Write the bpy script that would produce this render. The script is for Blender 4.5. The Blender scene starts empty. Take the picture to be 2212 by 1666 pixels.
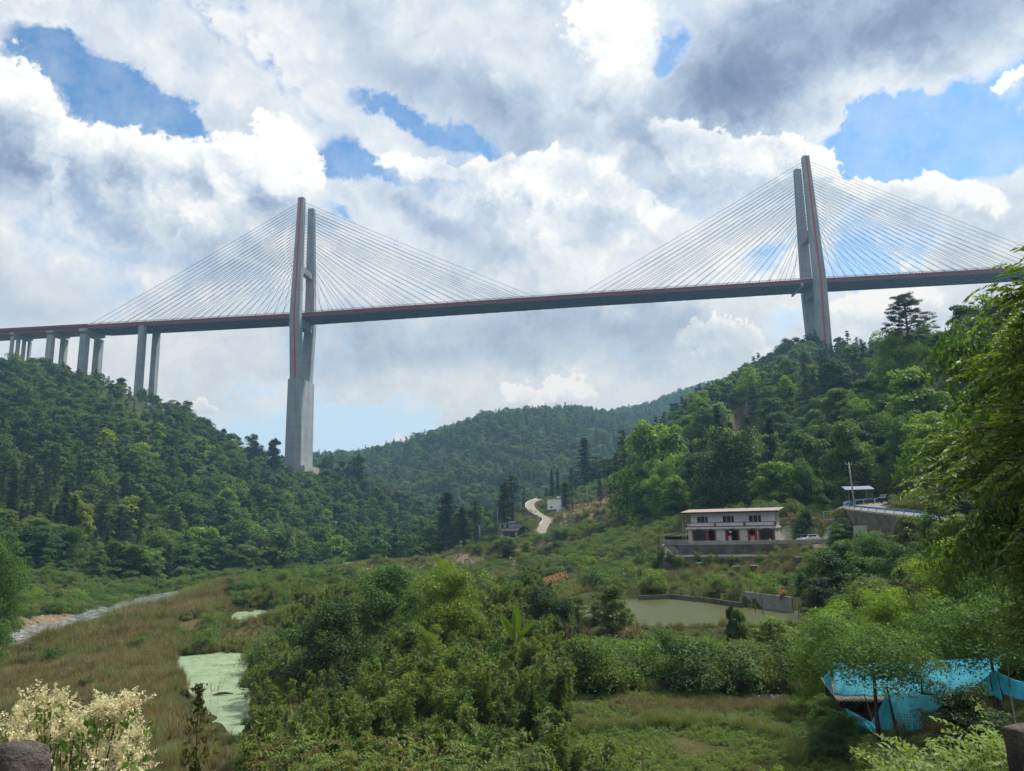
import bpy, math, random
import numpy as np
from mathutils import Vector

# ------------------------------------------------------------------ camera, world, sun, exposure
scene = bpy.context.scene
C = scene.collection
CAM = np.array([0.0, 0.0, 16.0])          # eye height above the river
PITCH, ROLL = math.radians(10.5), math.radians(1.2)
W0, H0, F0 = 2212.0, 1666.0, 1599.0
_fw = np.array([0, math.cos(PITCH), math.sin(PITCH)])
_up = np.array([0, -math.sin(PITCH), math.cos(PITCH)])
_rt = np.array([1.0, 0, 0])
RT = _rt*math.cos(ROLL) - _up*math.sin(ROLL)
UP = _up*math.cos(ROLL) + _rt*math.sin(ROLL)

cd = bpy.data.cameras.new('camera')
cam = bpy.data.objects.new('camera', cd); C.objects.link(cam)
from mathutils import Matrix
cam.matrix_world = Matrix(((RT[0], UP[0], -_fw[0], CAM[0]), (RT[1], UP[1], -_fw[1], CAM[1]), (RT[2], UP[2], -_fw[2], CAM[2]), (0, 0, 0, 1)))
cd.sensor_width = 36.0
cd.lens = 36.0*F0/W0
cd.clip_start = 0.1
cd.clip_end = 20000
scene.camera = cam

def ray(px, py):
    """direction through a point of the photograph, scaled to one metre along the ground"""
    d = RT*(px-W0/2) + UP*(H0/2-py) + _fw*F0
    return d/math.hypot(d[0], d[1])

def G(px, py, D):
    return CAM + ray(px, py)*D

def azel(px, py):
    d = ray(px, py); return math.atan2(d[0], d[1]), math.atan(d[2])

scene.view_settings.view_transform = 'Standard'
scene.view_settings.look = 'None'
scene.view_settings.exposure = 0.42
scene.view_settings.gamma = 1.0
scene.view_settings.use_curve_mapping = False
cy = scene.cycles
cy.max_bounces = 5; cy.diffuse_bounces = 3; cy.glossy_bounces = 2; cy.transmission_bounces = 3
cy.transparent_max_bounces = 6; cy.volume_bounces = 0
cy.caustics_reflective = False; cy.caustics_refractive = False
cy.sample_clamp_indirect = 3.0
cy.use_adaptive_sampling = True; cy.adaptive_threshold = 0.02; cy.adaptive_min_samples = 6
cy.use_denoising = True; cy.denoiser = 'OPENIMAGEDENOISE'; cy.denoising_input_passes = 'RGB_ALBEDO_NORMAL'; cy.denoising_prefilter = 'ACCURATE'

SUN_AZ, SUN_EL = math.radians(62), math.radians(58)      # ahead of the camera, to the right, high
sd = bpy.data.lights.new('sun', 'SUN'); sun = bpy.data.objects.new('sun', sd); C.objects.link(sun)
sd.energy = 4.2; sd.angle = math.radians(6); sd.color = (1.0, 0.95, 0.86)
sv = Vector((math.sin(SUN_AZ)*math.cos(SUN_EL), math.cos(SUN_AZ)*math.cos(SUN_EL), math.sin(SUN_EL)))
sun.rotation_euler = sv.to_track_quat('Z', 'Y').to_euler()
sun.location = (0, -20, 200)

# ---- node helpers
class NT:
    def __init__(self, tree): self.t = tree; self.n = tree.nodes; self.l = tree.links
    def add(self, kind, **kw):
        nd = self.n.new(kind)
        for k, v in kw.items(): setattr(nd, k, v)
        return nd
    def put(self, sock, v):
        if isinstance(v, bpy.types.NodeSocket): self.l.new(v, sock)
        elif v is not None: sock.default_value = v
    def math(self, op, a, b=None, c=None, clamp=False):
        nd = self.add('ShaderNodeMath', operation=op, use_clamp=clamp)
        for i, v in enumerate((a, b, c)):
            if v is not None: self.put(nd.inputs[i], v)
        return nd.outputs[0]
    def vmath(self, op, a, b=None, scale=None):
        nd = self.add('ShaderNodeVectorMath', operation=op)
        self.put(nd.inputs[0], a)
        if b is not None: self.put(nd.inputs[1], b)
        if scale is not None: self.put(nd.inputs['Scale'], scale)
        return nd.outputs['Value'] if op in ('LENGTH', 'DOT_PRODUCT', 'DISTANCE') else nd.outputs[0]
    def noise(self, vec, scale, detail=3, rough=0.5, color=False, dist=0.0, lac=2.0):
        nd = self.add('ShaderNodeTexNoise')
        if vec is not None: self.put(nd.inputs['Vector'], vec)
        nd.inputs['Scale'].default_value = scale; nd.inputs['Detail'].default_value = detail
        nd.inputs['Roughness'].default_value = rough; nd.inputs['Distortion'].default_value = dist
        nd.inputs['Lacunarity'].default_value = lac
        return nd.outputs['Color'] if color else nd.outputs[0]
    def ramp(self, fac, stops, interp='LINEAR'):
        nd = self.add('ShaderNodeValToRGB'); r = nd.color_ramp; r.interpolation = interp
        while len(r.elements) < len(stops): r.elements.new(0.5)
        for e, (p, c) in zip(r.elements, stops):
            e.position = p; e.color = (*c, 1) if len(c) == 3 else c
        self.put(nd.inputs[0], fac); return nd.outputs[0]
    def maprange(self, v, a, b, c, d, smooth=False):
        nd = self.add('ShaderNodeMapRange', interpolation_type='SMOOTHSTEP' if smooth else 'LINEAR')
        self.put(nd.inputs[0], v)
        for i, x in enumerate((a, b, c, d)): self.put(nd.inputs[1+i], x)
        return nd.outputs[0]
    def mix(self, f, a, b, mode='MIX'):
        nd = self.add('ShaderNodeMix', data_type='RGBA', blend_type=mode)
        self.put(nd.inputs[0], f)
        self.put(nd.inputs[6], (*a, 1) if isinstance(a, tuple) and len(a) == 3 else a)
        self.put(nd.inputs[7], (*b, 1) if isinstance(b, tuple) and len(b) == 3 else b)
        return nd.outputs[2]

# ---- sky: Nishita air with procedural cumulus
world = bpy.data.worlds.new('World'); scene.world = world; world.use_nodes = True
wt = NT(world.node_tree); wt.n.clear()
wout = wt.add('ShaderNodeOutputWorld')
sky = wt.add('ShaderNodeTexSky', sky_type='NISHITA', sun_disc=False)
sky.sun_elevation = SUN_EL; sky.sun_rotation = SUN_AZ; sky.air_density = 1.0; sky.dust_density = 0.6; sky.ozone_density = 1.0
tc = wt.add('ShaderNodeTexCoord').outputs['Generated']
warp = wt.vmath('SUBTRACT', wt.noise(tc, 5.0, 8, 0.68, color=True), (0.5, 0.5, 0.5))
sep = wt.add('ShaderNodeSeparateXYZ'); wt.put(sep.inputs[0], tc)
az_ = wt.math('ARCTAN2', sep.outputs[0], sep.outputs[1])
el_ = wt.math('ARCSINE', sep.outputs[2])
cmb = wt.add('ShaderNodeCombineXYZ'); wt.put(cmb.inputs[0], az_); wt.put(cmb.inputs[1], el_)
flat = wt.vmath('MULTIPLY', warp, (0.16, 0.16, 0.0))
Q = wt.vmath('ADD', cmb.outputs[0], flat)

def blob_sum(base, blobs, tops=False):
    acc = base; top = 0.0
    for (px, py, rx, ry, rot, w) in blobs:
        a, e = azel(px, py)
        a1 = azel(px+20, py)[0]; e1 = azel(px, py-20)[1]
        mp = wt.add('ShaderNodeMapping', vector_type='TEXTURE')
        wt.put(mp.inputs['Vector'], Q)
        mp.inputs['Location'].default_value = (a, e, 0)
        mp.inputs['Rotation'].default_value = (0, 0, math.radians(-rot))   # rot: clockwise in the view, degrees
        mp.inputs['Scale'].default_value = (rx*abs(a1-a)/20, ry*abs(e1-e)/20, 1)
        d = wt.vmath('LENGTH', mp.outputs[0])
        f = wt.maprange(d, 0.15, 1.6, 1.0, 0.0, True)
        acc = wt.math('MULTIPLY_ADD', f, w, acc)
        if tops:
            yl = wt.vmath('DOT_PRODUCT', mp.outputs[0], (0, 1, 0)); top = wt.math('MULTIPLY_ADD', wt.math('MULTIPLY', f, w), yl, top)
    return (acc, top) if tops else acc

GAPS = [  # where blue sky opens between the high grey sheets
    (70, 110, 100, 60, 10, -.9), (215, 190, 160, 62, 14, -1.15), (400, 262, 120, 42, 22, -1.0), (570, 135, 70, 30, 45, -.55), (480, 80, 100, 20, 35, -.4), (640, 190, 60, 22, 35, -.45),
    (820, 222, 90, 28, 18, -.7), (890, 262, 70, 30, 40, -.6), (1010, 315, 95, 36, 10, -.85), (715, 340, 60, 66, -25, -1.0), (820, 378, 80, 22, 10, -.75), (770, 380, 60, 28, 30, -.6),
    (715, 468, 30, 16, 20, -.5), (1450, 92, 42, 50, 15, -.95), (1500, 168, 34, 30, 45, -.6), (1425, 130, 26, 30, 0, -.5),
    (2010, 265, 230, 66, -12, -1.2), (1890, 340, 95, 62, 10, -.9), (2110, 330, 180, 60, 5, -1.0), (1960, 300, 210, 70, -8, -.6), (1850, 540, 60, 80, 0, -.55),
    (1960, 560, 90, 80, 0, -.45), (1640, 570, 110, 36, -20, -.55), (1690, 690, 80, 36, 0, -.7), (1810, 600, 80, 60, 0, -.5), (1540, 860, 70, 20, -10, -.5),
    (560, 935, 220, 60, 0, -.75), (900, 930, 80, 36, 0, -.65), (720, 960, 150, 50, 0, -.7), (400, 800, 40, 24, 0, -.35), (800, 885, 150, 24, 0, -.5), (540, 830, 80, 28, 0, -.5),
    (1730, 120, 420, 160, -12, 1.2)]
HEAPS = [  # crisp sunlit cumulus standing in front of the sheets
    (20, 330, 130, 200, 0, 1.0), (200, 420, 220, 160, 18, 1.0), (420, 440, 230, 140, 18, 1.0), (610, 400, 130, 130, 10, .85), (300, 560, 330, 110, 5, .5),
    (900, 395, 110, 50, 15, .8), (1020, 450, 190, 100, 10, .8), (1240, 440, 200, 130, 10, .9), (1310, 90, 130, 260, -6, 1.0), (1000, 110, 150, 60, 20, .35), (1560, 360, 210, 90, 22, .95), (1740, 370, 90, 60, 30, .8), (1480, 480, 150, 80, 0, .5),
    (2010, 455, 200, 80, 8, 1.0), (2180, 180, 60, 50, 0, .9), (1860, 430, 60, 30, 0, .6), (430, 868, 56, 26, 0, 1.1), (1190, 850, 150, 34, 0, .8), (850, 965, 70, 18, 0, .7), (1560, 730, 130, 60, 15, .75), (1890, 690, 130, 60, 0, .85), (1950, 590, 80, 50, 0, .5), (700, 560, 140, 50, 0, .35)]
SHADE = [  # thick shaded bellies (negative) and brighter cloud (positive)
    (1740, 95, 430, 140, -12, -.44), (2020, 50, 300, 90, -8, -.26), (1560, 60, 120, 90, 0, -.14), (1600, 190, 120, 60, 30, -.28), (1050, 190, 130, 55, 25, -.24), (830, 120, 340, 70, 28, -.14), (400, 60, 260, 50, 20, -.12), (80, 20, 160, 30, 0, -.08),
    (45, 320, 60, 85, 30, -.42), (165, 372, 40, 60, -25, -.36), (255, 358, 46, 44, 40, -.34), (440, 400, 60, 30, 20, -.26), (560, 430, 46, 24, 30, -.2), (330, 520, 230, 60, 10, -.26), (610, 480, 70, 40, -10, -.2),
    (120, 640, 320, 70, 0, -.16), (900, 480, 90, 30, 25, -.26), (1060, 560, 180, 45, 20, -.2), (960, 740, 360, 66, -4, -.30), (1420, 700, 160, 42, 0, -.26), (1300, 770, 200, 34, 0, -.18), (780, 800, 200, 40, 0, -.14),
    (2150, 490, 100, 60, 0, -.22), (1150, 300, 130, 70, 20, -.18), (1500, 420, 160, 50, 10, -.14), (560, 680, 200, 50, 0, -.10), (1250, 600, 180, 50, 0, .12),
    (930, 395, 90, 35, 15, .12), (1350, 140, 60, 130, 0, .12), (1640, 570, 160, 50, 0, .14), (1760, 330, 60, 40, 30, .12), (200, 250, 200, 50, 20, .1), (640, 340, 90, 80, 0, .12)]
def voro(vec, scale, detail, rough):
    nd = wt.add('ShaderNodeTexVoronoi', feature='F1', normalize=True)
    wt.put(nd.inputs['Vector'], vec); nd.inputs['Scale'].default_value = scale; nd.inputs['Detail'].default_value = detail
    nd.inputs['Roughness'].default_value = rough
    return nd.outputs['Distance']
S_ = wt.math
tw = wt.vmath('ADD', tc, wt.vmath('SCALE', warp, scale=0.16))
fb = wt.noise(tw, 4.5, 9, 0.60)
fb2 = wt.noise(wt.vmath('ADD', tw, (0.006, 0.0, 0.026)), 4.5, 6, 0.60)
fine = wt.noise(tc, 20.0, 9, 0.68)
bil = voro(tw, 10.0, 3.0, 0.60)                                  # heaped, cauliflower-like tops
relief = S_('SUBTRACT', fb, fb2); puff = S_('SUBTRACT', 0.36, bil); fz = S_('SUBTRACT', fine, 0.5); f0 = S_('SUBTRACT', fb, 0.5)
shade = blob_sum(0.0, SHADE)
# high sheets with wispy holes
cover = S_('MULTIPLY_ADD', f0, 2.3, blob_sum(0.92, GAPS)); cover = S_('MULTIPLY_ADD', fz, 0.9, cover)
maskA = wt.maprange(cover, 0.12, 0.85, 0.0, 1.0, True)
lightA = S_('MULTIPLY_ADD', relief, 1.5, S_('ADD', shade, 0.72)); lightA = S_('MULTIPLY_ADD', fz, 0.10, lightA)
lightA = S_('ADD', lightA, wt.maprange(cover, 0.3, 1.0, 0.16, 0.0, True))
# crisp heaps in front
hb, topness = blob_sum(-0.50, HEAPS, True)
topf = wt.maprange(S_('MULTIPLY_ADD', f0, 0.8, topness), -0.22, 0.12, 0.0, 1.0, True)      # 1 on the crisp upper rims, 0 on the dissolving undersides
hc = S_('MULTIPLY_ADD', f0, 1.7, hb); hc = S_('MULTIPLY_ADD', puff, 1.1, hc); hc = S_('MULTIPLY_ADD', fz, 0.55, hc)
maskB = wt.maprange(hc, wt.maprange(topf, 0, 1, -0.25, -0.02), wt.maprange(topf, 0, 1, 1.15, 0.10), 0.0, 1.0, True)
lightB = S_('MULTIPLY_ADD', relief, 2.6, S_('MULTIPLY_ADD', shade, 1.0, 0.84)); lightB = S_('MULTIPLY_ADD', puff, 0.75, lightB); lightB = S_('MULTIPLY_ADD', fz, 0.14, lightB)
lightB = S_('ADD', lightB, S_('MULTIPLY', wt.maprange(hc, 0.0, 0.45, 0.22, 0.0, True), topf)); lightB = S_('ADD', lightB, wt.maprange(topf, 0, 1, -0.12, 0.03))
mxl = wt.add('ShaderNodeMix', data_type='FLOAT'); wt.put(mxl.inputs[0], maskB); wt.put(mxl.inputs[2], lightA); wt.put(mxl.inputs[3], lightB)
light = S_('ADD', mxl.outputs[0], S_('MULTIPLY', puff, 0.12), clamp=True)
mask = S_('MAXIMUM', maskA, maskB)
mask = S_('MAXIMUM', mask, S_('MULTIPLY', wt.maprange(fine, 0.40, 0.75, 0.0, 1.0), 0.30))
ccol = wt.ramp(light, [(0.0, (0.16, 0.21, 0.34)), (0.25, (0.27, 0.34, 0.49)), (0.5, (0.46, 0.55, 0.68)), (0.75, (0.74, 0.79, 0.85)), (0.92, (0.97, 0.97, 0.95)), (1.0, (1.06, 1.04, 1.0))])
low = wt.maprange(el_, 0.08, 0.42, 1.0, 0.0)
ccol = wt.mix(wt.math('MULTIPLY', low, 0.75), ccol, wt.mix(light, (0.24, 0.38, 0.50), (0.98, 0.86, 0.74)))
bg1 = wt.add('ShaderNodeBackground'); bg2 = wt.add('ShaderNodeBackground')
wt.put(bg1.inputs[0], wt.mix(S_('MULTIPLY', low, 0.85), wt.mix(1.0, sky.outputs[0], (0.80, 1.12, 1.30), 'MULTIPLY'), (5.8, 6.7, 7.2))); bg1.inputs[1].default_value = 0.10
wt.put(bg2.inputs[0], ccol); bg2.inputs[1].default_value = 0.77
ms = wt.add('ShaderNodeMixShader'); wt.put(ms.inputs[0], mask); wt.l.new(bg1.outputs[0], ms.inputs[1]); wt.l.new(bg2.outputs[0], ms.inputs[2])
wt.l.new(ms.outputs[0], wout.inputs[0])
world.cycles.sampling_method = 'MANUAL'; world.cycles.sample_map_resolution = 512
# ------------------------------------------------------------------ helpers
rng = np.random.default_rng(7)
random.seed(5)

def tag(o, label=None, cat=None, group=None, kind=None):
    if label: o['label'] = label
    if cat: o['category'] = cat
    if group: o['group'] = group
    if kind: o['kind'] = kind
    return o

def empty(name, loc=(0, 0, 0), rz=0.0, label=None, cat=None, group=None):
    o = bpy.data.objects.new(name, None); C.objects.link(o)
    o.location = loc; o.rotation_euler = (0, 0, rz); o.empty_display_size = 0.5
    return tag(o, label, cat, group)

def mesh_np(name, verts, faces, mat_idx=None, smooth=False):
    """verts (n,3); faces: list of (k,3)/(k,4) arrays"""
    me = bpy.data.meshes.new(name)
    verts = np.asarray(verts, dtype=np.float32)
    if isinstance(faces, np.ndarray): faces = [faces]
    faces = [f for f in faces if len(f)]
    nl = sum(f.size for f in faces); nf = sum(len(f) for f in faces)
    me.vertices.add(len(verts)); me.vertices.foreach_set('co', verts.ravel())
    me.loops.add(nl); me.polygons.add(nf)
    me.loops.foreach_set('vertex_index', np.concatenate([f.ravel() for f in faces]).astype(np.int32))
    starts = []; s = 0
    for f in faces:
        k = f.shape[1]; starts.append(s + np.arange(len(f))*k); s += f.size
    me.polygons.foreach_set('loop_start', np.concatenate(starts).astype(np.int32))
    if mat_idx is not None: me.polygons.foreach_set('material_index', np.asarray(mat_idx, dtype=np.int32))
    if smooth: me.polygons.foreach_set('use_smooth', np.ones(nf, dtype=bool))
    me.update(calc_edges=True)
    return me

class MB:
    """collects boxes, prisms and tubes and links them as one mesh object"""
    def __init__(self): self.v = []; self.f = []; self.n = 0; self.m = []
    def add(self, vs, fs, mi=0):
        self.v.extend([tuple(map(float, p)) for p in vs]); self.f.extend([[i+self.n for i in q] for q in fs])
        self.m.extend([mi]*len(fs)); self.n += len(vs); return self
    def box(self, c, s, rz=0.0, mi=0, taper=1.0):
        cx, cy_, cz = c; sx, sy, sz = s[0]/2, s[1]/2, s[2]/2
        co, si = math.cos(rz), math.sin(rz); vs = []
        for k, z in ((1.0, -sz), (taper, sz)):
            for x, y in ((-sx, -sy), (sx, -sy), (sx, sy), (-sx, sy)):
                x *= k; y *= k
                vs.append((cx + x*co - y*si, cy_ + x*si + y*co, cz + z))
        return self.add(vs, [(3, 2, 1, 0), (4, 5, 6, 7), (0, 1, 5, 4), (1, 2, 6, 5), (2, 3, 7, 6), (3, 0, 4, 7)], mi)
    def loft(self, rings, mi=0, cap=True):
        k = len(rings[0]); vs = [p for r in rings for p in r]; fs = []
        for i in range(len(rings)-1):
            for j in range(k):
                a, b = i*k+j, i*k+(j+1) % k
                fs.append((a, b, b+k, a+k))
        if cap: fs.append(tuple(range(k-1, -1, -1))); fs.append(tuple(range((len(rings)-1)*k, len(rings)*k)))
        return self.add(vs, fs, mi)
    def tube(self, pts, r, seg=6, mi=0, cap=True):
        pts = [Vector(p) for p in pts]; rs = r if isinstance(r, (list, tuple)) else [r]*len(pts)
        rings = []
        up = Vector((0, 0, 1))
        for i, p in enumerate(pts):
            d = (pts[min(i+1, len(pts)-1)] - pts[max(i-1, 0)])
            if d.length < 1e-9: d = Vector((0, 0, 1))
            d.normalize()
            a = d.cross(up if abs(d.z) < 0.95 else Vector((1, 0, 0))).normalized(); b = d.cross(a)
            rings.append([p + (a*math.cos(t) + b*math.sin(t))*rs[i] for t in [2*math.pi*q/seg for q in range(seg)]])
        return self.loft(rings, mi, cap)
    def quad(self, a, b, c, d, mi=0): return self.add([a, b, c, d], [(0, 1, 2, 3)], mi)
    def build(self, name, mats, parent=None, smooth=False, bevel=0.0):
        me = bpy.data.meshes.new(name); me.from_pydata(self.v, [], self.f); me.update()
        if not isinstance(mats, (list, tuple)): mats = [mats]
        for m in mats: me.materials.append(m)
        if len(mats) > 1: me.polygons.foreach_set('material_index', self.m)
        if smooth: me.polygons.foreach_set('use_smooth', [True]*len(me.polygons))
        o = bpy.data.objects.new(name, me); C.objects.link(o)
        if parent: o.parent = parent
        if bevel:
            b = o.modifiers.new('bevel', 'BEVEL'); b.width = bevel; b.segments = 2; b.limit_method = 'ANGLE'
        return o

def obj(name, me, mats=None, parent=None):
    if mats is not None:
        for m in (mats if isinstance(mats, (list, tuple)) else [mats]): me.materials.append(m)
    o = bpy.data.objects.new(name, me); C.objects.link(o)
    if parent: o.parent = parent
    return o

# ------------------------------------------------------------------ materials
def material(name):
    m = bpy.data.materials.new(name); m.use_nodes = True
    t = NT(m.node_tree); t.n.clear()
    out = t.add('ShaderNodeOutputMaterial'); b = t.add('ShaderNodeBsdfPrincipled'); t.l.new(b.outputs[0], out.inputs[0])
    b.inputs['Specular IOR Level'].default_value = 0.25
    return m, t, b, out

def surf(name, col, col2=None, scale=1.0, rough=0.8, bump=0.0, metal=0.0, detail=5, bscale=None, streak=False, obj_rand=0.0, joints=0.0):
    """a weathered surface: two colours mixed by noise, optional rain streaks and bump"""
    m, t, b, out = material(name)
    co = t.add('ShaderNodeTexCoord').outputs['Object']
    vec = co
    if streak: vec = t.vmath('MULTIPLY', co, (1.0, 1.0, 0.12))
    col2 = col2 or tuple(c*0.7 for c in col)
    n = t.noise(vec, scale, detail, 0.6)
    c = t.mix(t.maprange(n, 0.38, 0.66, 0, 1), col, col2)
    if joints:                                             # pour joints and rain streaks of tall concrete
        sp = t.add('ShaderNodeSeparateXYZ'); t.put(sp.inputs[0], co); fr = t.math('FRACT', t.math('DIVIDE', sp.outputs[2], joints))
        c = t.mix(t.math('MULTIPLY', t.math('LESS_THAN', fr, .07), .35), c, tuple(q*.5 for q in col))
        st = t.noise(t.vmath('MULTIPLY', co, (1.1, 1.1, .02)), 1.0, 5, .7); c = t.mix(t.math('MULTIPLY', t.maprange(st, .52, .70, 0, 1), .55), c, tuple(q*.45 for q in col2))
        pn_ = t.noise(t.vmath('MULTIPLY', co, (.05, .05, .22)), 1.0, 1, .5); c = t.mix(t.math('MULTIPLY', t.maprange(pn_, .4, .6, 0, 1), .18), c, tuple(min(1, q*1.35) for q in col))
    if obj_rand:
        r = t.add('ShaderNodeObjectInfo').outputs['Random']
        c = t.mix(1.0, c, t.ramp(r, [(0, (1-obj_rand,)*3), (1, (1+obj_rand,)*3)]), 'MULTIPLY')
    t.put(b.inputs['Base Color'], c)
    b.inputs['Roughness'].default_value = rough; b.inputs['Metallic'].default_value = metal
    if bump:
        bn = t.add('ShaderNodeBump'); bn.inputs['Strength'].default_value = bump; bn.inputs['Distance'].default_value = 0.1
        t.put(bn.inputs['Height'], t.noise(co, bscale or scale*4, 6, 0.65)); t.l.new(bn.outputs[0], b.inputs['Normal'])
    return m

def leafmat(name, cols, trans=0.35, rough=0.55, spec=0.2, spread=0.35, tint=(1.3, 1.35, 0.55)):
    """foliage: hue varies from plant to plant and from leaf to leaf; light shines through the leaves"""
    m, t, b, out = material(name)
    oi = t.add('ShaderNodeObjectInfo').outputs['Random']
    isl = t.add('ShaderNodeNewGeometry').outputs['Random Per Island']
    co = t.add('ShaderNodeTexCoord').outputs['Object']
    k = len(cols)
    c = t.ramp(oi, [(i/max(k-1, 1), cc) for i, cc in enumerate(cols)])
    v = t.maprange(isl, 0, 1, 1-spread, 1+spread)
    c = t.vmath('SCALE', c, scale=v)
    c = t.mix(t.math('MULTIPLY', t.maprange(t.noise(co, 0.9, 2, 0.5), 0.45, 0.7, 0, 1), 0.45), c, t.mix(1.0, c, (1.5, 1.25, 0.75) if max(cols[0]) < .5 else (.9, .85, .75), 'MULTIPLY'))
    t.put(b.inputs['Base Color'], c); b.inputs['Roughness'].default_value = rough; b.inputs['Specular IOR Level'].default_value = spec
    tr = t.add('ShaderNodeBsdfTranslucent'); t.put(tr.inputs[0], t.mix(1.0, c, tint, 'MULTIPLY'))
    ms = t.add('ShaderNodeMixShader'); ms.inputs[0].default_value = trans
    t.l.new(b.outputs[0], ms.inputs[1]); t.l.new(tr.outputs[0], ms.inputs[2]); t.l.new(ms.outputs[0], out.inputs[0])
    return m

M = {}
M['concrete'] = surf('concrete', (0.27, 0.29, 0.31), (0.185, 0.205, 0.225), 0.30, 0.85, streak=True, detail=8, joints=4.5)
M['concrete_pier'] = surf('concrete_pier', (0.34, 0.34, 0.32), (0.24, 0.24, 0.225), 0.3, 0.85, streak=True, joints=4.5)
M['steel_red'] = surf('steel_red', (0.24, 0.035, 0.035), (0.17, 0.026, 0.03), 0.6, 0.6)
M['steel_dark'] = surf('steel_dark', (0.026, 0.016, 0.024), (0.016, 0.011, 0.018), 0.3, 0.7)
M['stripe'] = surf('stripe_red', (0.42, 0.03, 0.025), (0.34, 0.03, 0.03), 0.5, 0.6)
M['cable'] = surf('cable_sheath', (0.10, 0.11, 0.13), (0.09, 0.10, 0.12), 1, 0.5)
M['rail'] = surf('rail_paint', (0.42, 0.44, 0.46), (0.3, 0.32, 0.34), 2, 0.5)
M['bark'] = surf('bark', (0.085, 0.065, 0.048), (0.045, 0.036, 0.028), 6, 0.9, 0.4)
M['bark_pale'] = surf('bark_pale', (0.16, 0.14, 0.115), (0.09, 0.08, 0.065), 5, 0.9, 0.3)
LG = {
 'mid':    [(0.040, 0.085, 0.026), (0.052, 0.100, 0.030), (0.036, 0.078, 0.030), (0.062, 0.112, 0.028)],
 'wood':   [(0.036, 0.074, 0.028), (0.054, 0.096, 0.030), (0.028, 0.062, 0.026), (0.070, 0.115, 0.030), (0.034, 0.072, 0.034), (0.046, 0.085, 0.026), (0.082, 0.122, 0.034), (0.030, 0.058, 0.028)],
 'bright': [(0.095, 0.165, 0.022), (0.110, 0.185, 0.026), (0.080, 0.150, 0.020)],
 'yellow': [(0.135, 0.180, 0.022), (0.120, 0.170, 0.025)],
 'dark':   [(0.022, 0.050, 0.020), (0.028, 0.058, 0.022), (0.018, 0.042, 0.018)],
 'pine':   [(0.020, 0.036, 0.020), (0.026, 0.043, 0.022), (0.018, 0.031, 0.020)],
 'bamboo': [(0.062, 0.098, 0.034), (0.080, 0.112, 0.038), (0.050, 0.086, 0.036), (0.092, 0.120, 0.040)],
 'shrub':  [(0.050, 0.092, 0.028), (0.070, 0.110, 0.034), (0.040, 0.078, 0.030), (0.085, 0.110, 0.045)],
 'banana': [(0.10, 0.19, 0.022), (0.12, 0.21, 0.025)],
 'pale':   [(0.11, 0.17, 0.05), (0.09, 0.15, 0.05)],
 'rust':   [(0.13, 0.095, 0.045), (0.10, 0.12, 0.04), (0.09, 0.11, 0.04)],
 'dry':    [(0.150, 0.132, 0.072), (0.118, 0.118, 0.058), (0.135, 0.112, 0.066), (0.090, 0.104, 0.046)],
 'grass':  [(0.070, 0.110, 0.036), (0.085, 0.120, 0.040), (0.058, 0.095, 0.034)],
 'reed':   [(0.085, 0.112, 0.052), (0.105, 0.120, 0.060), (0.070, 0.100, 0.046)],
 'plume':  [(0.26, 0.21, 0.14), (0.21, 0.17, 0.11)],
 'blossom': [(0.78, 0.73, 0.50), (0.74, 0.68, 0.44)],
}
LG = {k: [tuple(min(c*(1.0 if k in ('blossom', 'plume', 'banana', 'rust') else 1.75 if k in ('bamboo', 'mid', 'shrub') else 2.0 if k == 'grass' else 1.5)*f, .8) for c, f in zip(q, (1.06, 1.0, .85) if k not in ('blossom', 'plume') else (1, 1, 1))) for q in v] for k, v in LG.items()}
for k, v in LG.items():
    M['leaf_'+k] = leafmat('leaf_'+k, v, trans=0.22 if k in ('pine', 'dark', 'dry') else 0.38, spread=0.3 if k != 'blossom' else .12, tint=(1.3, 1.35, 0.55) if k not in ('blossom', 'plume', 'dry') else (1, .97, .85))

# ------------------------------------------------------------------ terrain: one sheet laid out on rings round the viewer's bridge
def seg_dist(x, y, poly, closed=False):
    """distance to a polyline (numpy)"""
    P = np.array(poly, float); best = np.full(np.shape(x), 1e9)
    idx = range(len(P) if closed else len(P)-1)
    for i in idx:
        a, b = P[i], P[(i+1) % len(P)]
        ab = b-a; L = (ab**2).sum() + 1e-12
        t = np.clip(((x-a[0])*ab[0] + (y-a[1])*ab[1])/L, 0, 1)
        best = np.minimum(best, np.hypot(x-a[0]-t*ab[0], y-a[1]-t*ab[1]))
    return best
def inside(x, y, poly):
    P = np.array(poly, float); r = np.zeros(np.shape(x), bool)
    for i in range(len(P)):
        x1, y1 = P[i]; x2, y2 = P[(i+1) % len(P)]
        c = ((y1 > y) != (y2 > y)) & (x < (x2-x1)*(y-y1)/(y2-y1+1e-12)+x1)
        r ^= c
    return r
def sdist(x, y, poly):
    """signed distance to a polygon, negative inside"""
    d = seg_dist(x, y, poly, True); return np.where(inside(x, y, poly), -d, d)
def onz(px, py, z):
    d = ray(px, py); return tuple((CAM + d*((z-CAM[2])/d[2]))[:2])
def sstep(v, a, b):
    t = np.clip((v-a)/(b-a), 0, 1); return t*t*(3-2*t)

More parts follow.
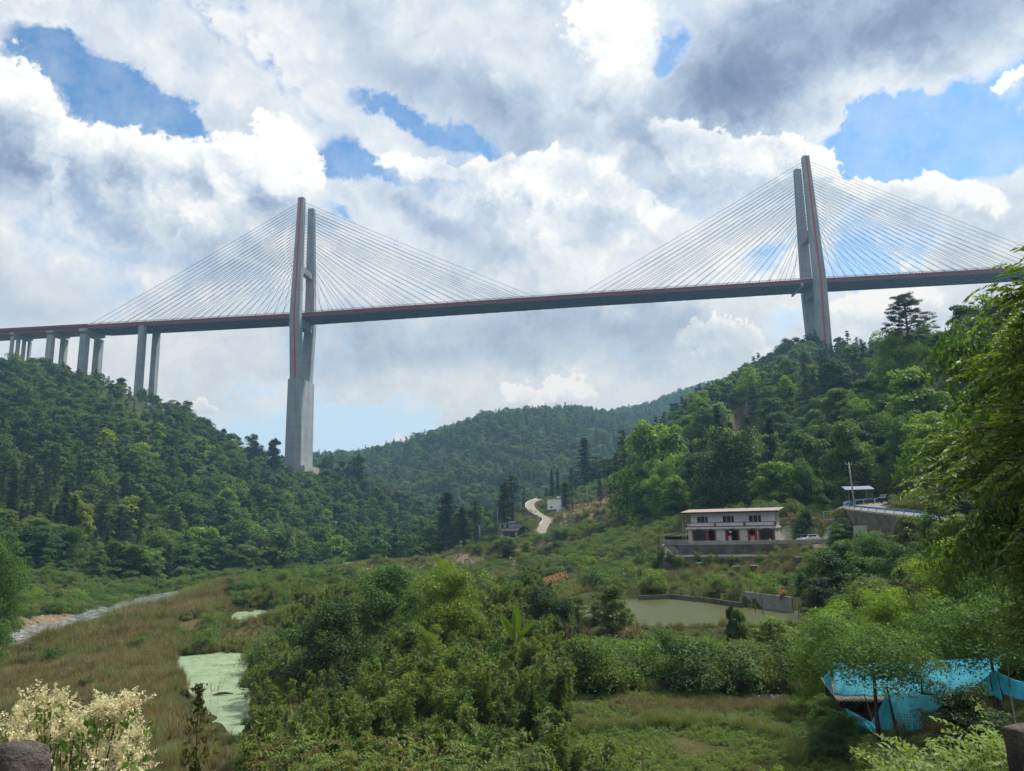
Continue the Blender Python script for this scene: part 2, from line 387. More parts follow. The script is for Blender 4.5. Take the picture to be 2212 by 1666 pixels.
CP = [  # photo x, photo y of the ground or crown surface, distance, height of what grows there
 (0,1335,150,1),(0,1290,175,4),(0,1215,230,6),(150,1290,190,4),(150,1215,250,6),(300,1275,222,4),(300,1215,270,6),(420,1235,290,5),
 (0,1150,270,9),(0,1050,340,9),(0,950,430,9),(0,860,530,9),(0,785,645,10),(-300,800,500,9),(-300,700,645,9),(-300,1100,260,9),
 (150,1150,300,9),(150,1000,400,9),(150,900,500,9),(150,815,650,8),
 (300,1150,320,9),(300,1000,440,9),(300,920,540,8),(318,868,640,2),
 (450,1160,340,9),(450,1060,430,9),(450,965,560,7),(450,925,650,5),
 (600,1170,360,9),(600,1080,460,9),(600,1040,560,6),(620,1016,655,1),(665,1016,655,1),
 (750,1180,390,9),(750,1100,490,9),(740,1018,660,9),
 (870,1190,420,9),(870,1090,560,10),(830,1040,640,10),(970,1190,450,8),(985,1150,600,10),
 (800,1000,1050,10),(900,975,1100,10),(1000,932,1100,10),(1100,898,1120,10),(1150,893,1150,10),(1280,893,1250,10),(1400,876,1500,12),(1480,852,1650,12),(1600,815,1850,12),
 (870,1060,850,10),(1000,1030,850,10),(1000,1110,700,10),(1100,1090,720,10),(1100,1000,950,10),(1200,1060,760,8),(1200,960,1000,10),(1300,1000,900,10),(1300,940,1100,10),(1380,930,1250,10),
 (1000,1195,280,2),(1110,1158,330,0),(1060,1172,320,2),(1168,1150,335,0),(1182,1124,362,0),(1150,1107,385,0),(1143,1090,410,0),(1160,1080,440,0),(1195,1099,400,0),(1240,1064,430,1),(1300,1048,430,1),(1350,1038,420,1),
 (1200,1200,230,1),(1105,1216,235,0),(1200,1150,300,1),(1300,1120,330,1),(1300,1180,230,1),(1300,1230,170,1),(1400,1160,220,2),(1400,1220,160,1),(1400,1100,290,2),
 (1180,1252,180,.5),(1250,1290,130,.5),(1350,1290,118,.5),(1400,1262,135,.5),(1100,1250,195,1),(900,1215,300,1),(1000,1217,290,1),(800,1217,310,1),
 (1500,1105,205,2),(1580,1105,180,1),(1500,1000,240,15),(1430,960,320,15),(1400,1000,310,13),(1500,890,360,15),(1600,1000,215,14),(1600,900,300,15),(1570,812,440,15),(1480,860,480,14),(1700,950,235,14),(1700,800,440,15),
 (1800,900,260,14),(1800,1000,200,13),(1790,752,560,14),(1960,735,330,14),(2100,745,300,16),(1900,870,270,14),(1900,745,420,18),(1900,1020,165,11),(2030,728,240,3),(2030,850,200,12),(2050,1000,140,9),(2212,760,230,14),(2212,870,160,12),(2212,1000,110,8),(2500,780,230,14),(2500,1000,100,7),
 (1750,1100,172,1),(1900,1100,128,0),(2000,1108,115,0),(1850,1095,142,0),
 (1900,1160,100,3),(1900,1300,60,3),(2100,1150,75,3),(2300,1200,60,3),
 (1950,1590,46,0),(1500,1600,45,0),(1300,1600,43,0),(1400,1515,55,0),(1700,1515,55,0),(1750,1600,45,0),(2100,1560,42,0),
]
ZP = [  # photo x column, distance, ground height
 (1480,133,6.3),(1600,130,6.2),(1700,130,6.4),(1800,124,7.0),(1650,112,5.8),(1780,106,6.0),(1880,100,7.0),(1300,75,3.8),(1500,75,3.9),(1650,72,4.2),(1500,64,3.9),(2000,85,9.5),(2150,75,9.5),(2150,44,5.5),(2250,42,5.6),(2060,50,5.3),(2250,34,5.6),(2150,56,6.2),(2060,38,4.9),
 (0,900,120),(150,900,110),(310,850,85),(450,850,60),(640,850,40),(750,850,32),(0,1600,150),(300,1600,120),(600,1600,90),(-400,1600,150),
 (1050,520,9),(1150,600,14),(1250,620,25),(1350,650,50),(900,1600,120),(1200,1800,150),(1500,2400,250),(1800,1800,260),(2200,1800,230),
 (1790,617,146),(1700,650,122),(1560,650,98),(1900,600,132),(2100,600,110),(2212,500,85),(2600,500,75),(1430,600,80),(1350,560,45),
 (500,50,2.2),(600,50,2.2),(900,50,3),(900,90,2.2),(1100,80,2.8),(700,130,1.8),(900,160,1.4),(1000,200,1.4),(700,220,1.2),(1200,60,3.5),(1200,110,3.6),(1000,120,2.2),(600,90,1.6),
 (100,60,1.3),(100,90,1),(300,130,1),(400,70,1),(400,150,.8),(250,40,2.0),(500,190,1),(600,250,1),(-300,60,1.5),(-300,130,1.5),(-300,180,4),
 (0,12,8.5),(500,12,8),(1106,12,7.5),(1700,12,8),(2212,12,9),(0,25,4.5),(500,25,4),(1106,25,4.5),(1700,25,5),(2212,25,7),(1106,35,3.4),(1900,32,5.2),(2500,32,7.5),(2500,14,10),
 (0,4,10.5),(1106,4,10.5),(2212,4,11),(800,3200,60),(1400,3200,90),(2000,3200,120),(200,3200,80),
]
pts = []
for px, py, D, h in CP:
    d = ray(px, py); pts.append((math.atan2(d[0], d[1]), math.log(D), (d[2]*D - h)/D))
for px, D, z in ZP:
    a = azel(px, 1150)[0]; pts.append((a, math.log(D), (z-16)/D))
for a in (-1.4, -2.2, 3.0, 2.2, 1.4):
    for D, z in ((4, 11), (15, 12), (60, 13), (200, 30), (700, 110), (3000, 150)): pts.append((a, math.log(D), (z-16)/D))
pts = np.array(pts)
def tps(r2): return 0.5*r2*np.log(r2+1e-9)
def _fit(P, lam=0.0006):
    n = len(P); X = P[:, :2]; K = tps(((X[:, None]-X[None])**2).sum(-1)) + lam*np.eye(n)
    A = np.zeros((n+3, n+3)); A[:n, :n] = K; A[:n, n] = 1; A[:n, n+1:] = X; A[n, :n] = 1; A[n+1:, :n] = X.T
    return np.linalg.solve(A, np.concatenate([P[:, 2], [0, 0, 0]]))
WT = _fit(pts)
def vnoise(x, y, s, seed=0):
    """cheap smooth value noise in numpy"""
    r = np.random.default_rng(seed); T = r.random((256, 256))
    X = x/s; Y = y/s; xi = np.floor(X).astype(int); yi = np.floor(Y).astype(int); fx = X-xi; fy = Y-yi
    fx = fx*fx*(3-2*fx); fy = fy*fy*(3-2*fy)
    g = lambda i, j: T[(xi+i) % 256, (yi+j) % 256]
    return (g(0, 0)*(1-fx)+g(1, 0)*fx)*(1-fy)+(g(0, 1)*(1-fx)+g(1, 1)*fx)*fy

# features cut into or levelled out of the slopes
RIVER = [(-62, -60), (-72, 40), (-78, 80), (-77, 112), (-77, 150), (-80, 180), (-79, 206), (-60, 232), (-20, 252), (40, 268), (90, 300), (120, 360)]
DUCK1 = [onz(px, py, .35) for px, py in ((395,1418),(470,1412),(532,1415),(548,1440),(525,1475),(530,1530),(545,1600),(520,1625),(475,1600),(462,1540),(425,1490),(398,1450))]
DUCK2 = [onz(px, py, .35) for px, py in ((488,1338),(510,1322),(575,1316),(600,1326),(580,1350),(520,1366),(490,1358))]
PONDZ = 5.0
POND = [onz(px, py, PONDZ) for px, py in ((1225,1318),(1290,1300),(1375,1293),(1450,1290),(1530,1298),(1600,1312),(1700,1318),(1752,1322),(1775,1345),(1690,1352),(1560,1352),(1440,1358),(1330,1350),(1250,1335))]
TERR = 11.2
TERRACE = [tuple(G(px, 1170, D)[:2]) for px, D in ((1436,142),(1560,142),(1700,143),(1800,141),(1905,132),(1925,142),(1800,160),(1700,168),(1480,168),(1425,155))]
YARD = [tuple(G(px, 1170, D)[:2]) for px, D in ((1765,136),(1800,131),(1850,123.5),(1905,117.5),(1900,111),(1790,119),(1765,128))]
def roadz(x, y): return 16.2+(np.hypot(x, y)-118)*0.055
ROAD_HI = [tuple(G(px, 1100, D)[:2]) for px, D in ((2600,60),(2300,80),(2150,93),(2030,108),(1940,120),(1878,131),(1860,140),(1880,150),(1960,158),(2050,165))]
FIELD = [onz(px, py, 4.0) for px, py in ((1190,1520),(1400,1506),(1640,1508),(1755,1512),(1800,1560),(1850,1666),(1850,1720),(1250,1720),(1215,1600))]
FARFIELD = [onz(px, py, 1.0) for px, py in ((720,1216),(820,1209),(960,1207),(985,1212),(930,1218),(760,1224))]
ROAD_LO = [tuple(G(px, py, D)[:2]) for px, py, D in ((1176,1172,318),(1168,1150,335),(1174,1136,352),(1186,1124,366),(1166,1114,378),(1150,1104,388),(1143,1092,405),(1150,1082,425),(1168,1078,445))]

RLZ = [float(G(px, py, D)[2]) for px, py, D in ((1176,1172,318),(1168,1150,335),(1174,1136,352),(1186,1124,366),(1150,1104,388),(1143,1092,405),(1168,1078,445))]
def features(x, y, z, D):
    # river bed
    dr = seg_dist(x, y, RIVER); bed = -0.9
    z = np.where(D < 400, z + (bed-z)*(1-sstep(dr, 6.5, 10.5)), z)
    for poly in (DUCK1, DUCK2):
        s = sdist(x, y, poly) + (vnoise(x, y, 2.2, 71)-.5)*3.2*(D < 200) + (vnoise(x, y, .8, 72)-.5)*1.2; z = z + (-0.2-z)*(1-sstep(s, -0.4, 1.6)); z = np.where((s > 1.6) & (s < 9), np.maximum(z, .55), z)
    s = sdist(x, y, POND); z = z + ((PONDZ-0.6)-z)*(1-sstep(s, -0.3, 0.5))*(s < 0.5); 
    bank = (s >= 0.5) & (s < 7); z = np.where(bank & (y > 95), np.maximum(z, PONDZ+1.1), z); z = np.where((s >= .3) & (s < 8), np.maximum(z, PONDZ+.25-np.clip(s-4, 0, 9)*.4), z)
    s = sdist(x, y, TERRACE); z = z + (TERR-z)*(1-sstep(s, 0.1, 1.6))
    s = seg_dist(x, y, ROAD_HI); z = z + (roadz(x, y)-0.05-z)*(1-sstep(s, 3.6, 6.0))*(D < 190)
    s = seg_dist(x, y, ROAD_LO); z = z + (np.interp(D, [318, 335, 352, 366, 388, 405, 445], RLZ)-0.15-z)*(1-sstep(s, 2.0, 5.0))*(D > 300)*(D < 470)
    s = sdist(x, y, YARD); z = z + (10.4-z)*(1-sstep(s, 0.0, 3.0)); pxx = 1106+1640*np.tan(np.clip(np.arctan2(x, y), -1.3, 1.3)); z = np.where((pxx > 1680) & (pxx < 1800) & (D > 112) & (D < 141.5), np.minimum(z, 6.2+np.clip((D-124)/16, 0, 1)*4), z)
    s = sdist(x, y, FIELD); z = z + (4.0-z)*(1-sstep(s, -1.0, 3.0))
    s = sdist(x, y, FARFIELD); z = z + (1.0-z)*(1-sstep(s, 0.0, 10.0))
    return z

def base_height(x, y):
    D = np.maximum(np.hypot(x, y), 2.0); a = np.arctan2(x, y); l = np.log(D)
    e = np.zeros_like(D)
    n = len(pts)
    for i in range(n): e += WT[i]*tps((a-pts[i, 0])**2 + (l-pts[i, 1])**2)
    e += WT[n] + WT[n+1]*a + WT[n+2]*l
    z = 16 + e*D
    amp = np.clip((D-15)/300, 0, 1)
    z += amp*((vnoise(x, y, 45, 1)-.5)*8 + (vnoise(x, y, 16, 2)-.5)*3 + (vnoise(x, y, 110, 3)-.5)*10*np.clip((D-250)/400, 0, 1))
    z += (vnoise(x, y, 4, 4)-.5)*0.35*np.clip((D-10)/30, 0, 1)
    # hand-cut terraces on the brown spur
    sp = (np.exp(-((x-52)/32)**2-((y-378)/45)**2))
    zt = np.floor(z/3.2)*3.2 + 3.2*sstep(z/3.2-np.floor(z/3.2), 0.72, 1.0)
    z = z + (zt-z)*np.clip(sp*1.6-0.2, 0, 1)*0.7
    return z

NR = 560
rad = np.exp(np.linspace(math.log(2.0), math.log(3600), NR))
azs = np.concatenate([np.linspace(-math.pi, -0.86, 50, endpoint=False), np.linspace(-0.86, 0.86, 620), np.linspace(0.86, math.pi, 51)[1:-1]])
AA, RR = np.meshgrid(azs, rad)
XX = np.sin(AA)*RR; YY = np.cos(AA)*RR
ZZ = features(XX, YY, base_height(XX, YY), RR)
NA = len(azs)
tv = np.stack([XX, YY, ZZ], -1).reshape(-1, 3)
ii = (np.arange(NR-1)[:, None]*NA + np.arange(NA-1)[None]).ravel()
tf = np.stack([ii, ii+NA, ii+NA+1, ii+1], -1)
ring = np.arange(NR-1)*NA
tf2 = np.stack([ring+NA-1, ring+2*NA-1, ring+NA, ring], -1)
tme = mesh_np('ground', tv, [tf, tf2], smooth=True)

def hz(x, y):
    """ground height by bilinear lookup"""
    x = np.asarray(x, float); y = np.asarray(y, float)
    D = np.clip(np.hypot(x, y), rad[0], rad[-1]*0.999); a = np.arctan2(x, y)
    fi = (np.log(D)-math.log(2.0))/(math.log(3600)-math.log(2.0))*(NR-1); i = np.clip(fi.astype(int), 0, NR-2); fi = fi-i
    j = np.clip(np.searchsorted(azs, a)-1, 0, NA-2); fj = np.clip((a-azs[j])/(azs[j+1]-azs[j]), 0, 1)
    return (ZZ[i, j]*(1-fi)+ZZ[i+1, j]*fi)*(1-fj)+(ZZ[i, j+1]*(1-fi)+ZZ[i+1, j+1]*fi)*fj
def hzf(x, y): return float(hz(np.array([x]), np.array([y]))[0])

# ground cover colour by what the soil is (true colour of the ground, not shade)
X1, Y1 = tv[:, 0], tv[:, 1]; D1 = np.hypot(X1, Y1)
col = np.tile(np.array([0.050, 0.060, 0.026]), (len(tv), 1))
def paint(w, c):
    global col
    w = np.clip(w, 0, 1)[:, None]; col = col*(1-w) + np.array(c)*w
nz = vnoise(X1, Y1, 9, 11); nz2 = vnoise(X1, Y1, 3.1, 12)
bar = (X1 > -72) & (X1 < -8) & (D1 > 35) & (D1 < 230)
paint(bar*(0.5+0.5*nz), (0.105, 0.088, 0.052))
spur = np.exp(-((X1-54)/42)**2-((Y1-375)/50)**2)
paint(np.clip(spur*2.2-0.15, 0, 1)*(0.75+0.5*(nz-0.3)), (0.165, 0.125, 0.080))
paint(np.clip(spur*1.7-0.15, 0, 1)*(nz2 > 0.70), (0.27, 0.19, 0.125))
paint(1-sstep(seg_dist(X1, Y1, RIVER), 9.0, 11.5)*1.0, (0.20, 0.15, 0.11))
paint((1-sstep(np.minimum(sdist(X1, Y1, DUCK1), sdist(X1, Y1, DUCK2)), 1, 6))*(D1 < 200), (0.040, 0.048, 0.022))
paint(1-sstep(sdist(X1, Y1, FIELD), -1, 2), (0.075, 0.075, 0.034))
paint(1-sstep(sdist(X1, Y1, FARFIELD), -2, 4), (0.085, 0.135, 0.038))
paint(1-sstep(sdist(X1, Y1, TERRACE), -1, 0.6), (0.26, 0.25, 0.23))
ca = tme.color_attributes.new('soil', 'FLOAT_COLOR', 'POINT')
ca.data.foreach_set('color', np.concatenate([col, np.ones((len(col), 1))], 1).astype(np.float32).ravel())
m, t, b, out = material('ground_soil')
at = t.add('ShaderNodeAttribute', attribute_name='soil').outputs['Color']
co = t.add('ShaderNodeTexCoord').outputs['Object']
n1 = t.noise(co, 0.35, 8, 0.65); n2 = t.noise(co, 2.5, 6, 0.7)
c = t.mix(1.0, at, t.ramp(n1, [(0.3, (0.62, 0.66, 0.6)), (0.7, (1.4, 1.3, 1.2))]), 'MULTIPLY')
c = t.mix(1.0, c, t.ramp(n2, [(0.3, (0.6, 0.6, 0.6)), (0.7, (1.35, 1.35, 1.3))]), 'MULTIPLY')
t.put(b.inputs['Base Color'], c); b.inputs['Roughness'].default_value = 1.0; b.inputs['Specular IOR Level'].default_value = 0.05
bn = t.add('ShaderNodeBump'); bn.inputs['Strength'].default_value = 0.8; bn.inputs['Distance'].default_value = 0.3
t.put(bn.inputs['Height'], n2); t.l.new(bn.outputs[0], b.inputs['Normal'])
ground = obj('ground', tme, m); tag(ground, 'valley floor and wooded hillsides under the bridge', None, kind='structure')

# ------------------------------------------------------------------ water
def sheet(name, poly, z, mat, label, th=0.0):
    mb = MB(); mb.add([(x, y, z) for x, y in poly], [tuple(range(len(poly)))])
    o = mb.build(name, mat); o.data.polygons[0].flip() if o.data.polygons[0].normal.z < 0 else None
    return tag(o, label, None, kind='structure')
def ribbon(pl, w, z, n=160):
    P = np.array(pl, float); s = np.concatenate([[0], np.cumsum(np.hypot(*np.diff(P, axis=0).T))]); t_ = np.linspace(0, s[-1], n)
    # smooth the line a little
    x = np.interp(t_, s, P[:, 0]); y = np.interp(t_, s, P[:, 1])
    k = np.ones(9)/9; xp = np.convolve(np.pad(x, 4, 'edge'), k, 'valid'); yp = np.convolve(np.pad(y, 4, 'edge'), k, 'valid')
    dx, dy = np.gradient(xp), np.gradient(yp); L = np.hypot(dx, dy)+1e-9; nx, ny = -dy/L, dx/L
    w = np.interp(t_, s, w) if np.ndim(w) else w; z = np.interp(t_, s, z) if np.ndim(z) else np.full(n, z)
    a = np.stack([xp+nx*w/2, yp+ny*w/2, z], -1); b_ = np.stack([xp-nx*w/2, yp-ny*w/2, z], -1)
    return a, b_
def ribbon_mesh(name, a, b_):
    n = len(a); i = np.arange(n-1); f = np.stack([i, i+n, i+n+1, i+1], -1)
    me = mesh_np(name, np.concatenate([a, b_]), f)
    return me
m, t, b, out = material('river_water')
co = t.add('ShaderNodeTexCoord').outputs['Object']
wv = t.noise(t.vmath('MULTIPLY', co, (1.6, 0.7, 1)), 1.3, 6, 0.65)
b.inputs['Base Color'].default_value = (0.045, 0.055, 0.048, 1); b.inputs['Roughness'].default_value = 0.12; b.inputs['Specular IOR Level'].default_value = 0.5
sparkle = t.maprange(t.noise(t.vmath('MULTIPLY', co, (0.55, 0.9, 1)), 1.1, 8, 0.78), 0.47, 0.60, 0, 1)
t.put(b.inputs['Base Color'], t.mix(t.math('MULTIPLY', sparkle, 0.9), (0.045, 0.055, 0.05), (0.55, 0.57, 0.6)))  # pale sparkle of the ripples put into the water's base colour
bn = t.add('ShaderNodeBump'); bn.inputs['Strength'].default_value = 0.9; bn.inputs['Distance'].default_value = 0.25
t.put(bn.inputs['Height'], wv); t.l.new(bn.outputs[0], b.inputs['Normal']); M['river'] = m
a, b_ = ribbon(RIVER, 24, 0.0); me = ribbon_mesh('river_water', a, b_)
tag(obj('river_water', me, M['river']), 'shallow rippled river along the left bank', None, kind='structure')
m, t, b, out = material('pond_water')
co = t.add('ShaderNodeTexCoord').outputs['Object']
t.put(b.inputs['Base Color'], t.mix(t.noise(co, 0.12, 4, 0.5), (0.085, 0.088, 0.030), (0.062, 0.070, 0.026)))
b.inputs['Roughness'].default_value = 0.3; b.inputs['Specular IOR Level'].default_value = 0.2
bn = t.add('ShaderNodeBump'); bn.inputs['Strength'].default_value = 0.12; bn.inputs['Distance'].default_value = 0.1
t.put(bn.inputs['Height'], t.noise(co, 1.2, 5, 0.6)); t.l.new(bn.outputs[0], b.inputs['Normal']); M['pond'] = m
sheet('pond_water', [(x*1.0, y*1.0) for x, y in POND], PONDZ, M['pond'], 'olive brown fish pond below the white house')
m, t, b, out = material('duckweed')
co = t.add('ShaderNodeTexCoord').outputs['Object']
t.put(b.inputs['Base Color'], t.mix(t.maprange(t.noise(co, 0.5, 6, 0.6), 0.35, 0.7, 0, 1), (0.235, 0.30, 0.18), (0.165, 0.225, 0.12)))
_c = b.inputs['Base Color'].links[0].from_socket
t.put(b.inputs['Base Color'], t.mix(t.maprange(t.noise(t.vmath('MULTIPLY', co, (1.0, .5, 1)), 1.4, 8, 0.75), 0.57, 0.64, 0, .8), _c, (0.045, 0.06, 0.028)))
t.put(b.inputs['Roughness'], t.maprange(t.noise(co, 1.4, 4, 0.6), .3, .7, .35, .8)); M['duck'] = m
def grow(poly, k):
    P = np.array(poly); c = P.mean(0); r_ = np.random.default_rng(len(poly)); out_ = []
    for i in range(len(P)):
        for q in np.linspace(0, 1, 9)[:-1]: p = P[i]*(1-q)+P[(i+1) % len(P)]*q; out_.append(tuple(c+(p-c)*k))
    return out_
sheet('pond_water', grow(DUCK1, 1.3), 0.30, M['duck'], 'long still pond covered with pale green duckweed')
sheet('pond_water', grow(DUCK2, 1.3), 0.30, M['duck'], 'small farther pond covered with pale green duckweed')
# ------------------------------------------------------------------ the cable-stayed bridge
BETA = math.radians(5.5)
U = np.array([math.cos(BETA), -math.sin(BETA), 0.0]); V = np.array([math.sin(BETA), math.cos(BETA), 0.0])
T1 = G(650, 425, 640)[:2]
BO = np.array([T1[0], T1[1], 0.0]) + V*14.6                       # centre line point at the left tower, s = 0
def deckz(s): return float(np.interp(s, [-420, -275, -5, 232, 425, 600], [193.0, 195.8, 197.3, 202.0, 204.8, 206.0]))
_d = ray(1741, 335); _n = np.array([T1[0], T1[1]])
_t = (_n[1]*U[0]-_n[0]*U[1])/(_d[1]*U[0]-_d[0]*U[1])
S2 = float(np.dot(_d[:2]*_t-_n, U[:2]))
def BP(s, v, z): return BO + U*s + V*v + np.array([0, 0, z])
bridge = empty('cable_stayed_bridge', tuple(BP(0, 0, 60)), 0, 'huge cable-stayed road bridge with two grey towers crossing the whole valley', 'bridge')
bridge.location = (0, 0, 0)
def rect(s, v, z, ws, wv, chamfer=0.0):
    if not chamfer: return [BP(s-ws/2, v-wv/2, z), BP(s+ws/2, v-wv/2, z), BP(s+ws/2, v+wv/2, z), BP(s-ws/2, v+wv/2, z)]
    c = chamfer; a, b = ws/2, wv/2
    return [BP(s+x, v+y, z) for x, y in ((-a+c, -b), (a-c, -b), (a, -b+c), (a, b-c), (a-c, b), (-a+c, b), (-a, b-c), (-a, -b+c))]

def tower(s0, ztop, zdeck, zjoin, zbase, name_label):
    tw = empty('tower', (0, 0, 0)); tw.parent = bridge; tag(tw, name_label)
    zk = zdeck-4.5
    for sg in (-1, 1):
        def vc(z):
            return float(np.interp(z, [zjoin, zk, ztop], [10.2, 17.2, 12.0]))*sg
        def wd(z): return float(np.interp(z, [zbase, zjoin, zk, ztop], [11.2, 10.2, 9.0, 5.6]))
        def dp(z): return float(np.interp(z, [zjoin, zk, ztop], [7.2, 6.6, 5.4]))
        mb = MB(); mb.loft([rect(s0, vc(z), z, wd(z), dp(z), 0.5) for z in (zjoin, zk, zk+0.01, ztop)])
        for k in range(22):                                # anchorage pads where the stays enter
            z = ztop-4.5-k*2.75
            for q in (-1, 1): mb.box(tuple(BP(s0+q*wd(z)/2, vc(z), z)), (0.9, 1.6, 1.1), -BETA)
        leg = mb.build('leg', M['concrete'], tw)
        mb = MB(); f = sg                                   # red stripe down the outer face
        for z0, z1 in ((zjoin+1, zk), (zk, ztop-0.6)):
            o0 = vc(z0)+f*(dp(z0)/2); o1 = vc(z1)+f*(dp(z1)/2); w = 0.75; e = f*0.06; i = -f*0.1
            mb.loft([[BP(s0-w, o0+i, z0), BP(s0+w, o0+i, z0), BP(s0+w, o0+e, z0), BP(s0-w, o0+e, z0)], [BP(s0-w, o1+i, z1), BP(s0+w, o1+i, z1), BP(s0+w, o1+e, z1), BP(s0-w, o1+e, z1)]])
        mb.build('stripe', M['stripe'], leg)
        mb = MB(); mb.tube([BP(s0, vc(ztop), ztop-0.2), BP(s0, vc(ztop), ztop+6.5)], 0.12, 5); mb.build('lightning_rod', M['rail'], leg)
    # crossbeams
    zc = zdeck+38
    def beam(z0, z1, v0, v1, ws, hau=0.0):
        mb = MB(); mb.loft([[BP(s0-ws/2, -v0, z0+hau), BP(s0+ws/2, -v0, z0+hau), BP(s0+ws/2, -v0, z1), BP(s0-ws/2, -v0, z1)],
                            [BP(s0-ws/2, v0, z0+hau), BP(s0+ws/2, v0, z0+hau), BP(s0+ws/2, v0, z1), BP(s0-ws/2, v0, z1)]]); return mb
    mb = beam(zc, zc+5.5, 13.2, 13.2, 4.6)
    for q in (-1, 1):                                      # faded red painted characters on the upper beam
        for i in range(4):
            v = -4.5+i*3.0
            for (a, b_, c, d) in ((-1.0, 0, 2.0, .35), (0, -1.1, .35, 2.4), (-.7, .9, 1.6, .3), (.5, -.6, .3, 1.6)):
                p = BP(s0+q*(2.3+0.03), v+a*0.5+.2, zc+2.7+b_*0.8); mb.box(tuple(p), (0.08, c*0.6, d*0.9), -BETA, 1)
    mb.build('crossbeam', [M['concrete'], M['stripe']], tw)
    beam(zdeck-11.5, zdeck-4.4, 14.5, 14.5, 6.4).build('crossbeam', M['concrete'], tw)
    if zbase < zjoin:
        mb = MB(); mb.loft([rect(s0, 0, zbase, 14.4, 27.0, 0.4), rect(s0, 0, zjoin, 12.2, 29.6, 0.4)]); mb.build('pedestal', M['concrete'], tw)
        mb = MB(); mb.loft([rect(s0, 0, zbase-9, 24, 34), rect(s0, 0, zbase+0.8, 24, 34)]); mb.build('footing', M['concrete_pier'], tw)
    return tw
D1z, D2z = deckz(0), deckz(S2)
T1B = G(642, 1012, 655)[2]
tower(0.0, 303.2, D1z, G(650, 823, 650)[2], T1B, 'near grey tower over the left hill, standing on its tall pedestal')
tower(S2, D2z+106.5, D2z, G(1785, 800, 617)[2], 140.0, 'grey tower rising behind the trees of the right hill')

def sweep(sec, s0, s1, step=8.0):
    ss = np.arange(s0, s1+0.01, step); mb = MB()
    mb.loft([[BP(s, v, deckz(s)+z) for v, z in sec] for s in ss]); return mb
deck = empty('deck', (0, 0, 0)); deck.parent = bridge
SL = -192.0
# main girder: sloping top slab, deep red fascia, dark underside
sweep([(-13.4, -0.2), (-13.4, -0.9), (-13.0, -1.1), (-13.0, -3.5), (13.0, -3.5), (13.0, -1.1), (13.4, -0.9), (13.4, -0.2)], SL, S2+300).build('girder', [M['steel_red']], deck)
mb = MB()
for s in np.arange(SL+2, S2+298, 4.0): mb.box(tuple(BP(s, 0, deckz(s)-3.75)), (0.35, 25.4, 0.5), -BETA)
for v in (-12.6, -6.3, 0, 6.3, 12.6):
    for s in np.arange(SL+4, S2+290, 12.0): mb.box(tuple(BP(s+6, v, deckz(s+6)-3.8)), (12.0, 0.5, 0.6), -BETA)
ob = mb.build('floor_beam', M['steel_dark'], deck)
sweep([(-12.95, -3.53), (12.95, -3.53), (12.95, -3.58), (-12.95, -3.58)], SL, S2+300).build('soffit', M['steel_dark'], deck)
sweep([(-13.48, -1.5), (-13.02, -1.5), (-13.02, -1.15), (-13.48, -1.15)], SL, S2+300).build('cornice', M['steel_red'], deck)
for sg in (-1, 1):
    mb = MB()
    for s in np.arange(SL, S2+300, 2.6): mb.box(tuple(BP(s, 13.1*sg, deckz(s)+0.45)), (0.35, 0.25, 1.3), -BETA)
    for z in (0.55, 1.1):
        ss = np.arange(SL, S2+301, 8.0)
        mb.loft([[BP(s, 13.0*sg-.1, deckz(s)+z-.1), BP(s, 13.0*sg+.1, deckz(s)+z-.1), BP(s, 13.0*sg+.1, deckz(s)+z+.1), BP(s, 13.0*sg-.1, deckz(s)+z+.1)] for s in ss])
    mb.build('railing', M['rail'], deck)
# approach viaduct on the left
sweep([(-12.6, -0.3), (-12.6, -1.0), (-10.6, -1.4), (-10.2, -4.0), (10.2, -4.0), (10.6, -1.4), (12.6, -1.0), (12.6, -0.3)], -520, SL, 8.0).build('approach_span', M['steel_red'], deck)
sweep([(-12.7, -0.25), (-12.3, -0.25), (-12.3, 0.9), (-12.7, 0.9)], -520, SL).build('parapet', M['steel_red'], deck)

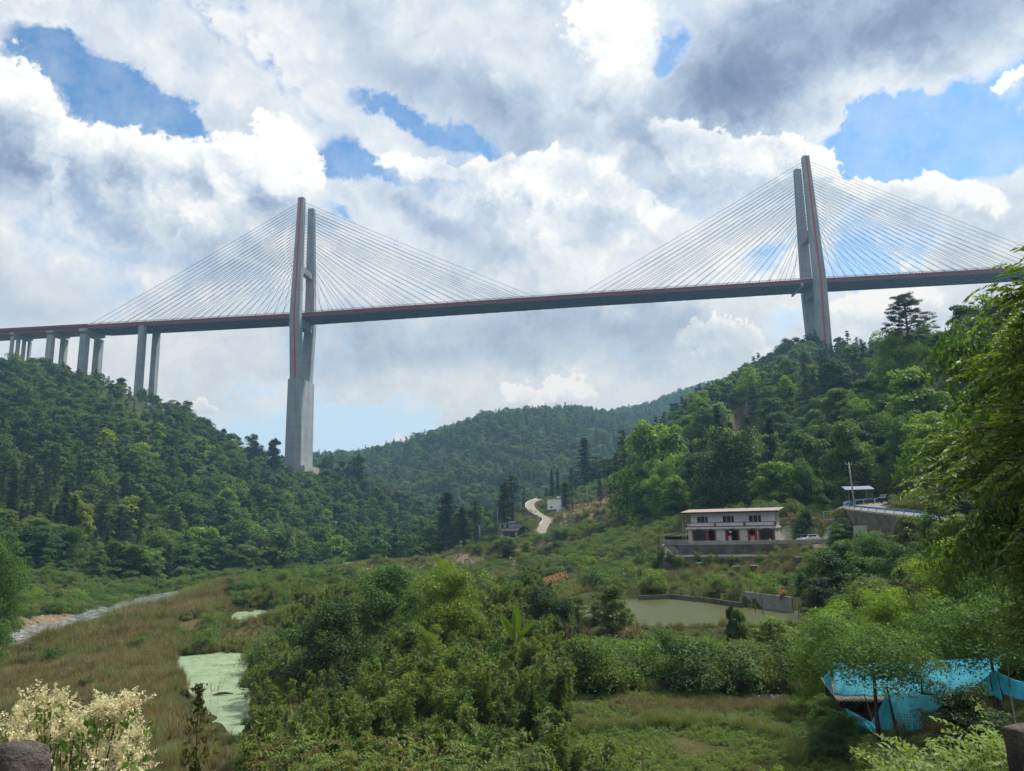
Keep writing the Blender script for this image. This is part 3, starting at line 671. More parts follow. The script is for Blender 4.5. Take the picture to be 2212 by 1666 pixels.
def pier(px, py_top, py_base, cols, cw, cv, cap, plinth):
    d = ray(px, py_top); n2 = T1 + V[:2]*(14.6-(cols[0][1]))                      # near column plane
    s = None
    P0 = T1 + V[:2]*(14.6 + cols[0]); tt = (P0[1]*U[0]-P0[0]*U[1])/(d[1]*U[0]-d[0]*U[1]); s = float(np.dot(d[:2]*tt-P0, U[:2]))
    return s
def make_pier(px, py_top, D, cols, cw, cv, cap, plinth, zb=None):
    d = ray(px, py_top); P0 = T1 + V[:2]*(14.6 + cols[0]); tt = (P0[1]*U[0]-P0[0]*U[1])/(d[1]*U[0]-d[0]*U[1]); s = float(np.dot(d[:2]*tt-P0, U[:2]))
    p = empty('pier', (0, 0, 0)); p.parent = bridge
    zt = deckz(s)-3.6
    for v in cols:
        w = BP(s, v, 0); zg = hzf(w[0], w[1]) - 4 if zb is None else zb
        mb = MB(); mb.loft([rect(s, v, zg, cw*1.12, cv*1.06, .3), rect(s, v, zt - (cap or 0.0), cw, cv, .3)]); c = mb.build('column', M['concrete_pier' if cap and len(cols) != 2 or plinth == 2 else 'concrete'], p)
        if plinth == 1:
            mb = MB(); mb.loft([rect(s, v, zg-2, cw+2.8, cv+2.8), rect(s, v, zg+9.5, cw+2.4, cv+2.4)]); mb.build('footing', M['concrete_pier'], c)
    if cap:
        o = max(cols)+cv/2+0.8; h = cap
        mb = MB(); mb.loft([[BP(s-cw*.6, -o, zt-h*.45), BP(s+cw*.6, -o, zt-h*.45), BP(s+cw*.6, -o, zt+.3), BP(s-cw*.6, -o, zt+.3)],
                            [BP(s-cw*.6, -o+cv+1, zt-h), BP(s+cw*.6, -o+cv+1, zt-h), BP(s+cw*.6, -o+cv+1, zt+.3), BP(s-cw*.6, -o+cv+1, zt+.3)],
                            [BP(s-cw*.6, o-cv-1, zt-h), BP(s+cw*.6, o-cv-1, zt-h), BP(s+cw*.6, o-cv-1, zt+.3), BP(s-cw*.6, o-cv-1, zt+.3)],
                            [BP(s-cw*.6, o, zt-h*.45), BP(s+cw*.6, o, zt-h*.45), BP(s+cw*.6, o, zt+.3), BP(s-cw*.6, o, zt+.3)]])
        mb.build('pier_cap', M['concrete_pier'], p)
    return s
make_pier(309, 705, 0, (-10.6, 10.6), 5.0, 5.6, 0, 1)
make_pier(185, 712, 0, (-9.6, 9.6), 5.6, 6.4, 4.6, 0)
make_pier(111, 722, 0, (-8.6, 8.6), 5.2, 4.6, 3.0, 2)
make_pier(27, 733, 0, (-10.5, -3.5, 3.5, 10.5), 2.6, 2.6, 3.0, 2)
make_pier(-70, 738, 0, (-6.0, 6.0), 6.2, 5.2, 3.0, 2)
# stays: 22 in each of eight fans
cabs = []
for s0, zt, rl, rr in ((0.0, 303.2, 190.0, 204.0), (S2, D2z+106.5, 190.0, 192.0)):
    for sg in (-1, 1):
        for q, R_ in ((-1, rl), (1, rr)):
            for k in range(22):
                z1 = zt-4.5-k*2.75; vt = sg*float(np.interp(z1, [D1z-4.5, zt], [17.2, 12.0]))
                wd = float(np.interp(z1, [D1z-4.5, zt], [9.0, 5.6]))
                dist = R_ - (R_-13)*k/21.0
                s = s0+q*dist
                if s > S2+298: continue
                a = BP(s0+q*wd/2, vt, z1); b_ = BP(s, sg*12.9, deckz(s)+0.2)
                mid = (a+b_)/2; mid[2] -= 0.004*np.linalg.norm(a-b_)
                cabs.append((sg, np.linalg.norm(mid-CAM), a, mid, b_))
cabs.sort(key=lambda c: (c[0] > 0, -np.linalg.norm(c[2]-c[4])))
rest = MB(); nc = 0
for sg, dd, a, mid, b_ in cabs:
    if nc < 100:
        mb = MB(); mb.tube([a, mid, b_], 0.15, 5)
        d_ = (a-b_)/np.linalg.norm(a-b_); mb.tube([b_-np.array([0, 0, .6]), b_+d_*2.6], 0.24, 5)
        mb.build('stay_cable', M['cable'], bridge); nc += 1
    else: rest.tube([a, mid, b_], 0.15, 5)
o = rest.build('stay_cable', M['cable'], bridge); o['kind'] = 'stuff'
# maintenance gantry under the deck beside the right tower
mb = MB(); sgn = S2-13
mb.box(tuple(BP(sgn, 0, deckz(sgn)-5.6)), (1.6, 31, 0.5), -BETA)
for v in (-14.5, 14.5): mb.box(tuple(BP(sgn, v, deckz(sgn)-4.6)), (1.6, 0.4, 2.0), -BETA)
tag(mb.build('maintenance_gantry', M['rail'], bridge), None)
# ------------------------------------------------------------------ plant kinds (each a mesh made once, then copied)
def unit(v): return v/(np.linalg.norm(v, axis=-1, keepdims=True)+1e-9)
def leaf_quads(c, nrm, size, asp, r, droop=0.0):
    """one folded four-cornered leaf (or leaf spray) per centre"""
    n = len(c); nrm = unit(nrm)
    tdir = unit(np.cross(nrm, r.normal(size=(n, 3)))); 
    if droop: tdir[:, 2] -= droop; tdir = unit(tdir)
    w = unit(np.cross(nrm, tdir))
    s = size[:, None]; a = asp
    v = np.stack([c-tdir*s*.5, c+w*s*a*.5+nrm*s*.06, c+tdir*s*.5-nrm*s*.10, c-w*s*a*.5+nrm*s*.06], 1).reshape(-1, 3)
    f = np.arange(4*n).reshape(-1, 4)
    return v, f
def tube_np(pts, rs, seg=5):
    mb = MB(); mb.tube(pts, list(rs), seg); return mb
def merge(parts):
    """parts: (verts, faces(list of arrays), mat)"""
    V_, F_, Mi, n = [], {}, [], 0
    out_v = []; groups = []
    for v, f, mi in parts:
        out_v.append(np.asarray(v, float).reshape(-1, 3)); f = np.asarray(f); groups.append((f+n, mi)); n += len(out_v[-1])
    return np.concatenate(out_v), groups
def mesh_groups(name, parts, mats):
    v, gr = merge(parts)
    # group by face size
    f4 = [g for g, mi in gr]; mi = np.concatenate([np.full(len(g), m_) for g, m_ in gr])
    me = mesh_np(name, v, f4, mi)
    for m_ in mats: me.materials.append(m_)
    return me
def mb_parts(mb, mi):
    v = np.array(mb.v)
    q = [f if len(f) == 4 else None for f in mb.f]
    quads = np.array([f for f in mb.f if len(f) == 4])
    return (v, quads, mi)

def broadleaf(seed, H=10.0, R=4.0, nc=60, nl=40, ls=0.55, low=0.22, asp=0.75, lobes=3, cone=0.0, gap=0.0):
    """boughs first, then clumps of leaves along each bough, so that the crown is broken by gaps and shade"""
    r = np.random.default_rng(seed); nb = max(7, nc//7); per = max(3, nc//nb)
    top = np.array([r.normal()*.3, r.normal()*.3, H*0.80]); r0 = 0.022*H+0.04
    k_ = np.linspace(0, 1, 6); pts_ = [np.array([0, 0, -0.6])*(1-q)+top*q+np.array([math.sin(q*4+seed)*.12*R*.3, math.cos(q*3+seed)*.1*R*.3, 0])*q for q in k_]
    tb = MB(); tb.tube(pts_, [r0*(1-q*.8) for q in k_], 6, 1)
    cs, rs_ = [], []
    for k in range(nb):
        q = (k+.5*r.random())/nb; z0 = H*(low*.8+(.80-low*.8)*q); a = k*2.4+r.normal()*.35
        prof = math.sin(math.pi*min(1, .16+.80*q))**.7*(1-cone*q)
        L = R*prof*(.65+.55*r.random()); rise = (.10+.55*q)*L+.10*H*(q > .8)
        b0 = np.array([np.interp(z0/(H*.80), k_, [p[i] for p in pts_]) for i in range(2)]+[z0]); e = b0+np.array([math.cos(a)*L, math.sin(a)*L, rise])
        tb.tube([b0, (b0+e)/2+np.array([0, 0, .08*L]), e], [r0*.38*(1-q*.5), r0*.22*(1-q*.5), r0*.05], 4, 1)
        for j in range(per):
            t_ = .35+.68*(j+r.random()*.8)/per; w = R*.16
            cs.append(b0*(1-t_)+e*t_+r.normal(size=3)*np.array([w, w, w*.45])); rs_.append(R*(.16+.13*r.random())*(1.15-.25*t_))
    cs.append(np.array([top[0], top[1], H*.90])); rs_.append(R*.22)
    C_, N_ = [], []; big = 1.25 if nc < 100 else 1.0
    for c, rc in zip(cs, rs_):
        rc *= big; n = nl; d = unit(r.normal(size=(n, 3))); d[:, 2] = np.where(r.random(n) < 0.8, abs(d[:, 2]), d[:, 2])
        p = c + d*(0.55+0.55*r.random((n, 1)))*rc*np.array([1.35, 1.35, 0.6]); p[:, 2] -= 0.30*((p[:, 0]-c[0])**2+(p[:, 1]-c[1])**2)/rc
        C_.append(p); N_.append(d*0.6+np.array([0, 0, .6])+r.normal(size=(n, 3))*0.42)
    C_ = np.concatenate(C_); N_ = np.concatenate(N_); sz = ls*(0.55+0.9*r.random(len(C_)))
    lv, lf = leaf_quads(C_, N_, sz, asp, r, 0.25)
    return (lv, lf), tb

def conifer(seed, H=12.0, R=2.4, tiers=16, per=6, ls=0.5, open_=0.35, droop=0.25, irregular=0.3, low=0.25, spray=22, top=0.12):
    r = np.random.default_rng(seed); C_, N_ = [], []; tb = MB()
    r0 = 0.014*H+0.05
    tb.tube([(0, 0, -.6), (r.normal()*.1, r.normal()*.1, H*.5), (r.normal()*.15, r.normal()*.15, H*.985)], [r0, r0*.6, r0*.12], 6, 1)
    for i in range(tiers):
        q = (i+r.random()*.6)/tiers; z = H*(low+(1-low)*q); L = R*((1-q)**0.75+top)*(1-irregular*r.random())
        for j in range(per):
            if r.random() < open_*0.4: continue
            a = r.random()*6.28; l = L*(0.65+.5*r.random()); e = np.array([math.cos(a)*l, math.sin(a)*l, z - droop*l + r.normal()*.1])
            if i % 2 == 0 and j < 4: tb.tube([(0, 0, z), tuple(e)], [r0*.2, r0*.05], 3, 1)
            n = spray; s_ = 0.25+0.8*r.random((n, 1)); p = np.array([0, 0, z])*(1-s_)+e*s_+r.normal(size=(n, 3))*np.array([.16, .16, .09])*R*.5
            C_.append(p); N_.append(np.array([0, 0, 1.0])+r.normal(size=(n, 3))*.6)
    C_ = np.concatenate(C_); N_ = np.concatenate(N_)
    lv, lf = leaf_quads(C_, N_, ls*(.6+.8*r.random(len(C_))), .45, r, 0.1)
    return (lv, lf), tb

def pine_open(seed, H=13.0, R=4.0, nb=34, ls=0.32, per=120):
    """a big open-crowned pine: bare lower trunk, flat plates of needles on long limbs"""
    r = np.random.default_rng(seed); C_, N_ = [], []; tb = MB(); r0 = .02*H
    tb.tube([(0, 0, -.6), (.1, 0, H*.45), (.25, .1, H*.8), (.1, 0, H*.97)], [r0, r0*.7, r0*.4, r0*.1], 7, 1)
    for i in range(nb):
        q = (i/nb)**0.85; z = H*(0.36+0.6*q); L = R*(1.05-0.85*q**1.6)*(0.55+.6*r.random()); a = i*2.4+r.normal()*.4
        e = np.array([math.cos(a)*L, math.sin(a)*L, z+L*.28+r.normal()*.2]); tb.tube([(.1, 0, z), tuple((np.array([.1, 0, z])+e)/2-np.array([0, 0, .15])), tuple(e)], [r0*.28, r0*.18, r0*.05], 4, 1)
        for k in range(5):
            s_ = 0.45+.6*r.random(); cc = np.array([.1, 0, z])*(1-s_)+e*s_+r.normal(size=3)*np.array([.45, .45, .12])
            n = per//5; d = unit(r.normal(size=(n, 3))); C_.append(cc+d*np.array([.62, .62, .2])*r.random((n, 1))**.4*(.7+.5*r.random())); N_.append(d+np.array([0, 0, .8]))
    C_ = np.concatenate(C_); N_ = np.concatenate(N_)
    lv, lf = leaf_quads(C_, N_, ls*(.6+.7*r.random(len(C_))), .3, r)
    return (lv, lf), tb

def bush(seed, H=2.2, R=1.5, nc=30, nl=110, ls=0.14, asp=0.5):
    r = np.random.default_rng(seed); C_, N_ = [], []
    for k in range(nc):
        u = unit(r.normal(size=3)); u[2] = abs(u[2]); c = u*(0.35+0.6*r.random())*np.array([R, R, H*.75])*(.75+.5*r.random()); c[2] += H*.12
        rc = R*(.22+.22*r.random()); d = unit(r.normal(size=(nl, 3))); d[:, 2] = np.where(r.random(nl) < .7, abs(d[:, 2]), d[:, 2])
        C_.append(c+d*rc*(.6+.5*r.random((nl, 1)))); N_.append(d*.6+np.array([0, 0, .6])+r.normal(size=(nl, 3))*.5)
    C_ = np.concatenate(C_); N_ = np.concatenate(N_); C_[:, 2] = np.maximum(C_[:, 2], 0.02)
    lv, lf = leaf_quads(C_, N_, ls*(.6+.8*r.random(len(C_))), asp, r, .2)
    tb = MB()
    for k in range(5): a = k*1.3; tb.tube([(0, 0, -.3), (math.cos(a)*R*.3, math.sin(a)*R*.3, H*.6)], [.03*H/2, .01], 3, 1)
    return (lv, lf), tb

def bamboo(seed, H=4.8, culms=11, spread=0.8, per=30, cl=13, ls=0.36, asp=0.22):
    """clump of feathery canes with narrow pointed leaves in spires"""
    r = np.random.default_rng(seed); C_, N_, T_ = [], [], []; tb = MB()
    for k in range(culms):
        a = r.random()*6.28; L = spread*(.3+.9*r.random()); h = H*(.42+.58*r.random()); b0 = np.array([math.cos(a), math.sin(a), 0])*.25*L
        e = b0+np.array([math.cos(a)*L, math.sin(a)*L, h]); q = np.linspace(0, 1, 5); pl = [b0*(1-x)+e*x-np.array([math.cos(a), math.sin(a), 0])*.25*L*math.sin(x*3.1) for x in q]
        tb.tube(pl, [.022*(1-.8*x)+.004 for x in q], 3, 1)
        for j in range(per):
            x = .22+.80*(j+r.random())/per; x = min(x, 1.03); p = np.array([np.interp(x, q, [w[i] for w in pl]) for i in range(3)])
            wdt = .27*(1.12-x)**.8+.03; cc = p+r.normal(size=3)*np.array([wdt, wdt, .10]); n = cl
            C_.append(cc+r.normal(size=(n, 3))*.10); N_.append(r.normal(size=(n, 3))*.8+np.array([0, 0, .5]))
    C_ = np.concatenate(C_); N_ = np.concatenate(N_)
    n = len(C_); N_ = unit(N_); td = unit(r.normal(size=(n, 3))*.7+np.array([0, 0, .55])+0.0); td = unit(td-N_*(td*N_).sum(-1, keepdims=True)); w = np.cross(N_, td)
    s = (ls*(.6+.8*r.random(n)))[:, None]
    v = np.stack([C_-td*s*.4, C_+w*s*asp*.5, C_+td*s*.6-N_*s*.12, C_-w*s*asp*.5], 1).reshape(-1, 3)
    return (v, np.arange(4*n).reshape(-1, 4)), tb

def blades(seed, n=90, H=1.2, R=0.35, w=0.02, lean=0.5, segs=3, curl=0.5):
    r = np.random.default_rng(seed); a = r.random(n)*6.28; h = H*(.5+.5*r.random(n)); L = lean*h*(.2+.9*r.random(n))
    b = np.stack([np.cos(r.random(n)*6.28)*R*r.random(n)**.5, np.sin(r.random(n)*6.28)*R*r.random(n)**.5, np.zeros(n)-.05], 1)
    d = np.stack([np.cos(a), np.sin(a), np.zeros(n)], 1); side = np.stack([-np.sin(a), np.cos(a), np.zeros(n)], 1)
    V_, F_ = [], []; prev = None; rows = []
    for k in range(segs+1):
        q = k/segs; z = h*(q-curl*q*q*.55*(L/h)); p = b+d*(L*q**1.7)[:, None]; p = p.copy(); p[:, 2] += z
        ww = w*(1-q**1.5*.9)*(.7+.6*r.random(n)) if k == 0 else w*(1-q**1.5*.92)
        ww = np.broadcast_to(ww, (n,))[:, None]; rows.append((p-side*ww/2, p+side*ww/2))
    v = np.stack([x for row in rows for x in row], 1).reshape(-1, 3); m_ = 2*(segs+1)
    base = np.arange(n)*m_; f = np.concatenate([np.stack([base+2*k, base+2*k+1, base+2*k+3, base+2*k+2], 1) for k in range(segs)])
    return v, f
def plumes(seed, n=6, H=1.9, R=.4):
    r = np.random.default_rng(seed); tb = MB(); C_ = []
    for k in range(n):
        a = r.random()*6.28; b0 = np.array([math.cos(a), math.sin(a), 0])*R*r.random(); e = b0*1.8+np.array([r.normal()*.12, r.normal()*.12, H*(.75+.35*r.random())])
        tb.tube([b0, (b0+e)/2+r.normal(size=3)*.03, e], [.006, .005, .004], 3, 1)
        for j in range(36): x = .78+.22*j/36; C_.append(b0*(1-x)+e*x+r.normal(size=3)*.022)
    C_ = np.array(C_); lv, lf = leaf_quads(C_, r.normal(size=C_.shape), .09*np.ones(len(C_)), .35, r, -1.5)
    return (lv, lf), tb

PROTO = {}
def proto(key, leaves, tb, leafmat_, barkmat='bark'):
    lm = obj_mesh = mesh_np(key+'_crown', leaves[0], leaves[1]); lm.materials.append(M[leafmat_])
    tm = bpy.data.meshes.new(key+'_trunk')
    if tb and tb.v: tm.from_pydata(tb.v, [], tb.f); tm.update(); tm.materials.append(M[barkmat])
    parts = [(leaves[0], leaves[1], 0)] + ([mb_parts(tb, 1)] if tb and tb.v else [])
    whole = mesh_groups(key, parts, [M[leafmat_], M[barkmat]])
    zmax = float(leaves[0][:, 2].max())
    PROTO[key] = dict(crown=lm, trunk=tm, whole=whole, h=zmax)
for i in range(6):
    l, tb = broadleaf(10+i, 10, (3.6, 4.3, 3.2, 4.8, 3.9, 2.8)[i], 64, 44, .52, low=.12, cone=(0, .2, .45, .1, .3, .5)[i]); proto('far_tree%d' % i, l, tb, 'leaf_wood')
for i in range(5):
    l, tb = broadleaf(30+i, 10, (3.6, 4.4, 3.0, 4.0, 3.3)[i], 110, 130, .27, low=(.2, .15, .2, .1, .15)[i], cone=(.1, 0, .5, .2, .35)[i]); proto('mid_tree%d' % i, l, tb, 'leaf_mid')
for i in range(2):
    l, tb = broadleaf(50+i, 10, (4.2, 3.6)[i], 190, 300, .125, low=.1, asp=.42, cone=(.1, .3)[i]); proto('near_tree%d' % i, l, tb, 'leaf_bright')
for i in range(3):
    l, tb = conifer(60+i, 12, (2.3, 2.8, 1.9)[i], 13, 6, .55, spray=16, low=.15); proto('far_pine%d' % i, l, tb, 'leaf_pine')
for i in range(3):
    l, tb = conifer(70+i, 14, (2.4, 1.7, 2.9)[i], (24, 26, 18)[i], 9, .26, spray=42, low=(.18, .25, .3)[i], irregular=.5, open_=(.4, .6, .9)[i]); proto('mid_pine%d' % i, l, tb, 'leaf_pine')
l, tb = pine_open(80, 13, 4.2, 46, .30, 260); proto('open_pine', l, tb, 'leaf_pine')
for i in range(5):
    l, tb = bush(90+i, 2.2, 1.5, (30, 22, 34, 18, 26)[i], 110, (.14, .17, .12, .19, .14)[i], (.5, .35, .6, .3, .45)[i]); proto('bush%d' % i, l, tb, 'leaf_shrub')
for i in range(5):
    l, tb = bamboo(100+i, 4.8, 11, .7+.12*i); proto('bamboo%d' % i, l, tb, 'leaf_bamboo', 'bark_pale')
for i in range(4):
    v, f = blades(110+i, 130, 1.25, .45, .022, .55); proto('dry%d' % i, (v, f), None, 'leaf_dry')
for i in range(3):
    v, f = blades(120+i, 110, 1.3, .35, .030, .75); proto('reed%d' % i, (v, f), None, 'leaf_reed')
for i in range(4):
    v, f = blades(130+i, 70, .30, .30, .014, .8, 2); proto('weed%d' % i, (v, f), None, 'leaf_grass')
for i in range(3):
    l, tb = bush(140+i, .5, .45, 10, 26, .075); proto('herb%d' % i, l, tb, 'leaf_grass')

def stuff(name, label, keys, P, S, rz, idx):
    """many small copies of the kinds, scattered over the ground as one object"""
    P = np.asarray(P, dtype=np.float32)
    if not len(P): return None
    coll = bpy.data.collections.new(name+'_kinds')
    for j, k in enumerate(keys):
        coll.objects.link(bpy.data.objects.new('%s_%02d' % (name, j), PROTO[k]['whole']))
    me = bpy.data.meshes.new(name); me.vertices.add(len(P)); me.vertices.foreach_set('co', P.ravel())
    for nm, ty, data in (('sc', 'FLOAT_VECTOR', np.asarray(S, np.float32)), ('rot', 'FLOAT_VECTOR', np.stack([np.zeros(len(P)), np.zeros(len(P)), rz], 1).astype(np.float32)), ('pick', 'INT', np.asarray(idx, np.int32))):
        a_ = me.attributes.new(nm, ty, 'POINT'); a_.data.foreach_set('vector' if ty != 'INT' else 'value', data.ravel())
    o = bpy.data.objects.new(name, me); C.objects.link(o); tag(o, label, None, kind='stuff')
    g = bpy.data.node_groups.new(name, 'GeometryNodeTree')
    g.interface.new_socket('Geometry', in_out='INPUT', socket_type='NodeSocketGeometry'); g.interface.new_socket('Geometry', in_out='OUTPUT', socket_type='NodeSocketGeometry')
    gi = g.nodes.new('NodeGroupInput'); go = g.nodes.new('NodeGroupOutput')
    ci = g.nodes.new('GeometryNodeCollectionInfo'); ci.inputs['Collection'].default_value = coll
    ci.inputs['Separate Children'].default_value = True; ci.inputs['Reset Children'].default_value = True
    ip = g.nodes.new('GeometryNodeInstanceOnPoints'); ip.inputs['Pick Instance'].default_value = True
    def attr(nm, dt):
        n_ = g.nodes.new('GeometryNodeInputNamedAttribute'); n_.data_type = dt; n_.inputs['Name'].default_value = nm
        return [s_ for s_ in n_.outputs if s_.enabled and s_.name == 'Attribute'][0]
    g.links.new(gi.outputs[0], ip.inputs['Points']); g.links.new(ci.outputs[0], ip.inputs['Instance'])
    g.links.new(attr('pick', 'INT'), ip.inputs['Instance Index']); g.links.new(attr('sc', 'FLOAT_VECTOR'), ip.inputs['Scale'])
    g.links.new(attr('rot', 'FLOAT_VECTOR'), ip.inputs['Rotation']); g.links.new(ip.outputs[0], go.inputs[0])
    md = o.modifiers.new('scatter', 'NODES'); md.node_group = g
    return o

def plant(name, key, p, s, rz, label, cat, group=None, mat=None, parts=True, lean=None, crown='crown', bark=None):
    """one plant as a thing: an Empty with its crown and its trunk"""
    if not parts:
        o = bpy.data.objects.new(name, PROTO[key]['whole']); C.objects.link(o); o.location = p; o.rotation_euler = (0, 0, rz); o.scale = s if np.ndim(s) else (s, s, s)
        if mat: o.material_slots[0].link = 'OBJECT'; o.material_slots[0].material = M[mat]
        return tag(o, label, cat, group)
    e = bpy.data.objects.new(name, None); C.objects.link(e); e.location = p; e.rotation_euler = (lean[0] if lean else 0, lean[1] if lean else 0, rz); e.scale = s if np.ndim(s) else (s, s, s)
    tag(e, label, cat, group)
    for nm, mk in ((crown, 'crown'), ('trunk' if crown == 'crown' else 'stem', 'trunk')):
        if not len(PROTO[key][mk].vertices): continue
        c = bpy.data.objects.new(nm, PROTO[key][mk]); C.objects.link(c); c.parent = e
        if mat and mk == 'crown': c.material_slots[0].link = 'OBJECT'; c.material_slots[0].material = M[mat]
        if bark and mk == 'trunk': c.material_slots[0].link = 'OBJECT'; c.material_slots[0].material = M[bark]
    return e
# ------------------------------------------------------------------ woods, thickets and grass over the ground
def pxof(x, y): return 1106+1640*np.tan(np.clip(np.arctan2(x, y), -1.3, 1.3))
DOPEN = ([-600, 0, 300, 420, 600, 900, 1000, 1060, 1150, 1250, 1340, 1362, 1400, 1450, 1500, 1700, 1850, 1950, 2000, 2212, 2500, 3200],
         [262, 262, 275, 300, 335, 330, 340, 400, 470, 480, 445, 335, 285, 228, 200, 186, 176, 170, 150, 112, 90, 80])
def dopen(x, y): return np.interp(pxof(x, y), *DOPEN)
# highest ground seen so far along each bearing: what lies well below it stays hidden
EL = np.maximum.accumulate((ZZ-16)/RR, axis=0)
def hidden(x, y, z, margin):
    D = np.clip(np.hypot(x, y), 2, 3599); a = np.arctan2(x, y)
    i = np.clip(((np.log(D*0.97)-math.log(2.0))/(math.log(3600)-math.log(2.0))*(NR-1)).astype(int), 0, NR-1); j = np.clip(np.searchsorted(azs, a), 0, NA-1)
    return (z+margin-16)/D < EL[i, j]-0.0
def grid(x0, x1, y0, y1, sp, seed, jit=0.42):
    r = np.random.default_rng(seed); nx, ny = int((x1-x0)/sp), int((y1-y0)/(sp*.87))
    X, Y = np.meshgrid(np.arange(nx), np.arange(ny)); X = X+(Y % 2)*.5
    x = x0+(X.ravel()+r.normal(size=X.size)*jit)*sp; y = y0+(Y.ravel()+r.normal(size=X.size)*jit)*sp*.87
    return x, y
def inview(x, y, m=0.78): return (y > 0) & (abs(np.arctan2(x, y)) < m)
riv = lambda x, y: seg_dist(x, y, RIVER)
def wet(x, y): return (riv(x, y) < 9.5) | (sdist(x, y, DUCK1) < .8) | (sdist(x, y, DUCK2) < .8) | (sdist(x, y, POND) < 1.0)
TB = BP(0, 0, 0); TB2 = BP(S2, 0, 0)
piers = [BP(s, v, 0) for s in (-145, ) for v in (0,)]

def spread_kind(name, cat, label_fn, group_fn, keys, x, y, S, rz, idx, maxn, parts=True, stuff_name='wood', stuff_label='', mats=None, crown='crown', sink=0.0):
    """the largest-looking ones become things, the rest one mass"""
    z = hz(x, y)-sink; D = np.hypot(x, y)
    px = pxof(x, y); vis = (px > -20) & (px < 2232) & ~hidden(x, y, z, S[:, 2]*8)
    size = np.where(vis, S[:, 2]/D, 0); order = np.argsort(-size); nv = int((size > 0).sum()); pick = order[:min(maxn, nv)]
    rest = np.ones(len(x), bool); rest[pick] = False
    for i in pick:
        plant(name, keys[idx[i]], (x[i], y[i], z[i]), tuple(S[i]), rz[i], label_fn(x[i], y[i], size_word(S[i][2])+' '+HUE[mats[i] if mats is not None else None]), cat, group_fn(x[i], y[i]), mats[i] if mats is not None else None, parts, crown=crown)
    P = np.stack([x, y, z], 1)
    if rest.any() and stuff_name: stuff(stuff_name, stuff_label, keys, P[rest], S[rest], rz[rest], idx[rest])

# -- hill woods
x1, y1 = grid(-620, 620, 70, 700, 8.2, 1); x2, y2 = grid(-1300, 1500, 700, 1950, 10.0, 2)
x = np.concatenate([x1, x2]); y = np.concatenate([y1, y2]); D = np.hypot(x, y); z = hz(x, y)
k = inview(x, y) & (D > dopen(x, y)) & ~hidden(x, y, z, 16) & (D < 2000) & ~wet(x, y) & (seg_dist(x, y, ROAD_HI) > 6) & (sdist(x, y, TERRACE) > 4)
k &= (np.hypot(x-TB[0], y-TB[1]) > 26) & (np.hypot(x-TB2[0], y-TB2[1]) > 14)
for s_, r_ in ((-146, 19),):
    for v_ in (-11, 11): q = BP(s_, v_, 0); k &= (np.hypot(x-q[0], y-q[1]) > r_) & ~((abs(x-q[0]-4) < 16) & (y < q[1]+5) & (y > q[1]-45) & (rng.random(len(x)) < .75))
cut = [tuple(G(px, 1000, D_)[:2]) for px, D_ in ((505, 640), (610, 650), (612, 606), (560, 590), (510, 600))]
k &= sdist(x, y, cut) > 2
k &= ~((pxof(x, y) > 1340) & (D < 330) & (rng.random(len(x)) < .35))
x, y = x[k], y[k]; D = np.hypot(x, y); px = pxof(x, y)
n = len(x); r = np.random.default_rng(3)
pn = vnoise(x, y, 60, 21); pprob = np.where(pn > .62, .45, .06)
pprob = np.where((px < 300) & (D > 300) & (D < 395) & (px > -100), .9, pprob)
pprob = np.where((px > 1370) & (px < 1520) & (D > 390), .8, pprob); pprob = np.where((px > 1810) & (px < 2060) & (D > 330), .9, pprob)
pprob = np.where(D > 900, np.where(pn > .55, .5, .2), pprob)
ispine = r.random(n) < pprob
sc = np.where(D > 700, 1.05, .92)*(.48+.95*r.random(n)**1.25); S = np.stack([sc*(.85+.3*r.random(n))]*2+[sc*(.9+.35*r.random(n))], 1); rz = r.random(n)*6.28
S *= np.array([1.38, 1.38, 1.12]); tall = (px > 1340) & (D < 330); S[tall] *= np.array([1.15, 1.15, 1.35])
S[(px > 230) & (px < 330) & (D > 560) & (D < 660)] *= .5
near_t1 = (np.hypot(x-TB[0], y-TB[1]) < 75) & (D < 655); S[near_t1] *= .62
def side(x, y):
    p = float(pxof(x, y)); d = math.hypot(x, y)
    if d > 700: return 'distant middle hill'
    if p < 1000: return 'left hillside'
    return 'right hillside' if p > 1300 else 'slope behind the little white house'
def place(x, y):
    """where on the hills, by things one can find in the picture"""
    p = float(pxof(x, y)); d = math.hypot(x, y)
    if d > 700: return 'on the hazy hill in the middle distance'
    if p < 1000:
        b_ = 'below the leftmost piers' if p < 150 else 'below the two tall twin piers' if p < 400 else 'left of the left tower foot' if p < 600 else 'under the left tower' if p < 780 else 'right of the left tower'
        return ('low on the slope ' if d < 360 else 'halfway up the slope ' if d < 480 else 'high on the slope ')+b_
    if p <= 1300: return 'on the slope behind the small white flat-roofed house'
    b_ = 'at its left end above the slope' if p < 1450 else 'left of the roadside house roof' if p < 1560 else 'behind the roadside house' if p < 1700 else 'left of the leaning pole' if p < 1840 else 'above the tin-roofed shelter' if p < 1960 else 'right of the tin-roofed shelter'
    return ('low in the wood ' if d < 230 else 'halfway up the wood ' if d < 320 else 'near the ridge ')+b_
HUE = {'leaf_wood': 'green', 'leaf_bright': 'light green', 'leaf_mid': 'fresh green', 'leaf_dark': 'dark green', 'leaf_yellow': 'yellow-green', 'leaf_shrub': 'olive green', 'leaf_bamboo': 'olive', None: 'dark'}
def size_word(s): return 'small' if s < .8 else 'tall' if s > 1.35 else 'middling'
b = ~ispine
kb = ['far_tree%d' % i for i in range(6)]+['mid_tree%d' % i for i in range(5)]
ix = np.where(D < 330, 6+r.integers(0, 5, n), r.integers(0, 6, n))
MM = np.array(['leaf_wood', 'leaf_wood', 'leaf_wood', 'leaf_bright', 'leaf_mid', 'leaf_dark', 'leaf_yellow'], dtype=object)
right = px > 1300
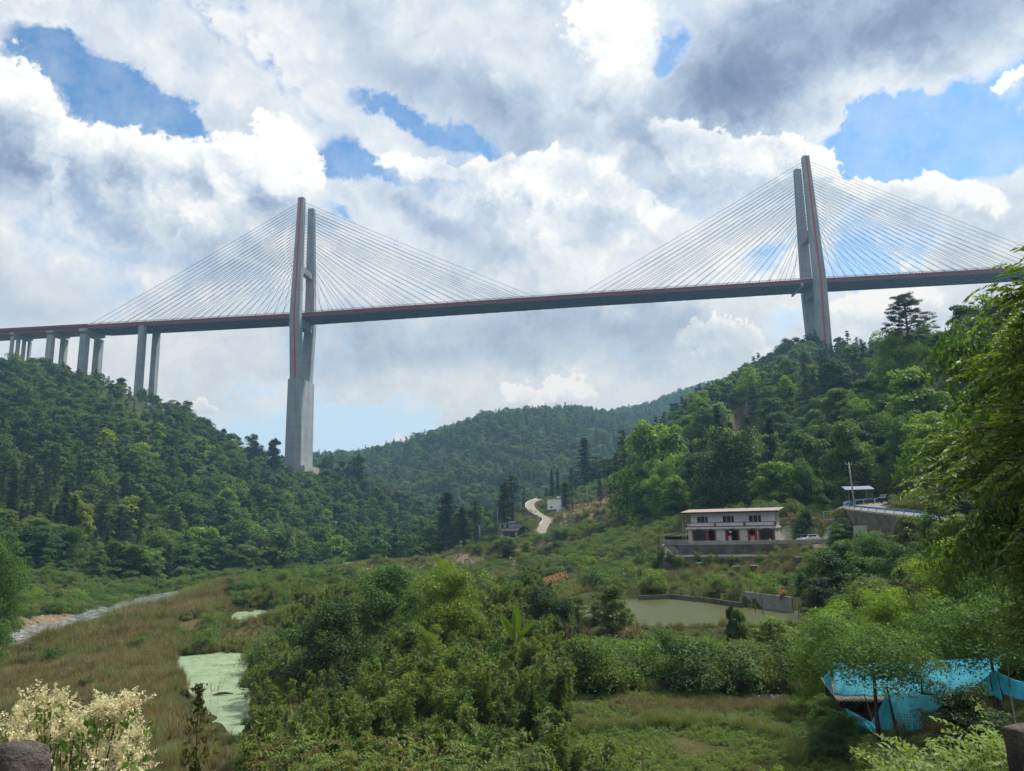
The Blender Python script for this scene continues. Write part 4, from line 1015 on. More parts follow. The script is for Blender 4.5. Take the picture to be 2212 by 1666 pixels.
mats = np.where(right, MM[r.choice(7, n, p=[.22, .22, .20, .17, .15, .04, .0])], MM[r.choice(7, n, p=[.4, .22, .18, .07, .05, .07, .01])])
spread_kind('broadleaf_tree', 'tree', lambda x, y, w: w+' broadleaf tree '+place(x, y), lambda x, y: 'broadleaf trees '+place(x, y), kb, x[b], y[b], S[b], rz[b], ix[b], 300, True, 'far_woods',
            'broadleaf woods covering the hillsides beyond the nearest trees', mats[b], sink=.3)
b = ispine
kp = ['far_pine%d' % i for i in range(3)]+['mid_pine%d' % i for i in range(3)]
ix = np.where(D < 330, 3+r.integers(0, 3, n), r.integers(0, 3, n))
spread_kind('pine_tree', 'tree', lambda x, y, w: w+' conifer '+place(x, y), lambda x, y: 'conifers '+place(x, y), kp, x[b], y[b], S[b]*.95, rz[b], ix[b], 150, True, 'pine_woods', 'dark conifer stands on the farther hillsides', None, sink=.3)

# -- low scrub under the woods and on the open slopes
x, y = grid(-520, 520, 30, 480, 2.8, 5); D = np.hypot(x, y); z = hz(x, y); px = pxof(x, y); r = np.random.default_rng(6)
k = inview(x, y) & (D > 34) & ~wet(x, y) & ~hidden(x, y, z, 3) & (D < 470) & (sdist(x, y, FIELD) > .8) & (sdist(x, y, FARFIELD) > -1) & (sdist(x, y, TERRACE) > 1.0) & (seg_dist(x, y, ROAD_HI) > 5.0) & (seg_dist(x, y, ROAD_LO) > 4.6)
deep = D > dopen(x, y)+12
k &= ~(deep & (r.random(len(x)) < .4))
# the dry-grass bar, the brown spur and the strip round the pond stay mostly open
barp = [tuple(ray(p_, 1300)[:2]*d_) for p_, d_ in ((-400, 40), (-400, 128), (60, 138), (300, 172), (430, 225), (520, 225), (480, 150), (410, 110), (430, 60), (500, 40), (480, 30), (-400, 30))]
inbar = inside(x, y, barp); k &= ~(inbar & (r.random(len(x)) < .84))
spur = np.exp(-((x-54)/42)**2-((y-375)/48)**2); k &= ~(r.random(len(x)) < spur*1.6)
k &= ~((sdist(x, y, TERRACE) < 5) & (D > 140.5) & (px > 1480))
pondbank = (sdist(x, y, POND) < 16) & (y > 92); k &= ~(pondbank & (r.random(len(x)) < .7))
thick = [tuple(ray(p_, 1400)[:2]*d_) for p_, d_ in ((560, 27), (560, 45), (570, 60), (580, 85), (625, 118), (700, 140), (900, 140), (1090, 128), (1180, 100), (1240, 82), (1215, 55), (1195, 42), (1230, 27))]
k &= ~inside(x, y, thick)
k &= ~((px > 455) & (px < 600) & (D > 100) & (D < 122))
k &= ~((px > 370) & (px < 570) & (D < 84))
k &= ~((px > 1040) & (px < 1175) & (D > 268) & (D < 330) & (r.random(len(x)) < .75))
k &= ~((px > 1150) & (px < 1250) & (D > 135) & (D < 192))
mead = (px > 640) & (px < 1010) & (D > 235) & (D < 305); k &= ~(mead & (r.random(len(x)) < .8))
near_net = (px > 1760) & (px < 2300) & (D > 36) & (D < 62); k &= ~near_net
x, y, D, px = x[k], y[k], D[k], px[k]; n = len(x)
big = vnoise(x, y, 14, 31)
sc = (.42+1.05*r.random(n)**1.6)*(.6+.9*big); sc = np.where(inside(x, y, barp), sc*.6, sc)
onpond = (px > 1200) & (px < 1790) & (D < 100) & (D > 50); sc = np.where(onpond & (D < 80), sc*1.7, sc); sc = np.where(onpond, np.minimum(sc, np.clip((16-0.142*D-hz(x, y))/2.3, .25, 2.2)), sc)
bk = (px > 1420) & (px < 1800) & (D >= 100) & (D < 141); sc = np.where(bk, np.minimum(sc, np.clip((16-0.064*D-hz(x, y))/2.3, .2, 1.5)), sc)
near_t = (np.hypot(x-TB[0], y-TB[1]) < 40); sc[near_t] *= .5
S = np.stack([sc*(.8+.4*r.random(n))]*2+[sc], 1); rz = r.random(n)*6.28; ix = r.integers(0, 5, n)
kb = ['bush%d' % i for i in range(5)]
def wh(x, y):
    p = float(pxof(x, y)); d = math.hypot(x, y)
    if p < 560: return ('on the dry grass bar beside the river' if d < 150 else 'on the far bank of the river')
    if p < 1240: return 'on the flat valley floor behind the bamboo thicket'
    return 'on the slope between the fish pond and the white house' if p < 1800 else 'on the steep bank under the road with the blue guardrail'
def wh2(x, y):
    p = float(pxof(x, y)); d = math.hypot(x, y)
    if p < 560: return ('by the duckweed ponds on the dry grass bar' if p > 380 else 'in the dry grass between river and duckweed pond') if d < 150 else 'on the far river bank below the left wood'
    if p < 1240: return 'beside the green meadow on the valley floor' if d > 200 else 'on the flat behind the bamboo thicket'
    if d < 90: return 'between the weedy field and the fish pond, '+('left part' if p < 1450 else 'middle part' if p < 1620 else 'right part')
    if p < 1430: return 'on the rough slope left of the terrace wall'
    if p < 1800: return 'on the bank between the fish pond and the terrace wall'
    return 'under the road with the blue guardrail, '+('left part' if p < 1950 else 'right part')
mats = np.where(r.random(n) < .12, 'leaf_bright', np.where(r.random(n) < .2, 'leaf_dark', 'leaf_shrub'))
spread_kind('shrub', 'shrub', lambda x, y, w: w+' shrub '+wh2(x, y), lambda x, y: 'shrubs '+wh2(x, y), kb, x, y, S, rz, ix, 300, True, 'scrub', 'low green scrub covering the slopes and valley floor', mats, 'foliage', sink=.05)

# -- bamboo thicket in the middle
def wh3(x, y):
    p = float(pxof(x, y)); d = math.hypot(x, y)
    a = 'at the thicket bottom' if d < 42 else 'low in the thicket' if d < 58 else 'mid thicket' if d < 72 else 'by the yellow-green tree' if d < 90 else 'at the thicket back'
    return a+(', duckweed pond side' if p < 760 else ', weedy field side' if p > 1010 else ', left of centre' if p < 890 else ', right of centre')
x, y = grid(-60, 60, 20, 150, 2.15, 8); r = np.random.default_rng(9); k = inside(x, y, thick) & ~wet(x, y); x, y = x[k], y[k]; n = len(x); D = np.hypot(x, y)
sc = (.50+.50*r.random(n)**1.3)*(.75+.5*vnoise(x, y, 7, 41)); sc = np.where(D < 40, sc*.85, sc)
S = np.stack([sc*1.15]*2+[sc], 1); rz = r.random(n)*6.28; ix = r.integers(0, 5, n)
spread_kind('bamboo_plant', 'bamboo', lambda x, y, w: w+' bamboo clump '+wh3(x, y), lambda x, y: 'bamboo clumps '+wh3(x, y),
            ['bamboo%d' % i for i in range(5)], x, y, S, rz, ix, 300, True, 'bamboo_thicket', 'rest of the bamboo thicket filling the middle of the valley', np.where(r.random(n) < .14, 'leaf_mid', np.where(r.random(n) < .12, 'leaf_wood', 'leaf_bamboo')), 'foliage')

# -- grass
def grass(name, label, keys, x, y, sc, seed):
    r = np.random.default_rng(seed); n = len(x); s = sc*(.7+.6*r.random(n))
    stuff(name, label, keys, np.stack([x, y, hz(x, y)], 1), np.stack([s, s, s*(.8+.4*r.random(n))], 1), r.random(n)*6.28, r.integers(0, len(keys), n))
x, y = grid(-110, 10, 24, 235, .62, 10); D = np.hypot(x, y); r = np.random.default_rng(11)
k = inview(x, y, .66) & ~wet(x, y) & ~((sdist(x, y, DUCK1) < 2.6) & (D < 84)) & ~((sdist(x, y, DUCK2) < 8) & (D < 135)) & inside(x, y, barp) & ((D < 110) | (r.random(len(x)) < .55)); x, y = x[k], y[k]
g = vnoise(x, y, 7, 51)*.6+r.random(len(x))*.4; D = np.hypot(x, y)
dry = g > .42
grass('dry_grass', 'tall straw-brown dry grass on the river bar', ['dry%d' % i for i in range(4)], x[dry], y[dry], np.where(D[dry] < 110, 1.0, 1.35)*(.7+.7*vnoise(x[dry], y[dry], 3.5, 55)), 12)
grass('reeds', 'grey-green reeds mixed through the dry grass', ['reed%d' % i for i in range(3)], x[~dry], y[~dry], np.where(D[~dry] < 110, .85, 1.2)*(.7+.7*vnoise(x[~dry], y[~dry], 3.5, 55)), 13)
x, y = grid(-78, -10, 120, 220, 1.0, 23); D = np.hypot(x, y); k = (riv(x, y) > 8.5) & (riv(x, y) < 14) & (pxof(x, y) > 285) & (D > 150) & (D < 218) & (x > -72); x, y = x[k], y[k]
grass('tall_reeds', 'tall reeds along the right shore of the river bend', ['reed0', 'reed1', 'dry0', 'dry1'], x, y, 2.3, 24)
x, y = grid(-10, 45, 34, 75, .23, 14); k = (sdist(x, y, FIELD) < 1.5) & inview(x, y, .7); x, y = x[k], y[k]; r = np.random.default_rng(15); w_ = vnoise(x, y, 2.2, 61)*.7+r.random(len(x))*.3 > .40; bare = vnoise(x, y, 1.3, 62) > .80
w_ &= ~bare
grass('field_weeds', 'low weeds and grass in the abandoned field plot', ['weed0', 'weed1', 'weed2', 'weed3', 'herb0', 'herb1', 'herb2'], x[w_], y[w_], .62, 16)
x, y = grid(-60, -5, 40, 150, .42, 34); k = np.zeros(len(x), bool)
for P_ in (DUCK1,): d_ = sdist(x, y, P_); k |= (d_ > -2.2) & (d_ < 4.0)
k &= (hz(x, y) > .33) & (np.hypot(x, y) > 80); x, y = x[k], y[k]
grass('pond_fringe', 'rank green reeds and weeds fringing the duckweed ponds', ['reed0', 'reed1', 'herb0', 'herb1', 'reed2', 'dry1'], x, y, .62+.5*vnoise(x, y, 3, 66), 35)
for nm_, lb_, keys_, ln_, w_, sc_ in (('field_bund', 'darker grassy bund curving across the weedy field', ['herb0', 'herb1', 'reed0', 'weed0'], ((1170,1606),(1260,1582),(1400,1572),(1560,1570),(1640,1582),(1700,1608),(1730,1650)), .45, .8), ('dead_stalks', 'rows of dead brown crop stalks at the back of the field', ['dry0', 'dry1', 'dry2'], ((1330,1534),(1450,1527),(1560,1531),(1690,1526)), 1.1, .42)):
    P_ = np.array([onz(a_, b_, 4.0) for a_, b_ in ln_]); s_ = np.concatenate([[0], np.cumsum(np.hypot(*np.diff(P_, axis=0).T))]); n_ = 420; t_ = np.random.default_rng(30).random(n_)*s_[-1]
    xx_ = np.interp(t_, s_, P_[:, 0])+np.random.default_rng(31).normal(size=n_)*w_*.5; yy_ = np.interp(t_, s_, P_[:, 1])+np.random.default_rng(32).normal(size=n_)*w_
    grass(nm_, lb_, keys_, xx_, yy_, sc_, 33)
# grass everywhere else on open ground
x, y = grid(-60, 130, 30, 430, 1.2, 17); D = np.hypot(x, y); D0 = D; r = np.random.default_rng(18)
k = inview(x, y, .66) & ~wet(x, y) & ~inside(x, y, barp) & ~inside(x, y, thick) & (sdist(x, y, FIELD) > 1) & (sdist(x, y, TERRACE) > .8) & (seg_dist(x, y, ROAD_HI) > 4.4) & (D < dopen(x, y)) & ~hidden(x, y, hz(x, y), 1.5)
k &= ~((px_ := pxof(x, y)) > 1200) | (D > 34)
k &= inview(x, y, .66) & ~wet(x, y) & ~inside(x, y, thick) & (D < dopen(x, y)) & (sdist(x, y, FIELD) > 1) & (sdist(x, y, TERRACE) > .8) & (seg_dist(x, y, ROAD_HI) > 4.4) & (seg_dist(x, y, ROAD_LO) > 3.2)
spur = np.exp(-((x-54)/42)**2-((y-375)/48)**2); k &= r.random(len(x)) > spur*1.0; k &= ~((pxof(x, y) > 1160) & (pxof(x, y) < 1235) & (D0 > 165) & (D0 < 200))
x, y = x[k], y[k]; D = np.hypot(x, y)
grass('meadow_grass', 'rough grass over the open banks and slopes', ['reed0', 'reed1', 'dry0', 'dry1', 'dry2', 'herb0', 'herb1', 'herb2'], x, y, np.where(D < 120, .75, 1.2), 19)
# steep near bank under the viewer
x, y = grid(-30, 34, 9, 34, 1.1, 20); D = np.hypot(x, y); k = inview(x, y, .8) & (D > 15) & (D < 36) & ~inside(x, y, thick); x, y = x[k], y[k]
grass('bank_grass', 'rough grass on the steep bank below the viewpoint', ['reed0', 'reed1', 'reed2', 'herb0', 'herb1'], x, y, .8, 21)
# ------------------------------------------------------------------ houses, walls, roads and what stands by them
def brickmat(name, c1, c2, mortar, scale, bw=0.5, rh=0.25, grime=(0.05, 0.05, 0.045), g=0.5):
    m, t, b, out = material(name)
    tcn = t.add('ShaderNodeTexCoord').outputs['Object']
    sp = t.add('ShaderNodeSeparateXYZ'); t.put(sp.inputs[0], tcn)
    cb = t.add('ShaderNodeCombineXYZ'); t.put(cb.inputs[0], t.math('ADD', sp.outputs[0], sp.outputs[1])); t.put(cb.inputs[1], sp.outputs[2])
    bt = t.add('ShaderNodeTexBrick'); t.put(bt.inputs['Vector'], cb.outputs[0]); bt.inputs['Scale'].default_value = scale
    bt.inputs['Color1'].default_value = (*c1, 1); bt.inputs['Color2'].default_value = (*c2, 1); bt.inputs['Mortar'].default_value = (*mortar, 1)
    bt.inputs['Brick Width'].default_value = bw; bt.inputs['Row Height'].default_value = rh; bt.inputs['Mortar Size'].default_value = 0.012
    n = t.noise(t.vmath('MULTIPLY', tcn, (1, 1, .35)), 0.9, 6, .65)
    t.put(b.inputs['Base Color'], t.mix(t.math('MULTIPLY', t.maprange(n, .45, .7, 0, 1), g), bt.outputs[0], grime)); b.inputs['Roughness'].default_value = .9
    return m
M['block'] = brickmat('grey_block', (.25, .25, .24), (.19, .19, .185), (.13, .13, .12), 1.0, .4, .2)
M['block_new'] = brickmat('pale_block', (.34, .33, .31), (.27, .265, .25), (.18, .18, .17), 1.0, .4, .2, g=.3)
M['tilewhite'] = brickmat('white_tile', (.56, .555, .53), (.47, .47, .45), (.32, .32, .31), 1.0, .24, .07, (.2, .2, .19), .4)
M['plaster'] = surf('pale_plaster', (.58, .63, .68), (.48, .53, .58), 1.2, .85)
M['dark_block'] = surf('stained_block', (.115, .11, .10), (.05, .05, .047), .8, .95, .4)
M['stone'] = surf('rubble_stone', (.17, .155, .13), (.07, .068, .06), 1.1, .95, .8, bscale=2.2)
M['whitewash'] = surf('whitewash', (.80, .81, .80), (.68, .68, .66), .8, .85)
M['white_grey'] = surf('grey_render', (.36, .38, .40), (.28, .30, .32), .7, .85)
M['rust_roof'] = surf('rusted_roof', (.33, .27, .25), (.25, .16, .135), 1.6, .7)
M['blue_roof'] = surf('blue_grey_roof', (.20, .25, .31), (.14, .18, .23), 1.5, .6)
M['dark_tile'] = surf('dark_tile', (.045, .043, .043), (.028, .027, .028), 1.4, .8, .4)
M['wood_old'] = surf('old_timber', (.075, .055, .042), (.035, .028, .023), 2.5, .85, .3, streak=True)
M['wood_grey'] = surf('weathered_wood', (.17, .145, .115), (.10, .085, .07), 3, .9, streak=True)
M['brown_paint'] = surf('brown_paint', (.18, .085, .07), (.13, .06, .05), 2, .7)
M['red_paper'] = surf('red_paper', (.30, .03, .028), (.20, .025, .025), 2, .8)
M['blue_paint'] = surf('blue_paint', (.02, .22, .50), (.02, .17, .42), 2, .5)
M['white_paint'] = surf('white_paint', (.62, .64, .66), (.5, .52, .54), 2, .5)
M['orange'] = surf('orange_paint', (.55, .20, .02), (.48, .16, .02), 2, .6)
M['asphalt'] = surf('old_concrete_road', (.20, .195, .185), (.155, .15, .145), .7, .9)
M['dirt'] = surf('dirt_track', (.26, .24, .20), (.20, .175, .14), .6, .95)
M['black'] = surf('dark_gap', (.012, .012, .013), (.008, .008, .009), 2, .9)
m, t, b, out = material('window_glass'); b.inputs['Base Color'].default_value = (.012, .016, .02, 1); b.inputs['Roughness'].default_value = .08; b.inputs['Specular IOR Level'].default_value = .5; M['glass'] = m
m, t, b, out = material('car_white'); b.inputs['Base Color'].default_value = (.62, .66, .70, 1); b.inputs['Roughness'].default_value = .25; b.inputs['Coat Weight'].default_value = .6; M['carwhite'] = m
m, t, b, out = material('car_dark'); b.inputs['Base Color'].default_value = (.015, .02, .035, 1); b.inputs['Roughness'].default_value = .25; b.inputs['Coat Weight'].default_value = .6; M['cardark'] = m
M['rubber'] = surf('rubber', (.02, .02, .02), (.03, .03, .03), 3, .8)

def frame(px, py, D, yaw_to=None, z=None):
    p = G(px, py, D); return p
# --- the two-storey house. local x runs along the front, local y into the house
A = G(1488, 1170, 152.0); B = G(1676, 1166, 148.5); hx = (B-A)[:2]; Wd = float(np.hypot(*hx)); yaw = math.atan2(hx[1], hx[0])
house = empty('roadside_house', (A[0], A[1], TERR), yaw, 'two-storey white house with rusty tin roof, brown balcony rail and red door couplets', 'house')
h1, h2 = 2.85, 6.05
def cut_wall(x0, x1, z0, z1, y, th, holes, mat, name, parent):
    """a wall with real openings: holes = (x0, x1, z0, z1)"""
    mb = MB(); xs = sorted({x0, x1, *[h[0] for h in holes], *[h[1] for h in holes]}); zs = sorted({z0, z1, *[h[2] for h in holes], *[h[3] for h in holes]})
    for i in range(len(xs)-1):
        run = None
        for j in range(len(zs)-1):
            cx, cz = (xs[i]+xs[i+1])/2, (zs[j]+zs[j+1])/2
            if any(h[0] < cx < h[1] and h[2] < cz < h[3] for h in holes): continue
            mb.box((cx, y+th/2, cz), (xs[i+1]-xs[i], th, zs[j+1]-zs[j]))
    return mb.build(name, mat, parent)
X = Wd
px2x = lambda p: (p-1488)/(1676-1488)*X
low = [(px2x(1500.5), px2x(1526.5), 0.35, 2.45), (px2x(1533.5), px2x(1546), 0.0, 2.45), (px2x(1574), px2x(1597), 0.0, 2.45), (px2x(1622), px2x(1634), 0.0, 2.45), (px2x(1645), px2x(1671), .35, 2.45)]
upw = [(px2x(1506), px2x(1531), 4.0, 5.25), (px2x(1563), px2x(1589), 4.0, 5.25), (px2x(1620), px2x(1647), 4.0, 5.25)]
cut_wall(0, X, 0, h1, 0, .25, low, M['tilewhite'], 'lower_wall', house)
cut_wall(.35, X-.1, h1+.35, h2, 1.2, .22, upw, M['plaster'], 'upper_wall', house)
mb = MB(); mb.box((.12, 2.9, h1/2), (.24, 5.2, h1)); mb.box((X-.12, 2.9, h1/2), (.24, 5.2, h1)); mb.box((X/2, 5.6, h2/2), (X, .24, h2))
mb.box((.47, 3.4, (h1+h2)/2+.1), (.2, 4.1, h2-h1-.3)); mb.box((X-.22, 3.4, (h1+h2)/2+.1), (.2, 4.1, h2-h1-.3)); mb.build('side_wall', M['blue_paint'] if False else M['white_grey'], house)
mb = MB(); mb.box((X/2, 2.55, h1+.16), (X+.5, 6.3, .32)); mb.build('floor_slab', M['tilewhite'], house)
mb = MB(); mb.box((X/2, 2.9, .05), (X-.4, 5.0, .1)); mb.box((X/2, 3.2, 1.5), (X-.5, .1, 2.9)); mb.box((X/2, 3.2, 4.6), (X-.9, .1, 2.7)); mb.build('dark_interior', M['black'], house)  # near-black floor and sheets: the dark of the rooms is in the colour
# roof: one corrugated slope, front edge low
mb = MB(); nrr = 92
x0, x1 = -1.35, X+.95
for i in range(nrr):
    xa, xb = x0+(x1-x0)*i/nrr, x0+(x1-x0)*(i+1)/nrr; za, zb = (.05, 0) if i % 2 else (0, .05)
    mb.add([(xa, -.5, h2+.02+za), (xb, -.5, h2+.02+zb), (xb, 6.3, h2+.62+zb), (xa, 6.3, h2+.62+za), (xa, -.5, h2-.04+za), (xb, -.5, h2-.04+zb), (xb, 6.3, h2+.57+zb), (xa, 6.3, h2+.57+za)],
           [(0, 1, 2, 3), (7, 6, 5, 4), (4, 5, 1, 0), (6, 7, 3, 2)])
mb.build('roof', M['rust_roof'], house)
mb = MB(); mb.box((X/2-.2, .9, h2-.14), (X+1.6, .1, .16)); mb.box((X/2-.2, -.35, h2-.12), (X+2.1, .07, .1)); mb.build('roof_beam', M['wood_old'], house)
for (a, b_, z0, z1) in upw:
    fr = MB(); w = b_-a; 
    for z in (z0, z1): fr.box(((a+b_)/2, 1.22, z), (w+.1, .14, .09))
    for x_ in (a, a+w*.36, a+w*.72, b_): fr.box((x_, 1.22, (z0+z1)/2), (.075, .12, z1-z0))
    f = fr.build('window', M['whitewash'], house)
    pn = MB(); pn.box(((a+b_)/2, 1.32, (z0+z1)/2), (w, .03, z1-z0)); pn.build('pane', M['glass'], f)
    bars = MB()
    for q in range(1, 8): bars.box((a+w*q/8, 1.13, (z0+z1)/2), (.025, .025, z1-z0))
    bars.box(((a+b_)/2, 1.13, z0+.04), (w, .03, .03)); bars.box(((a+b_)/2, 1.13, z1-.04), (w, .03, .03)); bars.build('window_bars', M['wood_grey'], f)
bal = empty('balcony', (0, 0, 0)); bal.parent = house
mb = MB(); mb.box((X/2, -.42, h1+.44), (X+.5, .2, .16)); mb.box((X/2, -.42, h1+1.18), (X+.5, .22, .14))
for i in range(4): mb.box((-.15+(X+.3)*i/3, -.42, h1+.8), (.42, .26, .95))
mb.build('handrail', M['brown_paint'], bal)
mb = MB()
for i in range(52):
    xx = .12+(X-.24)*i/51
    if min(abs(xx-(-.15+(X+.3)*j/3)) for j in range(4)) < .27: continue
    mb.loft([[(xx-r_, -.42-r_, z_), (xx+r_, -.42-r_, z_), (xx+r_, -.42+r_, z_), (xx-r_, -.42+r_, z_)] for r_, z_ in ((.05, h1+.5), (.095, h1+.68), (.05, h1+.95), (.06, h1+1.12))])
mb.build('balustrade', M['plaster'], bal)
for k, (a, b_, z0, z1) in enumerate(low):
    f = MB(); f.box(((a+b_)/2, -.01, z1+.07), (b_-a+.7, .12, .16)); f.box((a-.02, .02, (z0+z1)/2), (.08, .2, z1-z0)); f.box((b_+.02, .02, (z0+z1)/2), (.08, .2, z1-z0))
    if k in (0, 4):
        f.box(((a+b_)/2, .03, z0+.02), (b_-a, .18, .08)); f.box(((a+b_)/2, .06, (z0+z1)/2), (.05, .08, z1-z0)); f.box(((a+b_)/2, .06, z0+1.4), (b_-a, .06, .05))
        o = f.build('window', M['wood_old'], house); g_ = MB(); g_.box(((a+b_)/2, .16, (z0+z1)/2), (b_-a, .03, z1-z0)); g_.build('pane', M['glass'], o)
    else:
        o = f.build('door', M['wood_old'], house)
        if k in (2, 3):
            g_ = MB(); lf = (a+(b_-a)*.04, a+(b_-a)*(.45 if k == 2 else .96)); g_.box(((lf[0]+lf[1])/2, .1, .85), (lf[1]-lf[0], .04, 1.6)); g_.box(((lf[0]+lf[1])/2, .07, 1.0), ((lf[1]-lf[0])*.75, .03, .8), 0, 1)
            g_.build('door_leaf', [M['red_paper'], surf('printed_paper', (.5, .32, .32), (.55, .12, .10), 9, .8)] if k == 2 else [M['red_paper'], bpy.data.materials['printed_paper']], o)
    c = MB()                                                 # red paper couplets beside and above the opening
    for x_ in (a-.22, b_+.22): c.box((x_, -.03, (max(z0, .25)+z1)/2), (.26, .05, z1-max(z0, .25)))
    c.box(((a+b_)/2, -.08, z1+.28), ((b_-a)*.5, .04, .24)); c.build('couplet', M['red_paper'], o)
mb = MB(); mb.box((px2x(1600)+1.2, -.03, 1.35), (.28, .03, .2)); mb.build('house_number_plate', M['blue_paint'], house)
mb = MB(); mb.box((px2x(1600)-1.6, -.06, 2.2), (.5, .08, .22)); mb.build('wall_lamp', M['whitewash'], house)
# things kept outside the house
def blobmesh(r0, r1, h, n=9, seed=0, closed=True):
    r = random.Random(seed); mb = MB(); rings = []
    for q in (0, .3, .7, 1.0):
        rr = r0+(r1-r0)*q; rings.append([(math.cos(a)*rr*(1+.1*r.random()), math.sin(a)*rr*(1+.1*r.random()), h*q) for a in [2*math.pi*i/n for i in range(n)]])
    mb.loft(rings); return mb
def hloc(x, y, z=0): c, s = math.cos(yaw), math.sin(yaw); return (A[0]+x*c-y*s, A[1]+x*s+y*c, TERR+z)
o = blobmesh(.42, .48, .7, 12).build('basket', M['wood_grey']); o.location = hloc(px2x(1554), -.9); tag(o, 'round woven basket standing against the white front wall between doors', 'basket')
o = blobmesh(.5, .12, 1.0, 12).build('straw_bundle', surf('straw', (.35, .25, .13), (.25, .17, .08), 3, .9)); o.location = hloc(px2x(1666), -.9); tag(o, 'tan straw bundle leaning under the last ground-floor window', 'straw bundle')
# --- parapet and retaining walls in front
def wall_line(name, pl, z0, z1, th, mat, label, cat, group=None, step=2.0):
    P = []
    for (a, b_) in zip(pl[:-1], pl[1:]):
        L = math.dist(a, b_); n = max(1, int(L/step)); P += [(a[0]+(b_[0]-a[0])*i/n, a[1]+(b_[1]-a[1])*i/n) for i in range(n)]
    P.append(pl[-1]); f0 = z0 if callable(z0) else (lambda x, y: z0); f1 = z1 if callable(z1) else (lambda x, y: z1)
    rings = []
    for i, p in enumerate(P):
        q0, q1 = P[max(i-1, 0)], P[min(i+1, len(P)-1)]; dx, dy = q1[0]-q0[0], q1[1]-q0[1]; L = math.hypot(dx, dy)+1e-9; nx, ny = -dy/L*th/2, dx/L*th/2
        rings.append([(p[0]-nx, p[1]-ny, f0(*p)), (p[0]-nx, p[1]-ny, f1(*p)), (p[0]+nx, p[1]+ny, f1(*p)), (p[0]+nx, p[1]+ny, f0(*p))])
    mb = MB(); mb.loft(rings); o = mb.build(name, mat); tag(o, label, cat, group); return o
wl = [tuple(G(p_, 1175, d_)[:2]) for p_, d_ in ((1436, 143), (1487, 141.5), (1560, 141), (1640, 141), (1700, 141.5), (1750, 142.5), (1795, 144))]
wall_line('retaining_wall', wl, 9.6, 11.35, .5, M['dark_block'], 'black-stained masonry band under the pale block parapet, before the house', 'wall')
wall_line('parapet_wall', wl[1:], 11.353, 12.05, .3, M['block_new'], 'pale grey concrete block parapet running along the terrace before the house', 'wall')
wall_line('block_wall', wl[:2], 11.353, 12.3, .34, M['block'], 'rough grey block wall end below the dark lean-to shed', 'wall')
off = [(x*0.992, y*0.992) for x, y in wl[:5]]
wall_line('ledge', off, 9.35, 9.6, 1.4, M['concrete_pier'], 'narrow pale concrete ledge at the foot of the terrace wall', 'ledge')
cl = [(x*0.985, y*0.985) for x, y in wl]
wall_line('stone_wall', cl, 3.5, 9.4, 2.2, M['stone'], 'old overgrown rubble stone wall below the house terrace', 'stone wall')
# lean-to shed at the left end
sh = empty('lean_to_shed', tuple(hloc(-3.4, 1.2)), yaw, 'dark open lean-to shed with sagging tile roof left of the white house', 'shed')
mb = MB(); mb.add([(-2.6, -2, 1.35), (2.6, -2, 2.1), (2.7, 2.5, 2.5), (-2.6, 2.5, 1.7), (-2.6, -2, 1.45), (2.6, -2, 2.2), (2.7, 2.5, 2.6), (-2.6, 2.5, 1.8)], [(3, 2, 1, 0), (4, 5, 6, 7), (0, 1, 5, 4), (1, 2, 6, 5), (2, 3, 7, 6), (3, 0, 4, 7)]); mb.build('roof', M['dark_tile'], sh)
for x_, y_ in ((-2.4, -1.8), (2.3, -1.8), (-2.4, 2.3), (2.3, 2.3)): mb = MB(); mb.box((x_, y_, .75), (.14, .14, 1.6)); mb.build('post', M['wood_old'], sh)
mb = MB(); mb.box((0, 2.2, .7), (4.8, .1, 1.4)); mb.build('back_wall', M['wood_old'], sh)
mb = MB()
for x_ in (-.35, .35): mb.tube([(x_, 0, 0), (x_, .55, 4.6)], .035, 5)
for k in range(13): mb.tube([(-.35, .04+.04*k, .3+.34*k), (.35, .04+.04*k, .3+.34*k)], .022, 4)
o = mb.build('ladder', M['rail']); o.location = hloc(-.75, -.3); o.rotation_euler = (0, 0, yaw); tag(o, 'tall metal ladder leaning at the left corner of the house', 'ladder')

